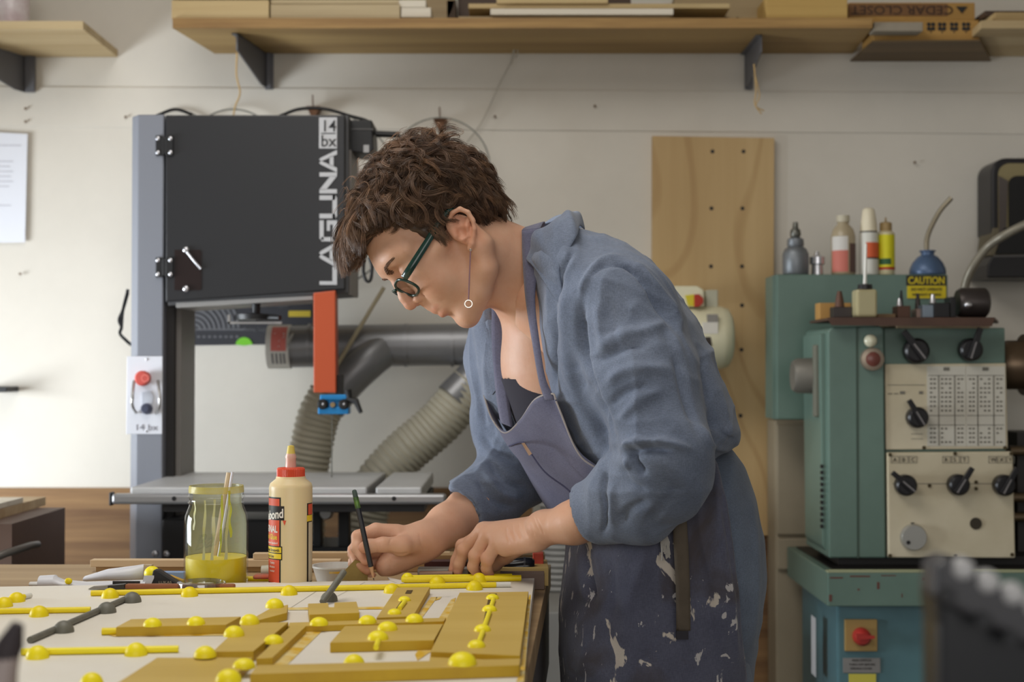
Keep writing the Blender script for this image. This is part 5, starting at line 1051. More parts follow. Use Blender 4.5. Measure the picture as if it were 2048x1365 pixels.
# ================================================================== PERSON : implicit surfaces
def nrm(v): v = np.asarray(v, float); return v/np.linalg.norm(v)
class Fld:
    def __init__(s, lo, hi, h):
        s.lo = np.array(lo, float); s.h = h; s.n = np.ceil((np.array(hi)-s.lo)/h).astype(int)+1
        s.ax = [s.lo[i]+np.arange(s.n[i])*h for i in range(3)]
        s.F = np.full(tuple(s.n), 9., np.float32)
    def _sl(s, lo, hi):
        a = np.clip(np.floor((np.array(lo)-s.lo)/s.h).astype(int), 0, s.n); b = np.clip(np.ceil((np.array(hi)-s.lo)/s.h).astype(int)+1, 0, s.n)
        return tuple(slice(a[i], b[i]) for i in range(3))
    def grid(s, sl): return [s.ax[i][sl[i]].reshape([-1 if j == i else 1 for j in range(3)]).astype(np.float32) for i in range(3)]
    def op(s, fn, lo, hi, k=.01, sub=False, m=None):
        m = (k*1.5+.01) if m is None else m
        sl = s._sl(np.array(lo)-m, np.array(hi)+m)
        X, Y, Z = s.grid(sl)
        if 0 in (X.size, Y.size, Z.size): return
        v = fn(X, Y, Z); A = s.F[sl]
        if sub:
            v = -v; h = np.clip(.5-.5*(A-v)/k, 0, 1) if k > 0 else (v > A)*1.; s.F[sl] = A*(1-h)+v*h+(k*h*(1-h) if k > 0 else 0)
        else:
            h = np.clip(.5+.5*(A-v)/k, 0, 1); s.F[sl] = A*(1-h)+v*h-k*h*(1-h)
    def cap(s, a, b, ra, rb=None, k=.01, sc=(1, 1, 1), sub=False):
        a = np.array(a, float); b = np.array(b, float); rb = ra if rb is None else rb; R = max(ra, rb)/min(sc)
        sc = np.array(sc, float); a_ = a*sc; d = b*sc-a_; dd = max(d@d, 1e-12)
        def fn(X, Y, Z):
            x, y, z = X*sc[0]-a_[0], Y*sc[1]-a_[1], Z*sc[2]-a_[2]
            t = np.clip((x*d[0]+y*d[1]+z*d[2])/dd, 0, 1)
            return np.sqrt((x-t*d[0])**2+(y-t*d[1])**2+(z-t*d[2])**2)-(ra+(rb-ra)*t)
        s.op(fn, np.minimum(a, b)-R, np.maximum(a, b)+R, k, sub)
    def chain(s, pts, rs, k=.01, **kw):
        for i in range(len(pts)-1): s.cap(pts[i], pts[i+1], rs[i], rs[i+1], k, **kw)
    def ell(s, c, r, k=.01, R=None, sub=False):
        c = np.array(c, float); r = np.array(r, float); R = np.eye(3) if R is None else np.array(R); m = r.max()
        def fn(X, Y, Z):
            x, y, z = X-c[0], Y-c[1], Z-c[2]
            p = [x*R[i][0]+y*R[i][1]+z*R[i][2] for i in range(3)]
            k0 = np.sqrt(sum((p[i]/r[i])**2 for i in range(3))); k1 = np.sqrt(sum((p[i]/r[i]**2)**2 for i in range(3)))+1e-9
            return k0*(k0-1)/k1
        s.op(fn, c-m, c+m, k, sub)
    def inflate(s, poly, yc, B, R, k=.02, sub=False, pw=2., tilt=0., xr=0.):
        """poly: world xz outline at y=yc, half thickness B, edge rounding radius R; tilt: centre y shifts with x"""
        poly = np.array(poly, float); lo = poly.min(0); hi = poly.max(0)
        def fn(X, Y, Z):
            x = X[:, 0, 0][:, None]; z = Z[0, 0, :][None, :]
            d = np.full((x.shape[0], z.shape[1]), 1e9, np.float32); sg = np.ones_like(d); n = len(poly)
            for i in range(n):
                a = poly[i]; b = poly[i-1]; ex, ez = b-a; wx, wz = x-a[0], z-a[1]
                t = np.clip((wx*ex+wz*ez)/(ex*ex+ez*ez), 0, 1); d = np.minimum(d, (wx-ex*t)**2+(wz-ez*t)**2)
                c1 = (z >= a[1]); c2 = (z < b[1]); c3 = (ex*wz > ez*wx)
                f = (c1 & c2 & c3) | (~c1 & ~c2 & ~c3); sg = np.where(f, -sg, sg)
            sd = np.sqrt(d)*sg       # negative inside
            u = np.clip(1+sd/R, 0, None)[:, None, :]
            yy = Y-yc-tilt*(X-xr)
            g = (u**pw+(np.abs(yy)/B)**pw)**(1/pw)-1
            return (g*min(R, B)).astype(np.float32)
        s.op(fn, (lo[0], yc-B-abs(tilt)*.4, lo[1]), (hi[0], yc+B+abs(tilt)*.4, hi[1]), k, sub)
    def mesh(s):
        Fv = s.F; S = Fv < 0; n = s.n
        C = np.zeros(tuple(n-1), np.int8)
        for a in (0, 1):
            for b in (0, 1):
                for c in (0, 1): C += S[a:n[0]-1+a, b:n[1]-1+b, c:n[2]-1+c]
        act = (C > 0) & (C < 8); I = np.argwhere(act)
        cor = np.array([(a, b, c) for a in (0, 1) for b in (0, 1) for c in (0, 1)])
        vals = np.stack([Fv[I[:, 0]+a, I[:, 1]+b, I[:, 2]+c] for a, b, c in cor], 1)
        acc = np.zeros((len(I), 3)); cnt = np.zeros(len(I))
        for i in range(8):
            for j in range(i+1, 8):
                if np.abs(cor[i]-cor[j]).sum() != 1: continue
                vi, vj = vals[:, i], vals[:, j]; m = (vi < 0) != (vj < 0)
                t = np.where(m, vi/(vi-vj+1e-20), 0)
                acc += np.where(m[:, None], cor[i]+(cor[j]-cor[i])*t[:, None], 0); cnt += m
        V = s.lo+(I+acc/cnt[:, None])*s.h
        vid = np.full(tuple(n-1), -1, np.int32); vid[act] = np.arange(len(I))
        quads = []
        for ax in range(3):
            sl0 = [slice(None)]*3; sl1 = [slice(None)]*3; sl0[ax] = slice(0, -1); sl1[ax] = slice(1, None)
            A, B = S[tuple(sl0)], S[tuple(sl1)]; E = np.argwhere(A != B)
            o1, o2 = [(1, 2), (2, 0), (0, 1)][ax]
            ok = (E[:, o1] > 0) & (E[:, o2] > 0) & (E[:, o1] < n[o1]-1) & (E[:, o2] < n[o2]-1); E = E[ok]
            flip = A[tuple(E.T)]
            def at(d1, d2):
                q = E.copy(); q[:, o1] -= d1; q[:, o2] -= d2; return vid[tuple(q.T)]
            q = np.stack([at(0, 0), at(1, 0), at(1, 1), at(0, 1)], 1); q[~flip] = q[~flip][:, ::-1]
            quads.append(q)
        Q = np.concatenate(quads); Q = Q[(Q >= 0).all(1)]
        return V, Q
def vnormals(V, Q):
    a = V[Q[:, 2]]-V[Q[:, 0]]; b = V[Q[:, 3]]-V[Q[:, 1]]; fn = np.cross(a, b); N = np.zeros_like(V)
    for i in range(4): np.add.at(N, Q[:, i], fn)
    return N/(np.linalg.norm(N, axis=1, keepdims=True)+1e-12)
def smooth(V, Q, it=2, lam=.5):
    for _ in range(it):
        S = np.zeros_like(V); c = np.zeros(len(V))
        for i in range(4):
            np.add.at(S, Q[:, i], V[Q[:, (i+1) % 4]]+V[Q[:, (i-1) % 4]]); np.add.at(c, Q[:, i], 2)
        V = V*(1-lam)+lam*S/np.maximum(c, 1)[:, None]
    return V
def np_obj(name, V, Q, m, parent=None, tint=None, label=None, cat=None, org=None):
    org = Vector(V.mean(0)) if org is None else org
    me = bpy.data.meshes.new(name); X = (V-np.array(org)).astype(np.float32); nq = Q.shape[1]
    me.vertices.add(len(X)); me.vertices.foreach_set('co', X.ravel())
    me.loops.add(Q.size); me.loops.foreach_set('vertex_index', Q.astype(np.int32).ravel())
    me.polygons.add(len(Q)); me.polygons.foreach_set('loop_start', np.arange(0, Q.size, nq, dtype=np.int32))
    me.polygons.foreach_set('loop_total', np.full(len(Q), nq, np.int32))
    me.update(calc_edges=True); me.validate()
    me.polygons.foreach_set('use_smooth', np.ones(len(me.polygons), bool))
    if tint is not None:
        ca = me.color_attributes.new('Tint', 'FLOAT_COLOR', 'POINT'); c4 = np.ones((len(X), 4), np.float32); c4[:, :3] = tint; ca.data.foreach_set('color', c4.ravel())
    return link(name, me, m, parent, org, label, cat)
# cheap smooth value noise
_G = RNG.random((32, 32, 32)).astype(np.float32)
def vnoise(p, f):
    q = p*f; i = np.floor(q).astype(int); t = q-i; t = t*t*(3-2*t); r = 0
    for a in (0, 1):
        for b in (0, 1):
            for c in (0, 1):
                w_ = (t[:, 0] if a else 1-t[:, 0])*(t[:, 1] if b else 1-t[:, 1])*(t[:, 2] if c else 1-t[:, 2])
                r = r+w_*_G[(i[:, 0]+a) % 32, (i[:, 1]+b) % 32, (i[:, 2]+c) % 32]
    return r*2-1
FK = 1.0
def folds(V, N, strokes, front=True):
    """strokes: (points px, width px, amplitude m). displaced along the normal where the surface faces the camera side"""
    px, py = proj(V); D = np.zeros(len(V)); face = np.clip(-N[:, 1]*1.6+.25, 0, 1) if front else np.ones(len(V))
    for pts, w_, amp in strokes:
        pts = np.array([(v.x, v.y) for v in bez([(a, b, 0) for a, b in pts], 16)]); best = np.full(len(V), 1e9); tb_ = np.zeros(len(V))
        for i in range(len(pts)-1):
            a, b = pts[i], pts[i+1]; d = b-a; L2 = d@d+1e-9
            t = np.clip(((px-a[0])*d[0]+(py-a[1])*d[1])/L2, 0, 1); dist = np.hypot(px-a[0]-t*d[0], py-a[1]-t*d[1])
            up = dist < best; best = np.where(up, dist, best); tb_ = np.where(up, (i+t)/(len(pts)-1), tb_)
        env = np.clip(np.minimum(tb_, 1-tb_)*5, .12, 1)
        D += amp*FK*env*np.exp(-(best/w_)**2)
    return V+N*(D*face)[:, None]
# ------------------------------------------------ materials
def skinmat():
    m = mat('skin', (218, 174, 146), rough=.5, rgb2=(208, 156, 127), scale=30, bump=.12, bscale=220, sss=.12, attr=True, thr=(.2, .8)); return m
M_skin = skinmat()
def fabric(name, rgb, rgb2, fine=1500., weave=.5, spatter=False):
    m = mat(name, rgb, rough=.9, rgb2=rgb2, scale=9, bump=0, thr=(.3, .7)); nt = m.node_tree; N = nt.nodes; L = nt.links; b = N['Principled BSDF']
    b.inputs['Sheen Weight'].default_value = .15
    tc = N.new('ShaderNodeTexCoord'); src = b.inputs['Base Color'].links[0].from_socket; facs = []
    for s3 in ((fine*.8, fine*.8, fine*.10), (fine*.10, fine*.2, fine)):
        mp = N.new('ShaderNodeMapping'); mp.inputs['Scale'].default_value = s3; L.new(tc.outputs['Object'], mp.inputs[0])
        nz = N.new('ShaderNodeTexNoise'); nz.inputs['Scale'].default_value = 1; nz.inputs['Detail'].default_value = 2; L.new(mp.outputs[0], nz.inputs['Vector']); facs.append(nz)
    ad = N.new('ShaderNodeMath'); ad.operation = 'ADD'; L.new(facs[0].outputs['Fac'], ad.inputs[0]); L.new(facs[1].outputs['Fac'], ad.inputs[1])
    mr = N.new('ShaderNodeMapRange'); mr.inputs['From Min'].default_value = .75; mr.inputs['From Max'].default_value = 1.25; mr.inputs['To Min'].default_value = 1-weave*.5; mr.inputs['To Max'].default_value = 1+weave*.5
    L.new(ad.outputs[0], mr.inputs['Value'])
    vm = N.new('ShaderNodeVectorMath'); vm.operation = 'SCALE'; L.new(src, vm.inputs[0]); L.new(mr.outputs[0], vm.inputs['Scale']); out = vm.outputs[0]
    if spatter:
        def blot(scale, lo, hi, col, zc, zr, stretch=(1, 1, 1), w_=0.):
            nonlocal out
            mp = N.new('ShaderNodeMapping'); mp.inputs['Location'].default_value = (w_, w_*2, 0); mp.inputs['Scale'].default_value = stretch; L.new(tc.outputs['Object'], mp.inputs[0])
            nz = N.new('ShaderNodeTexNoise'); nz.inputs['Scale'].default_value = scale; nz.inputs['Detail'].default_value = 5; nz.inputs['Roughness'].default_value = .55; nz.inputs['Distortion'].default_value = .6; L.new(mp.outputs[0], nz.inputs['Vector'])
            sp = N.new('ShaderNodeSeparateXYZ'); L.new(tc.outputs['Object'], sp.inputs[0])
            zz = N.new('ShaderNodeMapRange'); zz.inputs['From Min'].default_value = zc-zr; zz.inputs['From Max'].default_value = zc+zr; zz.inputs['To Min'].default_value = .05; zz.inputs['To Max'].default_value = -.06; L.new(sp.outputs['Z'], zz.inputs['Value'])
            a2 = N.new('ShaderNodeMath'); a2.operation = 'ADD'; L.new(nz.outputs['Fac'], a2.inputs[0]); L.new(zz.outputs[0], a2.inputs[1])
            r2 = N.new('ShaderNodeMapRange'); r2.inputs['From Min'].default_value = lo; r2.inputs['From Max'].default_value = hi; L.new(a2.outputs[0], r2.inputs['Value'])
            mx = N.new('ShaderNodeMix'); mx.data_type = 'RGBA'; L.new(r2.outputs[0], mx.inputs[0]); L.new(out, mx.inputs[6]); mx.inputs[7].default_value = [s2l(x) for x in col]+[1]; out = mx.outputs[2]
        blot(7, .46, .62, (74, 68, 72), -.02, .2)
        blot(16, .60, .615, (206, 196, 184), 0., .25, (1, 1, .6))
        blot(52, .62, .635, (190, 186, 186), 0., .25, (1, 1, .5), 3.)
        blot(12, .65, .665, (196, 176, 158), -.14, .16, (1, 1, .7), 5.)
        blot(14, .675, .69, (150, 48, 56), -.12, .12, (1, 1, 1), 9.)
        blot(20, .665, .68, (170, 150, 70), -.1, .2, (1, 1, .5), 13.)
    L.new(out, b.inputs['Base Color'])
    bp = N.new('ShaderNodeBump'); bp.inputs['Strength'].default_value = .35; bp.inputs['Distance'].default_value = .0006; L.new(ad.outputs[0], bp.inputs['Height']); L.new(bp.outputs[0], b.inputs['Normal'])
    return m
M_shirt = fabric('chambray_blue', (116, 126, 145), (91, 101, 121), weave=.42)
M_apron = fabric('apron_indigo', (102, 102, 124), (86, 86, 108), weave=.35)
M_apron2 = fabric('apron_painted', (96, 98, 116), (78, 80, 98), weave=.35, spatter=True)
M_strapb = mat('strap_brown', (92, 82, 70), rough=.85, var=.15, scale=30)
def A(px, py, Y): return np.array(P(px, py, Y))
def PX(pp, Y): return [(P(a, b, Y).x, P(a, b, Y).z) for a, b in pp]
# ------------------------------------------------ root
YM = 2.28
person = None
# ================= HEAD (local frame a fwd, c lateral(away), b up)
YH = 2.21; HO = A(922, 462, YH); th = math.radians(51.5); yaw = math.radians(-12)
Fw = np.array([-math.cos(th), 0, -math.sin(th)]); Uw = np.array([-math.sin(th), 0, math.cos(th)]); Lw = np.array([0, 1., 0])
Fw = nrm(Fw+Lw*math.tan(yaw)); Lw = nrm(Lw-Fw*(Lw@Fw)); Uw = nrm(np.cross(Fw, Lw)); Uw = Uw if Uw[2] > 0 else -Uw
BAS = np.stack([Fw, Lw, Uw])       # rows
def w2h(p): return BAS@(np.array(p)-HO)
def h2w(V): return HO+V@BAS
def hp(px, py, c=0.):
    o = np.array([0, 0, CAMZ]); d = A(px, py, 2.2)-o; t = (c-(o-HO)@Lw)/(d@Lw) if abs(d@Lw) > 1e-6 else 1.; return w2h(o+d*t)
H = Fld((-.30, -.16, -.42), (.165, .20, .16), .0022)
H.ell((.016, 0, .062), (.099, .074, .080), .02)
H.ell((.060, 0, .062), (.067, .062, .056), .02)
H.cap((.112, -.032, .050), (.112, .032, .050), .0175, k=.02)
H.cap((.104, -.05, .046), (.094, -.058, .040), .012, .012, .02); H.cap((.104, .05, .046), (.094, .058, .040), .012, .012, .02)
H.ell((.072, 0, -.008), (.053, .056, .072), .02)
H.ell((.096, 0, -.044), (.030, .030, .032), .015)
H.cap((.098, -.010, -.089), (.098, .010, -.089), .0175, k=.012)
for s in (-1, 1):
    H.chain([(.094, s*.014, -.090), (.066, s*.036, -.083), (.038, s*.052, -.070), (.016, s*.060, -.042), (.01, s*.062, -.01)], [.014, .015, .016, .016, .018], .02)
    H.ell((.086, s*.036, -.020), (.034, .026, .036), .02)
    H.cap((.092, s*.046, .010), (.055, s*.063, .006), .016, .013, .02)
H.cap((.06, 0, -.05), (.03, 0, -.03), .05, .055, .02)
# eyes
for s in (-1, 1):
    H.ell((.128, s*.032, .026), (.016, .018, .014), .012, sub=True)
    H.ell((.1055, s*.0315, .024), (.0145, .0155, .0135), .004)
    H.cap((.1185, s*.044, .0195), (.1205, s*.020, .0195), .0022, .0018, .003)
# nose
H.chain([(.120, 0, .040), (.1275, 0, .022), (.1375, 0, .002), (.1415, 0, -.010)], [.009, .0075, .0082, .0092], .008)
H.ell((.1395, 0, -.013), (.0095, .0095, .0085), .005)
for s in (-1, 1):
    H.ell((.1275, s*.0125, -.0165), (.0095, .0065, .0075), .005); H.ell((.131, s*.0065, -.024), (.005, .0032, .004), .003, sub=True)
    H.cap((.118, s*.022, -.020), (.108, s*.032, -.046), .0015, .0012, .010, sub=True)
H.cap((.124, 0, -.022), (.1215, 0, -.036), .008, .010, .008)
# lips
H.chain([(.1105, -.024, -.0515), (.1215, -.009, -.0465), (.1235, 0, -.0475), (.1215, .009, -.0465), (.1105, .024, -.0515)], [.003, .0052, .0052, .0052, .003], .005)
H.chain([(.1095, -.022, -.0545), (.1185, -.008, -.0595), (.1195, 0, -.060), (.1185, .008, -.0595), (.1095, .022, -.0545)], [.003, .0058, .0062, .0058, .003], .005)
H.chain([(.104, -.028, -.0525), (.119, -.012, -.0520), (.1235, 0, -.0530), (.119, .012, -.0520), (.104, .028, -.0525)], [.0010, .0014, .0014, .0014, .0010], .0022, sub=True)
H.cap((.122, -.008, -.0735), (.122, .008, -.0735), .0045, k=.010, sub=True)
# ear near (c negative) and far
for s in (-1, 1):
    def E(px, py, c): q = hp(px, py, -c); return (q[0], s*c, q[2])
    hel = [E(902, 456, .072), E(899, 440, .079), E(905, 426, .084), E(920, 418, .087), E(936, 425, .088), E(946, 441, .087), E(949, 458, .085), E(947, 474, .081), E(944, 488, .078), E(940, 498, .075)]
    H.ell(E(924, 458, .074), (.020, .007, .028), .006, R=nrm_R if False else None)
    H.chain(hel, [.0032, .0036, .0038, .0038, .0038, .0036, .0036, .0040, .0052, .0048], .0022)
    H.chain([E(936, 437, .081), E(933, 455, .0815), E(932, 470, .080), E(925, 481, .078)], [.003, .0032, .0032, .003], .004)
    H.ell(E(920, 463, .084), (.0085, .0085, .0115), .004, sub=True); H.ell(E(917, 441, .084), (.008, .0055, .009), .004, sub=True)
    H.cap(E(909, 462, .076), E(911, 472, .076), .0042, .004, .004)
# neck + chest in local frame
def hw(px, py, Y): return w2h(A(px, py, Y))
H.cap(hw(985, 505, 2.225), hw(1110, 570, YM), .056, .068, .03)
H.cap(hw(960, 520, 2.22), hw(1100, 590, YM), .045, .06, .03)
H.cap(hw(950, 560, 2.20), hw(1062, 640, YM-.05), .012, .010, .02)       # sternomastoid
H.chain([hw(1110, 620, YM+.02), hw(1130, 720, YM+.03), hw(1165, 830, YM+.03)], [.088, .098, .10], .04)
H.cap(hw(1075, 640, YM), hw(1105, 640, 2.21), .022, .022, .03)
V, Q = H.mesh(); V = smooth(V, Q, 1, .3)
# tint by local coordinates
a, c, b = V[:, 0], V[:, 1], V[:, 2]
T = np.ones((len(V), 3), np.float32)
def tintblob(T, V, cen, r, col, k=1.):
    d = np.sqrt((((V-np.array(cen))/np.array(r))**2).sum(1)); w_ = np.clip(1.35-d, 0, 1)[:, None]*k; return T*(1-w_)+T*np.array(col)*w_
T = tintblob(T, V, (.120, 0, -.0465), (.012, .022, .0055), (.82, .52, .50)); T = tintblob(T, V, (.118, 0, -.0595), (.012, .018, .007), (.84, .52, .50))
T = tintblob(T, V, (.14, 0, -.012), (.018, .016, .014), (.98, .80, .76), .8)
for s in (-1, 1):
    T = tintblob(T, V, (.095, s*.04, -.015), (.03, .02, .028), (1., .84, .80), .7); T = tintblob(T, V, hp(926, 458, -.082)*np.array([1, 0, 1])+np.array([0, s*.082, 0]), (.024, .012, .034), (.96, .76, .70), .9)
T = tintblob(T, V, (.03, -.06, -.05), (.05, .03, .04), (.96, .90, .86), .6)
HV, HQ, HT = h2w(V), HQ if False else Q, T
ndet = np.linalg.det(BAS)
if ndet < 0: HQ = HQ[:, ::-1]
# ================= ARMS/HANDS (world)
def handfld(lo, hi, h=.0013): return Fld(lo, hi, h)
# near (left) hand + forearm
wr = A(1080, 1062, 2.165); 
Yn0 = 2.20
NH = Fld(np.array(A(1300, 1170, 2.0))*[1, 0, 1]*0+np.array([min(A(900, 0+1000, 2.2)[0], 0)-.02, 1.98, ZB-.002]), (A(1330, 900, 2.05)[0], 2.335, A(1000, 905, 2.1)[2]), .0015)
NH.chain([A(1330, 945, 2.02), A(1230, 1012, 2.08), A(1150, 1045, 2.12), A(1085, 1060, 2.165)], [.042, .037, .0295, .0245], .02, sc=(1, .92, 1))
NH.ell(A(1083, 1052, 2.155), (.018, .022, .019), .02)
# palm slab
mc = {'i': (A(972, 1066, 2.284), A(948, 1112, 2.294)), }
kn = [A(968, 1068, 2.274), A(966, 1062, 2.254), A(975, 1072, 2.234), A(996, 1086, 2.216)]   # index(far) middle ring pinky(near)
for kx_, w0, r0, r1 in zip(kn, (A(1070, 1062, 2.195), A(1070, 1056, 2.185), A(1072, 1060, 2.175), A(1078, 1072, 2.165)), (.0165, .0165, .0165, .0165), (.0125, .0128, .0122, .0112)):
    NH.cap(w0, kx_, r0, r1, .012)
NH.cap(A(1070, 1082, 2.165), A(1010, 1098, 2.210), .017, .0125, .012)   # hypothenar
# fingers: MCP, PIP, DIP, tip
tipz = lambda px, Y: A(px, 1100, Y)*[1, 1, 0]+np.array([0, 0, ZB+.0082])
F4 = [([kn[0], A(925, 1092, 2.290), A(912, 1122, 2.294), tipz(906, 2.292)], [.0122, .0098, .0086, .0074]),
      ([kn[1], A(928, 1101, 2.268), A(918, 1130, 2.272), tipz(916, 2.272)], [.0126, .0102, .0090, .0076]),
      ([kn[2], A(951, 1112, 2.240), A(946, 1134, 2.244), tipz(952, 2.252)], [.0122, .0100, .0088, .0075]),
      ([kn[3], A(975, 1118, 2.224), A(973, 1138, 2.233), tipz(979, 2.238)], [.0114, .0096, .0084, .0072])]
for pts, rs in F4:
    NH.chain(pts, rs, .0035); NH.ell(pts[1], (rs[1]*1.1,)*3, .004)
NH.chain([A(1050, 1080, 2.200), A(1012, 1110, 2.262), A(990, 1128, 2.284), tipz(968, 2.290)], [.018, .0135, .0112, .0088], .006)   # thumb
# knuckle tendons
for i in (1, 2): NH.cap(kn[i]+np.array([.004, 0, .004]), kn[i]+np.array([.035, -.01, .004]), .0065, .004, .010)
NV, NQ = NH.mesh(); NV = smooth(NV, NQ, 1, .3); Nn = vnormals(NV, NQ)
FK = 2.2; NV = folds(NV, Nn, [([(1066, 1034), (1072, 1050), (1082, 1070)], 2.2, -.0007), ([(1072, 1034), (1080, 1052), (1089, 1072)], 2.0, -.0008), ([(1060, 1045), (1064, 1060), (1070, 1075)], 2., -.0005),
    ([(1048, 1042), (1050, 1062), (1056, 1078)], 2.5, -.0007), ([(1036, 1044), (1038, 1064), (1044, 1082)], 2.5, -.0007), ([(1024, 1048), (1026, 1066), (1032, 1086)], 2.5, -.0007), ([(1012, 1054), (1014, 1072), (1020, 1090)], 2.5, -.0006)]); FK = 1.0
def tint_hand(V, spots, T=None):
    T = np.ones((len(V), 3), np.float32)
    for s_, r in spots: T = tintblob(T, V, s_, (r, r, r), (.98, .74, .68), .85)
    return T
NT = tint_hand(NV, [(p[0][1], .010) for p in F4]+[(p[0][3], .011) for p in F4]+[(k_, .009) for k_ in kn])
# far (right) hand + forearm holding the pencil
FH = Fld((A(690, 1100, 2.25)[0], 2.14, ZB-.002), (A(1060, 1000, 2.5)[0], 2.50, A(900, 925, 2.4)[2]), .0015)
FH.chain([A(985, 990, 2.43), A(940, 1022, 2.40), A(895, 1052, 2.36), A(858, 1076, 2.325)], [.034, .037, .033, .0255], .02)
FH.chain([A(862, 1076, 2.325), A(846, 1080, 2.312)], [.0265, .026], .02)
FH.cap(A(850, 1076, 2.315), A(795, 1072, 2.295), .0215, .0165, .015)    # dorsum towards index knuckle
FH.cap(A(855, 1092, 2.315), A(790, 1118, 2.305), .0205, .0215, .015)    # palm heel
FH.cap(A(840, 1100, 2.31), A(772, 1135, 2.292), .019, .0165, .015)
FH.cap(A(846, 1082, 2.30), A(800, 1094, 2.262), .0175, .0155, .012)     # thenar
FH.chain([A(804, 1092, 2.262), A(766, 1090, 2.246), A(738, 1093, 2.240), A(727, 1096, 2.242)], [.0155, .0112, .0104, .0086], .006)   # thumb
FH.chain([A(792, 1068, 2.296), A(752, 1062, 2.285), A(716, 1074, 2.272), A(713, 1096, 2.262), A(731, 1122, 2.250)], [.0155, .0120, .0102, .0092, .0076], .004)   # index
FH.chain([A(794, 1080, 2.312), A(722, 1082, 2.295), A(706, 1104, 2.286), A(716, 1128, 2.272), A(735, 1141, 2.262)], [.0150, .0115, .0100, .0090, .0078], .004)  # middle
FH.chain([A(790, 1096, 2.318), A(724, 1108, 2.306), A(708, 1126, 2.294), A(722, 1145, 2.282), A(742, 1152, 2.276)], [.0150, .0108, .0096, .0086, .0076], .004)  # ring
FH.chain([A(792, 1112, 2.322), A(738, 1130, 2.314), A(722, 1145, 2.304), A(745, 1156, 2.296)], [.0140, .0100, .0088, .0076], .004)
FV, FQ = FH.mesh(); FV = smooth(FV, FQ, 1, .3); Fn = vnormals(FV, FQ)
FV = folds(FV, Fn, [([(795, 1070), (782, 1080), (778, 1092)], 2.2, -.0008), ([(838, 1062), (842, 1085), (850, 1105)], 3, -.0006), ([(772, 1104), (800, 1110), (820, 1106)], 3, -.0015), ([(756, 1086), (758, 1098)], 1.8, -.0005), ([(778, 1118), (785, 1140)], 2.5, -.0008)])
FT = tint_hand(FV, [(A(716, 1078, 2.272), .011), (A(731, 1122, 2.25), .010), (A(727, 1096, 2.24), .011), (A(757, 1090, 2.245), .010), (A(708, 1104, 2.286), .01), (A(735, 1141, 2.262), .01)])
# ================= hidden coarse body + legs
BD = Fld((-.05, 1.98, .06), (.62, 2.60, 1.46), .012)
BD.chain([A(1120, 600, 2.27), A(1200, 720, 2.29), A(1300, 860, YM), A(1370, 980, YM)], [.09, .085, .075, .08], .05, sc=(1, .8, 1))
BD.chain([A(1160, 560, YM), A(1235, 585, 2.13), A(1330, 900, 2.06), A(1325, 950, 2.03)], [.05, .04, .032, .03], .03)
BD.chain([A(1130, 570, YM), A(1045, 640, 2.47), A(1035, 880, 2.48), A(1028, 930, 2.47)], [.05, .036, .026, .022], .03)
hipx = A(1370, 1050, YM)
for yy in (2.19, 2.37): BD.chain([(hipx[0]-.01, yy, hipx[2]), (hipx[0]+.00, yy, .50), (hipx[0]+.03, yy, .10)], [.085, .055, .04], .04)
BV, BQ = BD.mesh(); BT = np.ones((len(BV), 3), np.float32)
AV = np.concatenate([HV, NV, FV, BV]); o1 = len(HV); o2 = o1+len(NV); o3 = o2+len(FV)
AQ = np.concatenate([HQ, NQ+o1, FQ+o2, BQ+o3]); AT = np.concatenate([HT, NT, FT, BT])
person = np_obj('person', AV, AQ, M_skin, None, AT, label='person with short brown hair in blue shirt and painted apron bending over the table', cat='person', org=Vector((hipx[0], YM, 0)))
# ================= SHIRT
SH = Fld((A(925, 600, 2.5)[0]-.02, 1.94, A(1000, 1110, 2.0)[2]-.02), (.44, 2.60, 1.50), .0036)
near = [(1075, 470), (1100, 452), (1130, 446), (1170, 462), (1240, 480), (1300, 518), (1345, 570), (1395, 640), (1425, 710), (1455, 780), (1486, 862), (1482, 892), (1440, 916), (1400, 950), (1300, 1000), (1210, 1000), (1150, 900), (1100, 790), (1070, 640), (1050, 520)]
SH.inflate(PX(near, 2.20), 2.235, .175, .10, .03)
far = [(1060, 500), (1120, 480), (1200, 520), (1250, 650), (1250, 900), (1130, 960), (1010, 880), (962, 800), (950, 720), (942, 655), (975, 600), (1010, 540)]
SH.inflate(PX(far, 2.40), 2.41, .10, .07, .03)
# near sleeve
SH.chain([A(1215, 575, 2.15), A(1240, 620, 2.105), A(1285, 760, 2.06), A(1328, 900, 2.02)], [.062, .074, .073, .067], .035)
SH.chain([A(1328, 900, 2.02), A(1328, 955, 2.03), A(1260, 985, 2.065), A(1195, 1022, 2.10)], [.067, .062, .056, .047], .025)
SH.chain([A(1300, 985, 2.04), A(1290, 1035, 2.05), A(1230, 1042, 2.075)], [.045, .034, .030], .02)
SH.cap(A(1228, 1008, 2.085), A(1180, 1028, 2.115), .0515, .0485, .006)
# far sleeve
SH.chain([A(1020, 600, 2.46), A(1008, 720, 2.49), A(1015, 850, 2.50), A(1030, 945, 2.47)], [.06, .062, .058, .062], .03)
SH.chain([A(1030, 945, 2.47), A(990, 985, 2.44), A(935, 1012, 2.405)], [.062, .056, .048], .02)
SH.cap(A(955, 1005, 2.42), A(912, 1028, 2.385), .0515, .050, .006)
# openings of the cuffs: carve around the forearms
c0, c1 = A(1215, 1012, 2.09), A(1120, 1052, 2.14); SH.cap(c0, c1, .038, .046, .004, sub=True)
c0, c1 = A(935, 1018, 2.40), A(862, 1060, 2.34); SH.cap(c0, c1, .040, .050, .004, sub=True)
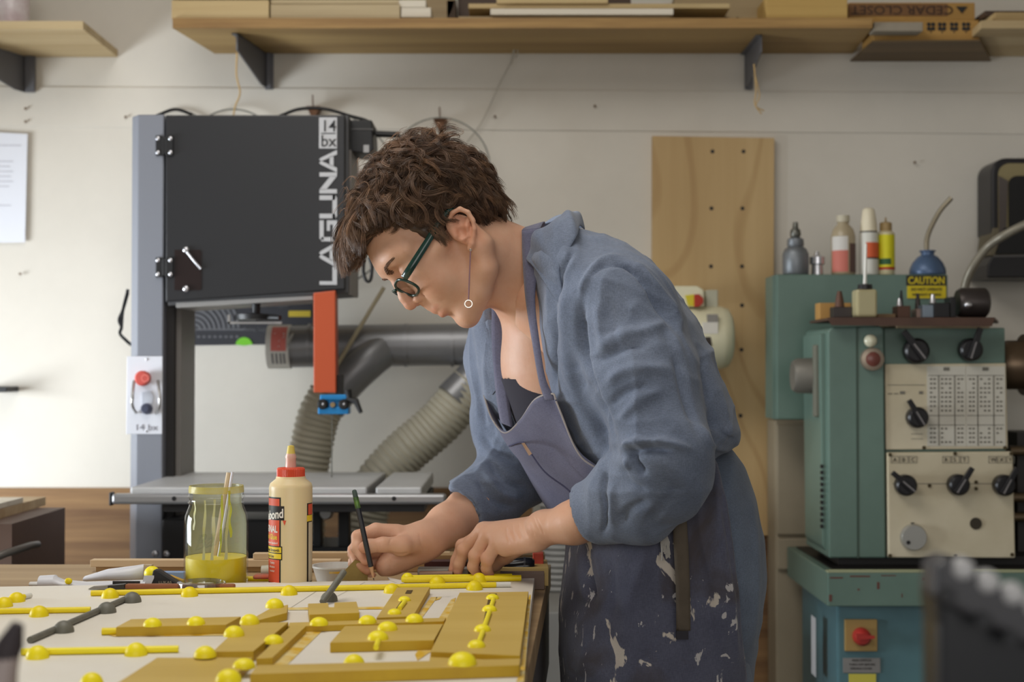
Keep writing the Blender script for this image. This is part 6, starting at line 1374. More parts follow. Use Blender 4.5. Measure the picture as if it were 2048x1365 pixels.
# trim ends of cuffs with planes (half space beyond cuff)
def plane_cut(Fd, p, n_, r):
    p = np.array(p); n_ = nrm(n_)
    Fd.op(lambda X, Y, Z: np.maximum(-((X-p[0])*n_[0]+(Y-p[1])*n_[1]+(Z-p[2])*n_[2]), np.sqrt((X-p[0])**2+(Y-p[1])**2+(Z-p[2])**2)-r), p-r, p+r, .006, True)
plane_cut(SH, A(1178, 1030, 2.115), A(1120, 1068, 2.14)-A(1195, 1022, 2.10), .085)
plane_cut(SH, A(915, 1028, 2.385), A(870, 1062, 2.35)-A(935, 1012, 2.405), .085)
# neck/chest opening between the fronts
opn = [(940, 560), (1044, 462), (1052, 520), (1058, 600), (1070, 690), (1084, 770), (1098, 830), (1050, 845), (1020, 830), (1000, 740), (985, 650), (965, 600)]
SH.inflate(PX(opn, 2.24), 2.25, .135, .02, .012, sub=True, pw=6.)
SH.cap(A(960, 500, 2.24), A(1085, 545, YM), .062, .074, .012, sub=True)     # neck hole
SH.cap(A(1110, 640, YM+.02), A(1150, 760, YM+.03), .092, .098, .01, sub=True)
SV, SQ = SH.mesh(); SV = smooth(SV, SQ, 2, .5); Sn = vnormals(SV, SQ)
st = [  # sleeve / shoulder folds traced as strokes (px)
 ([(1165, 590), (1160, 660), (1172, 740), (1195, 810), (1225, 870)], 9, -.010),
 ([(1175, 560), (1200, 535), (1240, 530), (1275, 545)], 6, -.004), ([(1158, 600), (1172, 560), (1205, 520), (1250, 512)], 5, .004),
 ([(1225, 520), (1275, 548), (1310, 600), (1345, 660)], 6, -.009), ([(1262, 520), (1310, 570), (1350, 630), (1360, 670)], 7, .005),
 ([(1200, 690), (1250, 670), (1300, 660), (1340, 640)], 11, .005), ([(1190, 720), (1240, 700), (1300, 690)], 9, -.005),
 ([(1205, 780), (1240, 745), (1300, 735), (1350, 745)], 11, .004), ([(1215, 815), (1250, 785), (1300, 770)], 8, -.004),
 ([(1230, 850), (1280, 800), (1330, 780)], 10, .004), ([(1350, 700), (1372, 780), (1400, 860)], 10, -.008), ([(1330, 640), (1362, 720), (1385, 800), (1408, 880)], 8, .004),
 ([(1240, 895), (1270, 885), (1330, 885), (1390, 902)], 7, .008), ([(1245, 908), (1290, 900), (1350, 903)], 7, -.009),
 ([(1262, 905), (1275, 930), (1290, 950)], 7, -.008), ([(1252, 915), (1258, 940)], 5, .004), ([(1240, 930), (1260, 965), (1300, 985)], 8, -.004),
 ([(1215, 935), (1205, 975), (1212, 1040), (1206, 1068)], 5, -.006), ([(1225, 960), (1222, 1010), (1226, 1050)], 7, .003),
 ([(1300, 1000), (1260, 1020), (1240, 1050)], 8, -.004), ([(1360, 960), (1330, 1010), (1290, 1050)], 9, -.003),
 ([(1112, 600), (1114, 700), (1112, 780)], 4, -.006), ([(1150, 740), (1180, 820), (1225, 890)], 13, -.012), ([(1140, 700), (1165, 780), (1205, 850)], 9, -.006), ([(1135, 560), (1128, 640), (1138, 730), (1160, 820)], 9, .004),
 ([(1180, 800), (1200, 870), (1235, 925)], 10, -.006), ([(1100, 560), (1096, 660), (1110, 760)], 8, .003),
 ([(1150, 500), (1128, 540), (1118, 600)], 5, -.004), ([(1410, 680), (1430, 760), (1460, 850)], 10, .004), ([(1395, 700), (1415, 790), (1440, 880)], 8, -.005),
 ([(1420, 830), (1450, 870), (1480, 885)], 8, -.004), ([(1400, 850), (1425, 890), (1470, 905)], 7, .004), ([(1250, 600), (1290, 640), (1330, 720)], 14, .003),
 ([(1190, 600), (1200, 660), (1215, 720)], 10, .003), ([(1215, 590), (1225, 650), (1240, 700)], 8, -.002),
 ([(975, 920), (1010, 960), (1060, 975)], 8, -.007), ([(965, 940), (1000, 985), (1050, 1000)], 8, .005), ([(950, 950), (985, 1000), (1030, 1020)], 6, -.005),
 ([(930, 985), (955, 1025), (950, 1060)], 5, -.004), ([(955, 870), (990, 900), (1040, 920)], 8, -.006), ([(960, 700), (958, 780), (975, 860)], 6, -.003), ([(975, 700), (972, 790), (985, 860)], 7, .004)]
FK = 1.5; SV = folds(SV, Sn, st); FK = 1.0
q = SV.copy(); D = vnoise(q*[1, 1, .6]+vnoise(q, 9)[:, None]*.03, 16)*.0022+vnoise(q*[.6, 1, 1], 37)*.0011
rg = (1-np.abs(vnoise(q*[1.3, 1, .7]+vnoise(q, 6)[:, None]*.05, 11)))**5*.0042+(1-np.abs(vnoise(q*[.8, 1, 1.2]+vnoise(q+3, 8)[:, None]*.04, 19)))**5*.0024
Sn = vnormals(SV, SQ); SV = SV+Sn*(D+rg-.0015)[:, None]
SV = smooth(SV, SQ, 1, .3)
np_obj('shirt', SV, SQ, M_shirt, person)
# undershirt
US = Fld((A(985, 700, 2.3)[0], 2.14, A(1100, 960, 2.3)[2]), (.2, 2.44, A(1100, 758, 2.3)[2]), .005)
US.chain([hw(1, 1, 1)*0+A(1118, 730, YM+.03)*1.0, A(1170, 860, YM+.03)], [.099, .105], .02)
UV, UQ = US.mesh()
px, py = proj(UV)
np_obj('undershirt', UV, UQ, mat('undershirt', (50, 48, 58), rough=.9), person)
# cloth strips ------------------------------------------------
def ribbon(path, wv, m, parent, name, thick=.0022, widths=None):
    """path: points (world), wv: width vector list/func; returns strip with thickness"""
    path = bez(path, 40); n = len(path); k = MB(); vs = []
    for i, p in enumerate(path):
        t = i/(n-1); w_ = wv(t) if callable(wv) else Vector(wv); vs += [p-w_/2, p+w_/2]
    k.add(vs, [(2*i, 2*i+1, 2*i+3, 2*i+2) for i in range(n-1)])
    o = k.build(name, m, parent, smooth=60)
    s = o.modifiers.new('thick', 'SOLIDIFY'); s.thickness = thick; s.offset = 0; return o
def band(top, mid, name, m, thick=.0024, parent=None):
    """cloth strip between two 3-D edge curves"""
    a = bez(top, 40); b = bez(mid, 40); n = min(len(a), len(b)); c = 4; k = MB(); vs = []
    for i in range(n):
        for j in range(c+1): vs.append(a[i].lerp(b[i], j/c)+Vector((0, -.002*math.sin(math.pi*j/c), 0)))
    k.add(vs, [(i*(c+1)+j, i*(c+1)+j+1, (i+1)*(c+1)+j+1, (i+1)*(c+1)+j) for i in range(n-1) for j in range(c)])
    o = k.build(name, m, parent, smooth=60); s = o.modifiers.new('thick', 'SOLIDIFY'); s.thickness = thick; s.offset = 0; return o
# near neck strap
band([P(1044, 462, 2.185), P(1046, 520, 2.175), P(1052, 600, 2.165), P(1066, 690, 2.155), P(1078, 760, 2.15), P(1090, 800, 2.15)],
     [P(1080, 458, 2.18), P(1078, 520, 2.16), P(1070, 600, 2.155), P(1080, 690, 2.148), P(1092, 760, 2.142), P(1112, 800, 2.14)], 'neck_strap', M_apron, parent=person)
# strap over the neck back
band([P(1044, 462, 2.185), P(1050, 456, 2.24), P(1062, 456, 2.30), P(1060, 470, 2.36)], [P(1080, 458, 2.18), P(1086, 446, 2.24), P(1090, 446, 2.30), P(1086, 460, 2.36)], 'neck_strap', M_apron, parent=person)
band([P(984, 604, 2.275), P(984, 680, 2.285), P(988, 740, 2.295), P(994, 800, 2.30), P(1002, 846, 2.30)], [P(1016, 606, 2.27), P(1014, 680, 2.275), P(1012, 740, 2.285), P(1018, 800, 2.285), P(1026, 856, 2.285)], 'neck_strap', M_apron, parent=person)
# collar
CLm = MB(); 
out_ = bez([P(1050, 520, 2.17), P(1062, 478, 2.165), P(1090, 452, 2.17), P(1118, 438, 2.20), P(1142, 438, 2.27), P(1128, 436, 2.34), P(1085, 450, 2.38), P(1058, 470, 2.40)], 48)
low_ = bez([P(1122, 620, 2.085), P(1122, 560, 2.085), P(1134, 505, 2.09), P(1160, 458, 2.13), P(1166, 458, 2.26), P(1150, 462, 2.38), P(1120, 480, 2.44), P(1090, 500, 2.46)], 48)
n = len(out_); c = 8; vs = []
for i in range(n):
    for j in range(c+1):
        t_ = j/c; p = out_[i].lerp(low_[i], t_); vs.append(p+Vector((.004*math.sin(i*.55), 0, .016*math.sin(math.pi*t_)*(1 if i > 10 else .4)+.002*math.sin(i*.9+j))) + Vector((0, -.010*math.sin(math.pi*t_), 0)))
CLm.add(vs, [(i*(c+1)+j, i*(c+1)+j+1, (i+1)*(c+1)+j+1, (i+1)*(c+1)+j) for i in range(n-1) for j in range(c)])
o = CLm.build('collar', M_shirt, person, smooth=70); s = o.modifiers.new('thick', 'SOLIDIFY'); s.thickness = .003; s.offset = 0; s = o.modifiers.new('sub', 'SUBSURF'); s.levels = 1; s.render_levels = 1
# far collar lapel
k = MB(); k.add([P(962, 655, 2.36), P(975, 640, 2.33), P(985, 640, 2.325), P(986, 700, 2.32), P(992, 780, 2.315), P(984, 790, 2.32), P(968, 720, 2.335)], [(0, 1, 2, 3, 4, 5, 6)])
o = k.build('lapel', M_shirt, person); s = o.modifiers.new('thick', 'SOLIDIFY'); s.thickness = .003
# ================= APRON bib
top = bez([P(968, 792, 2.36), P(984, 838, 2.33), P(1010, 866, 2.29), P(1040, 842, 2.23), P(1070, 800, 2.17), P(1104, 788, 2.14), P(1112, 800, 2.135)], 42)
bot = bez([P(1150, 1100, 2.34), P(1165, 1110, 2.30), P(1190, 1110, 2.25), P(1230, 1100, 2.20), P(1270, 1080, 2.15), P(1310, 1050, 2.12), P(1330, 1030, 2.115)], 42)
mid = bez([P(1012, 872, 2.36), P(1024, 900, 2.33), P(1050, 920, 2.29), P(1085, 905, 2.23), P(1120, 880, 2.165), P(1140, 880, 2.135), P(1150, 895, 2.13)], 42)
mid2 = bez([P(1062, 962, 2.35), P(1080, 975, 2.32), P(1110, 985, 2.28), P(1140, 970, 2.22), P(1170, 950, 2.16), P(1195, 940, 2.135), P(1206, 948, 2.13)], 42)
n = min(map(len, (top, bot, mid, mid2))); rows = 40; vs = []
for i in range(n):
    col = bez([top[i], mid[i], mid2[i], bot[i]], rows)
    for j, p in enumerate(col):
        s_ = i/(n-1); t_ = j/rows
        vs.append(p+Vector((0, .004*math.sin(s_*9+t_*3)+.0025*math.sin(s_*17-t_*8), .002*math.sin(t_*14+s_*5))))
R1 = len(col); k = MB(); k.add(vs, [(i*R1+j, i*R1+j+1, (i+1)*R1+j+1, (i+1)*R1+j) for i in range(n-1) for j in range(R1-1)])
bib = k.build('apron_bib', M_apron, person, smooth=70); s = bib.modifiers.new('thick', 'SOLIDIFY'); s.thickness = .003; s.offset = 0
M_hem = mat('hem_pale', (160, 152, 148), rough=.9)
MB().tube(top, .0016, 6).build('bib_hem', M_hem, person, smooth=60)
MB().tube([Vector(vs[(n-1)*R1+j])+Vector((0, -.002, 0)) for j in range(R1)], .0014, 6).build('bib_hem', M_hem, person, smooth=60)
# pocket edge seam on the bib + small patch
MB().tube(bez([P(1018, 893, 2.30), P(1045, 885, 2.22), P(1060, 905, 2.19), P(1090, 945, 2.175), P(1130, 975, 2.165), P(1150, 995, 2.155)], 30), .0014, 6).build('pocket_seam', mat('seam_dark2', (66, 66, 90), rough=.9), person)
MB().prism([P(1043, 887, 2.20), P(1049, 886, 2.198), P(1064, 908, 2.18), P(1058, 912, 2.182)], (0, -.002, 0)).build('tool_label', mat('tan_tag', (150, 120, 96), rough=.8), person)
# ================= SKIRT of apron + trousers
def hips(extra, lo, hi, h):
    K = Fld(lo, hi, h)
    pol = [(1400, 905), (1470, 895), (1500, 935), (1522, 1000), (1540, 1080), (1544, 1160), (1538, 1250), (1518, 1330), (1508, 1420), (1500, 1600), (1180, 1600), (1138, 1420), (1130, 1320), (1134, 1220), (1145, 1140), (1150, 1060), (1170, 1000), (1250, 930)]
    K.inflate(PX(pol, 2.22), YM, .185+extra, .12, .03)
    K.F -= extra
    return K
lo = (A(1120, 1300, 2.2)[0]-.02, 2.05, A(1200, 1600, 2.2)[2]+.012); hi = (.46, 2.52, A(1200, 880, 2.2)[2])
K = hips(.0, lo, hi, .006); TV, TQ = K.mesh(); TV = smooth(TV, TQ, 2); Tn = vnormals(TV, TQ)
tf = [([(1500, 960), (1512, 1100), (1505, 1300)], 8, .004), ([(1520, 1000), (1528, 1150), (1520, 1300)], 6, -.004), ([(1540, 1180), (1525, 1260), (1512, 1300)], 6, -.005)]
TV = folds(TV, Tn, tf); TV += vnormals(TV, TQ)*(vnoise(TV*[1, 1, .4], 14)*.003)[:, None]
np_obj('trousers_back', TV, TQ, fabric('trouser_denim', (104, 116, 134), (84, 94, 112), weave=.4), person)
K = hips(.009, (lo[0]-.01, lo[1]-.01, lo[2]), hi, .0045)
s0, s1 = A(1440, 905, 2.1), A(1500, 1365, 2.1); dx = (s1[0]-s0[0])/(s1[2]-s0[2])
K.op(lambda X, Y, Z: -(X-(s0[0]+(Z-s0[2])*dx))+0*Y, lo, hi, .004, True, m=.05)
K.op(lambda X, Y, Z: -(Z-(lo[2]+.01))+0*X+0*Y, lo, (hi[0], hi[1], lo[2]+.01), .002, False, m=0) if False else None
# side slit
KV, KQ = K.mesh(); KV = smooth(KV, KQ, 2); Kn = vnormals(KV, KQ)
kf = [([(1165, 1085), (1175, 1150), (1190, 1205)], 6, -.014), ([(1152, 1090), (1158, 1150), (1172, 1210)], 6, .004), ([(1190, 1090), (1200, 1150), (1205, 1230)], 9, .003), ([(1430, 930), (1440, 1050), (1465, 1200), (1480, 1350)], 5, .004), ([(1440, 930), (1452, 1050), (1476, 1200), (1492, 1350)], 4, -.003),
      ([(1400, 930), (1395, 1000), (1340, 1040)], 8, -.006), ([(1300, 1100), (1260, 1200), (1240, 1320)], 14, .005), ([(1340, 1080), (1300, 1200), (1290, 1350)], 12, -.004), ([(1400, 1100), (1420, 1230), (1430, 1350)], 12, -.004), ([(1390, 950), (1400, 1060), (1420, 1160)], 8, .004), ([(1150, 1220), (1170, 1290), (1165, 1360)], 9, .003), ([(1220, 1100), (1228, 1200), (1200, 1300)], 10, -.004)]
KV = folds(KV, Kn, kf); KV += vnormals(KV, KQ)*(vnoise(KV*[1, 1, .35], 12)*.004+vnoise(KV, 40)*.0012)[:, None]
np_obj('apron_skirt', KV, KQ, M_apron2, person)
# lower legs and shoes out of frame
L = Fld((.10, 2.05, .07), (.46, 2.52, .80), .010)
for yy in (2.18, 2.38): L.chain([(hipx[0]-.01, yy, .74), (hipx[0], yy, .48), (hipx[0]+.025, yy, .12)], [.10, .078, .065], .02)
LV, LQ = L.mesh(); np_obj('trouser_legs', LV, LQ, MATS['trouser_denim'], person)
for yy in (2.18, 2.38):
    L = Fld((hipx[0]-.24, yy-.08, -.01), (hipx[0]+.12, yy+.08, .14), .008); L.cap((hipx[0]-.15, yy, .045), (hipx[0]+.05, yy, .048), .042, .042, .02); L.cap((hipx[0]+.03, yy, .05), (hipx[0]+.03, yy, .10), .042, .04, .02)
    LV, LQ = L.mesh(); LV[:, 2] = np.maximum(LV[:, 2], .002); np_obj('shoe', LV, LQ, mat('shoe_leather', (60, 44, 36), rough=.5), person)
# waist tie, tassel
band([P(1345, 1030, 2.068), P(1348, 1100, 2.064), P(1352, 1180, 2.062), P(1353, 1262, 2.062)], [P(1372, 1030, 2.068), P(1376, 1100, 2.064), P(1379, 1180, 2.062), P(1380, 1262, 2.062)], 'apron_tie', M_strapb, thick=.004, parent=person)
MB().pbox(1353, 1263, 1377, 1280, 2.058, .006).build('tie_end', mat('tie_dark', (48, 46, 52), rough=.8), person)
k = MB(); random.seed(5)
for i in range(16):
    x = 1322+i*1.1; k.tube([P(1325+random.random()*5, 1052, 2.066), P(x, 1085, 2.062), P(x+random.uniform(-5, 5), 1105+random.random()*18, 2.06)], .0009, 4)
k.build('thread_tassel', mat('tassel', (176, 172, 166), rough=.9), person)
# ================= HAIR
SC = np.array([.012, 0, .060]); SR = np.array([.106, .080, .088])
def inside_hair(px, py):   # scalp region in px (near side)
    return True
hairF = Fld((-.12, -.105, -.06), (.16, .105, .18), .003)
hairF.ell((.004, 0, .074), (.104, .083, .086), .02); hairF.ell((.060, 0, .098), (.066, .068, .050), .02); hairF.ell((-.030, 0, .045), (.070, .078, .075), .02)
hairF.ell((.105, 0, .104), (.040, .056, .024), .02)
hairF.ell((.044, -.058, .050), (.028, .020, .040), .015); hairF.ell((.044, .058, .050), (.028, .020, .040), .015)
hairF.ell((-.056, 0, .002), (.026, .046, .036), .02); hairF.F += .003
# carve face, ear, nape
hairF.ell((.120, 0, .034), (.072, .1, .072), .008, sub=True); hairF.ell((.075, 0, -.045), (.075, .15, .062), .01, sub=True)
for s in (-1, 1): hairF.ell((.000, s*.088, -.004), (.026, .026, .040), .008, sub=True)
V_, Q_ = hairF.mesh(); V_ = smooth(V_, Q_, 1); Nn_ = vnormals(V_, Q_)
V_ = V_+Nn_*(vnoise(V_, 55)*.0035+vnoise(V_, 120)*.002)[:, None]
CV, CQ = h2w(V_), Q_ if ndet > 0 else Q_[:, ::-1]
M_hair = mat('hair_brown', (110, 87, 67), rough=.4, rgb2=(68, 50, 39), scale=34, thr=(.3, .7), attr=True)
M_hair.node_tree.nodes['Principled BSDF'].inputs['Specular IOR Level'].default_value = .5
np_obj('hair_base', CV, CQ, M_hair, person, np.full((len(CV), 3), .6, np.float32))
# strands
rng = np.random.default_rng(11)
G = np.array([-Uw[2]*0, 0, 0]); grav = BAS@np.array([0, 0, -1.])
def grow(root, n_seg, L, lift, phase, amp, dirbias, curl):
    pts = [root]; p = root.copy(); d = dirbias/np.linalg.norm(dirbias)
    step = L/n_seg
    for i in range(n_seg):
        t = (i+1)/n_seg
        q = (p-SC)/SR; nn = nrm(q/SR); 
        d = d-nn*(d@nn)*.75
        lat = np.cross(nn, d); w_ = amp*math.sin(phase+t*curl)
        dd = nrm(d+lat*w_+grav*(.20+.5*t)*gw)
        p = p+dd*step; d = dd
        q = (p-SC)/SR; r = np.linalg.norm(q); tgt = 1+lift*math.sin(min(1, t*1.25)*math.pi*.62)/.085
        if r < tgt: p = SC+q/r*SR*(r+(tgt-r)*.7)
        pts.append(p.copy())
    return np.array(pts)
strV = []; strF = []; strT = []; nv = 0
whorl = nrm(np.array([-.75, -.1, .65]))
def add_clump(g, nst, rad, tint, r0=.00032):
    global nv
    m_ = len(g)
    tg = np.gradient(g, axis=0); tg /= np.linalg.norm(tg, axis=1, keepdims=True)+1e-9
    ref = g-SC; ref /= np.linalg.norm(ref, axis=1, keepdims=True); s1_ = np.cross(tg, ref); s1_ /= np.linalg.norm(s1_, axis=1, keepdims=True)+1e-9; s2_ = np.cross(tg, s1_)
    ts = np.linspace(0, 1, m_)
    for _ in range(nst):
        aa = rng.random()*2*math.pi; rr_ = math.sqrt(rng.random())*rad; taper = 1-.75*ts**1.5; fr = rng.normal(0, .0011, 2)
        off = s1_*(math.cos(aa)*rr_*taper+fr[0]*ts*2)[:, None]+s2_*(math.sin(aa)*rr_*.7*taper+fr[1]*ts*2)[:, None]
        c = g+off; k_ = int(m_*(.8+.2*rng.random())); c = c[:max(4, k_)]; mm = len(c); w_ = r0*(1.1-np.linspace(0, 1, mm)**2*.8)
        for q in range(3):
            an = 2*math.pi*q/3; strV.append(c+s1_[:mm]*(math.cos(an)*w_)[:, None]+s2_[:mm]*(math.sin(an)*w_)[:, None])
        base = nv+np.arange(mm-1)
        for q in range(3):
            q2 = (q+1) % 3; strF.append(np.stack([base+q*mm, base+q*mm+1, base+q2*mm+1, base+q2*mm], 1))
        tv = tint*(.8+.4*rng.random()); strT.append(np.tile(np.array([[tv*1.08, tv, tv*.94]]), (mm*3, 1))); nv += 3*mm
ncl = 0
def trim(g):
    bad = [i for i in range(1, len(g)) if g[i][0] > .028 and g[i][2] < np.interp(g[i][0], [.03, .042, .072, .100, .117, .135, .16], [.0, .012, .056, .085, .095, .082, .088])]
    if not bad: return g
    if bad[0] < 6: return None
    return g[:bad[0]]
while ncl < 1000:
    u = nrm(rng.normal(size=3)); p = SC+u*SR
    A_, C_, B_ = p
    if C_ > .035 and rng.random() < .75: continue
    if B_ < .005 and A_ > -.02: continue
    if A_ > .03 and B_ < .082-.30*(.07-A_ if A_ < .07 else 0)*0: 
        if not (A_ < .062 and B_ > .045 and abs(C_) > .045): continue
    if A_ > .100: continue
    if abs(A_) < .026 and B_ < .030: continue
    if B_ < -.035: continue
    gw = 0.35
    away = u-whorl; d0 = away-u*(away@u)
    if A_ > .02: d0 = d0+np.array([1.1, 0, 0])+grav*.5; Ln = rng.uniform(.062, .105); lift = rng.uniform(.010, .032); gw = .75
    elif B_ > .09: d0 = d0+np.array([.8, 0, .1]); Ln = rng.uniform(.055, .09); lift = rng.uniform(.012, .034)
    else: d0 = d0+np.array([-.1, 0, -.8]); Ln = rng.uniform(.035, .06); lift = rng.uniform(.006, .020)
    if B_ < .03: Ln = rng.uniform(.025, .04); lift = rng.uniform(.002, .008)
    if abs(C_) > .05 and .02 < A_ < .075 and B_ < .085: d0 = np.array([.5, 0, -.6])+d0*.4; Ln = rng.uniform(.035, .055); lift = rng.uniform(.002, .010); gw = .2
    d0 = d0+rng.normal(0, .22, 3)
    g = grow(p, 16, Ln, lift, rng.random()*6.28, rng.uniform(.15, .55), d0, rng.uniform(2, 5))
    g = trim(g)
    if g is None: continue
    add_clump(g, 20, rng.uniform(.003, .0065), rng.choice([.7, .95, 1.25, 1.6, 2.0], p=[.25, .35, .25, .11, .04]), .00036); ncl += 1
SVn = h2w(V_); cand = np.where((V_[:, 1] < .04))[0]; nn_ = vnormals(V_, Q_)
for ii in rng.choice(cand, 900):
    p = V_[ii].copy(); n0 = nn_[ii]; u = nrm(p-SC); away = u-whorl; d0 = away-u*(away@u)
    if p[0] > .03 and p[2] < np.interp(p[0], [.03, .06, .10, .13], [.02, .06, .095, .1]): continue
    if p[0] > .02: d0 = d0+np.array([.8, 0, -.3])
    else: d0 = d0*.4+np.array([-.15, 0, -.9])
    d0 = nrm(d0-n0*(d0@n0)+rng.normal(0, .15, 3)); Lh = rng.uniform(.022, .042); ph = rng.random()*6; sd = np.cross(n0, d0)
    tt = np.linspace(0, 1, 9)[:, None]; g = p+d0*tt*Lh+n0*(.0015+.006*np.sin(tt*2.2)-.006*tt**2)+sd*np.sin(tt*3+ph)*.003
    g = trim(g)
    if g is None or len(g) < 5: continue
    add_clump(g, 12, rng.uniform(.003, .005), rng.choice([.8, 1.1, 1.5, 2.]), .00034)
# long front fringe and flyaways
for i in range(120):
    x0 = rng.uniform(-.055, .050); p = SC+SR*nrm(np.array([rng.uniform(.35, .85), x0/.09, .78])); gw = 1.3
    d0 = np.array([.9, rng.normal(0, .35), rng.uniform(-.1, .45)])
    g = grow(p, 16, rng.uniform(.075, .122), rng.uniform(.018, .046), rng.random()*6.28, rng.uniform(.15, .5), d0, rng.uniform(2, 4.5))
    g = trim(g)
    if g is None: continue
    add_clump(g, 22, rng.uniform(.0035, .007), rng.choice([.9, 1.3, 1.9, 2.6]), .00036)
for i in range(16):   # sideburn and temple locks
    a0 = rng.uniform(.024, .050); p = np.array([a0, -.0765, rng.uniform(.026, .045)]); e_ = np.array([rng.uniform(.040, .056), -.0735, rng.uniform(-.012, .004)])
    tt = np.linspace(0, 1, 12)[:, None]; g = p+(e_-p)*tt+np.array([.004, -.004, 0])*np.sin(tt*3.1)
    add_clump(g, 14, .0035, rng.choice([.8, 1.1, 1.6]), .0003)
for i in range(70):
    u = nrm(np.array([rng.uniform(-.8, .9), rng.uniform(-.9, .5), rng.uniform(.35, 1)])); p = SC+u*SR*1.1; gw = .3
    g = grow(p, 16, rng.uniform(.05, .09), rng.uniform(.03, .045), rng.random()*6.28, rng.uniform(.6, 1.2), rng.normal(0, .5, 3)+np.array([.8, 0, .4]), rng.uniform(4, 8))
    add_clump(g, 3, .002, 2.2, .00028)
SVt = h2w(np.concatenate(strV)); np_obj('hair_strands', SVt, np.concatenate(strF), M_hair, person, np.concatenate(strT).astype(np.float32))
person.children[-1]['kind'] = 'stuff' if False else ''
del person.children[-1]['kind']
# eyebrow near + far (short hairs)
def surfA(c_, b_):
    j_ = int(round((c_-H.lo[1])/H.h)); l_ = int(round((b_-H.lo[2])/H.h)); col_ = np.where(H.F[:, j_, l_] < 0)[0]; return H.lo[0]+(col_.max()+.5)*H.h
k = MB()
for s in (-1, 1):
    for i in range(240):
        t = i/239; c_ = s*(.014+.042*t); b_ = .0385+.010*math.sin(t*2.2)+random.uniform(-.0034, .0034)*(1-.5*t); p = Vector(h2w(np.array([[surfA(c_, b_)+.0006, c_, b_]]))[0]); dvec = Vector(BAS.T@np.array([-.004*t+.001, s*.006, .003-.004*t])); 
        c2_, b2_ = c_+s*.0055, b_+.0012*(1-2*t); p2 = Vector(h2w(np.array([[surfA(c2_, b2_)+.0006, c2_, b2_]]))[0]); k.tube([p, (p+p2)/2+(p-Vector(HO))*.004, p2], [.0004, .0005, .0002], 4)
k.build('eyebrow', mat('brow_brown', (112, 82, 62), rough=.6), person)
# ================= GLASSES
gl_ = thing('eyeglasses', 'dark green framed eyeglasses worn low on the nose of the person', 'eyeglasses', h2w(np.array([[.137, 0, .018]]))[0])
M_gf = mat('frame_green', (28, 58, 50), rough=.22, var=.3, scale=60, coat=.5)
def HW(a_, c_, b_): return Vector(h2w(np.array([[a_, c_, b_]]))[0])
for s in (-1, 1):
    rim = []
    for i in range(29):
        an = 2*math.pi*i/28; cc = .0315+math.copysign(abs(math.cos(an))**.7, math.cos(an))*.0240; bb = .005+math.copysign(abs(math.sin(an))**.75, math.sin(an))*.0178
        rim.append(HW(.1355-.16*abs(cc-.004)+.26*(bb-.006), s*cc, bb))
    MB().tube(rim, .0023, 8, cap=False).build('rim', M_gf, gl_, smooth=60)
    cen = sum(rim[:-1], Vector())/28; MB().add([cen]+rim[:-1], [(0, i+1, (i+1) % 28+1) for i in range(28)]).build('lens', thin_glass('lens_glass', (238, 240, 238), .05), gl_, smooth=60)
    tpn = lambda o: [HW(.1275, s*.0565, .015+o*.0055), HW(.112, s*.068, .016+o*.0058), HW(.068, s*.0755, .021+o*.0052), HW(.022, s*.080, .027+o*.0040), HW(.002, s*.081, .024+o*.003)]
    a_, b_ = bez(tpn(-1), 24), bez(tpn(1), 24); k = MB(); k.add([v for p in zip(a_, b_) for v in p], [(2*i, 2*i+1, 2*i+3, 2*i+2) for i in range(len(a_)-1)])
    o = k.build('temple', M_gf, gl_, smooth=60); q = o.modifiers.new('thick', 'SOLIDIFY'); q.thickness = .0034; q.offset = 0
MB().tube([HW(.1395, -.009, .018), HW(.1425, 0, .021), HW(.1395, .009, .018)], .0021, 8).build('bridge', M_gf, gl_, smooth=60)
# earring
e0 = HW(*(hp(941, 503, -.083)*np.array([1, 0, 1])+np.array([0, -.083, 0]))); 
er = thing('earring', 'long thin drop earring with a small hoop hanging from the ear of the person', 'earring', e0)
e1 = Vector((P(937, 600, e0.y).x, e0.y, P(937, 600, e0.y).z))
MB().tube([e0, e1], .0010, 6).build('rod', mat('earring_copper', (110, 84, 90), rough=.3, metal=.8), er)
MB().tube(arc(e1+Vector((0, 0, -.006)), .0055, 0, 360, 20), .0012, 6, cap=False, sc=(1, 1, 1)).build('hoop', mat('earring_silver', (214, 206, 196), rough=.15, metal=.8), er, smooth=60)
MB().ell(e0+Vector((0, 0, .002)), .0022, .0022, .0022, 10, 6).build('stud', mat('earring_silver'  , (214, 206, 196)), er)
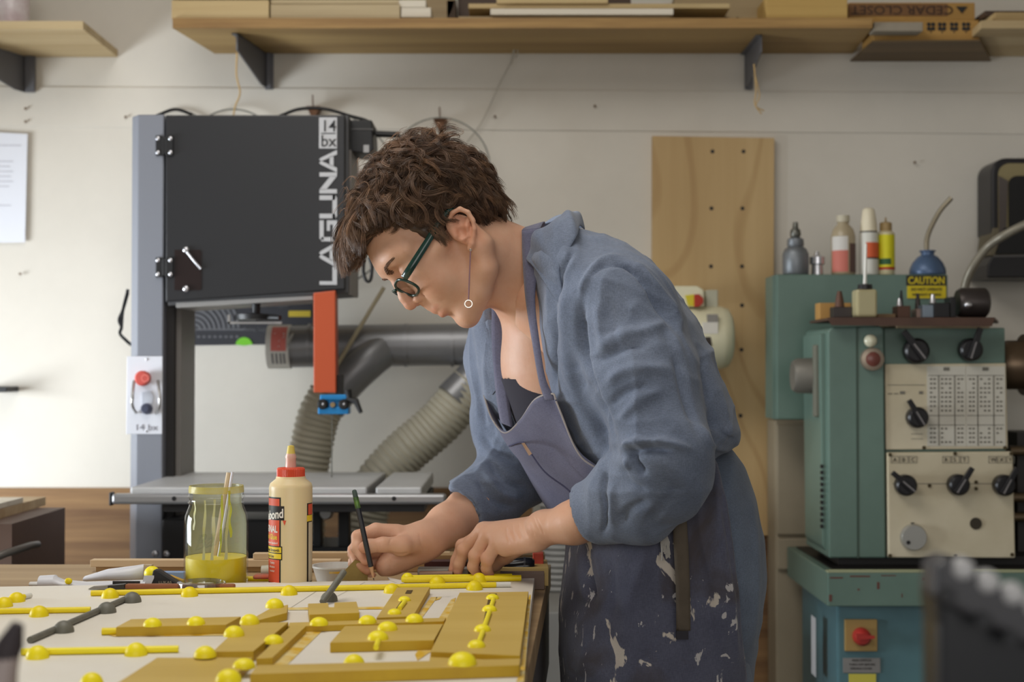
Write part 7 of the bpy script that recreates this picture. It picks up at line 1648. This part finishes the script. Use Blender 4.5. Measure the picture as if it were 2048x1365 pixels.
# ================= PENCIL
pt = onplane(748, 1162, ZB+.0008); pe_ = P(708, 980, pt.y+.005); dv = (pe_-pt).normalized(); Lp_ = (pe_-pt).length
pc = thing('pencil', 'black pencil with a green banded end held in the writing hand', 'pencil', pt)
r = .0041
MB().tube([pt+dv*.022, pt+dv*(Lp_-.030)], r, 6).build('barrel', mat('pencil_black', (34, 36, 42), rough=.3), pc)
MB().tube([pt+dv*.004, pt+dv*.0218], [.0010, r*.95], 10).build('sharpened_wood', mat('pencil_wood', (196, 150, 110), rough=.6), pc, smooth=60)
MB().tube([pt, pt+dv*.0038], [.0002, .0010], 8).build('lead', M_ink, pc)
MB().tube([pt+dv*(Lp_-.0298), pt+dv*(Lp_-.012)], r*1.05, 12).build('ferrule', mat('ferrule_green', (110, 150, 70), rough=.35, rgb2=(50, 70, 50), scale=120, metal=.3), pc, smooth=60)
MB().tube([pt+dv*(Lp_-.0118), pt+dv*(Lp_-.002), pt+dv*Lp_], [r*.98, r*.9, r*.5], 12).build('eraser', mat('eraser_grey', (70, 84, 78), rough=.8), pc, smooth=60)
# ================================================================== groups of like things
GROUPS = {'painted_dowel': 'painted dowels with half balls on the panel', 'ochre_block': 'ochre boards laid out on the panel', 'thin_board': 'boards stacked on the long shelf',
          'lumber_beam': 'beams at the left end of the long shelf', 'white_offcut': 'white offcuts on the long shelf', 'flooring_carton': 'brown cartons on the right shelf', 'hanging_twine': 'twine hanging from the shelf',
          'coiled_saw_blade': 'coiled saw blades on the wall', 'wall_hook': 'rusty hooks for the saw blades', 'tool_holder': 'tool blocks on the lathe tray', 'paint_tube': 'paint tubes beside the jar', 'oil_can': 'oil cans on the rear guard',
          'wood_strip': 'wood strips at the far side of the table', 'wall_shelf': 'shelves along the back wall', 'half_ball': 'loose yellow half balls on the panel'}
tops = [o for o in COL.objects if o.parent is None]
for stem_, g_ in GROUPS.items():
    m_ = [o for o in tops if o.name.split('.')[0] == stem_]
    if len(m_) > 1:
        for o in m_: o['group'] = g_
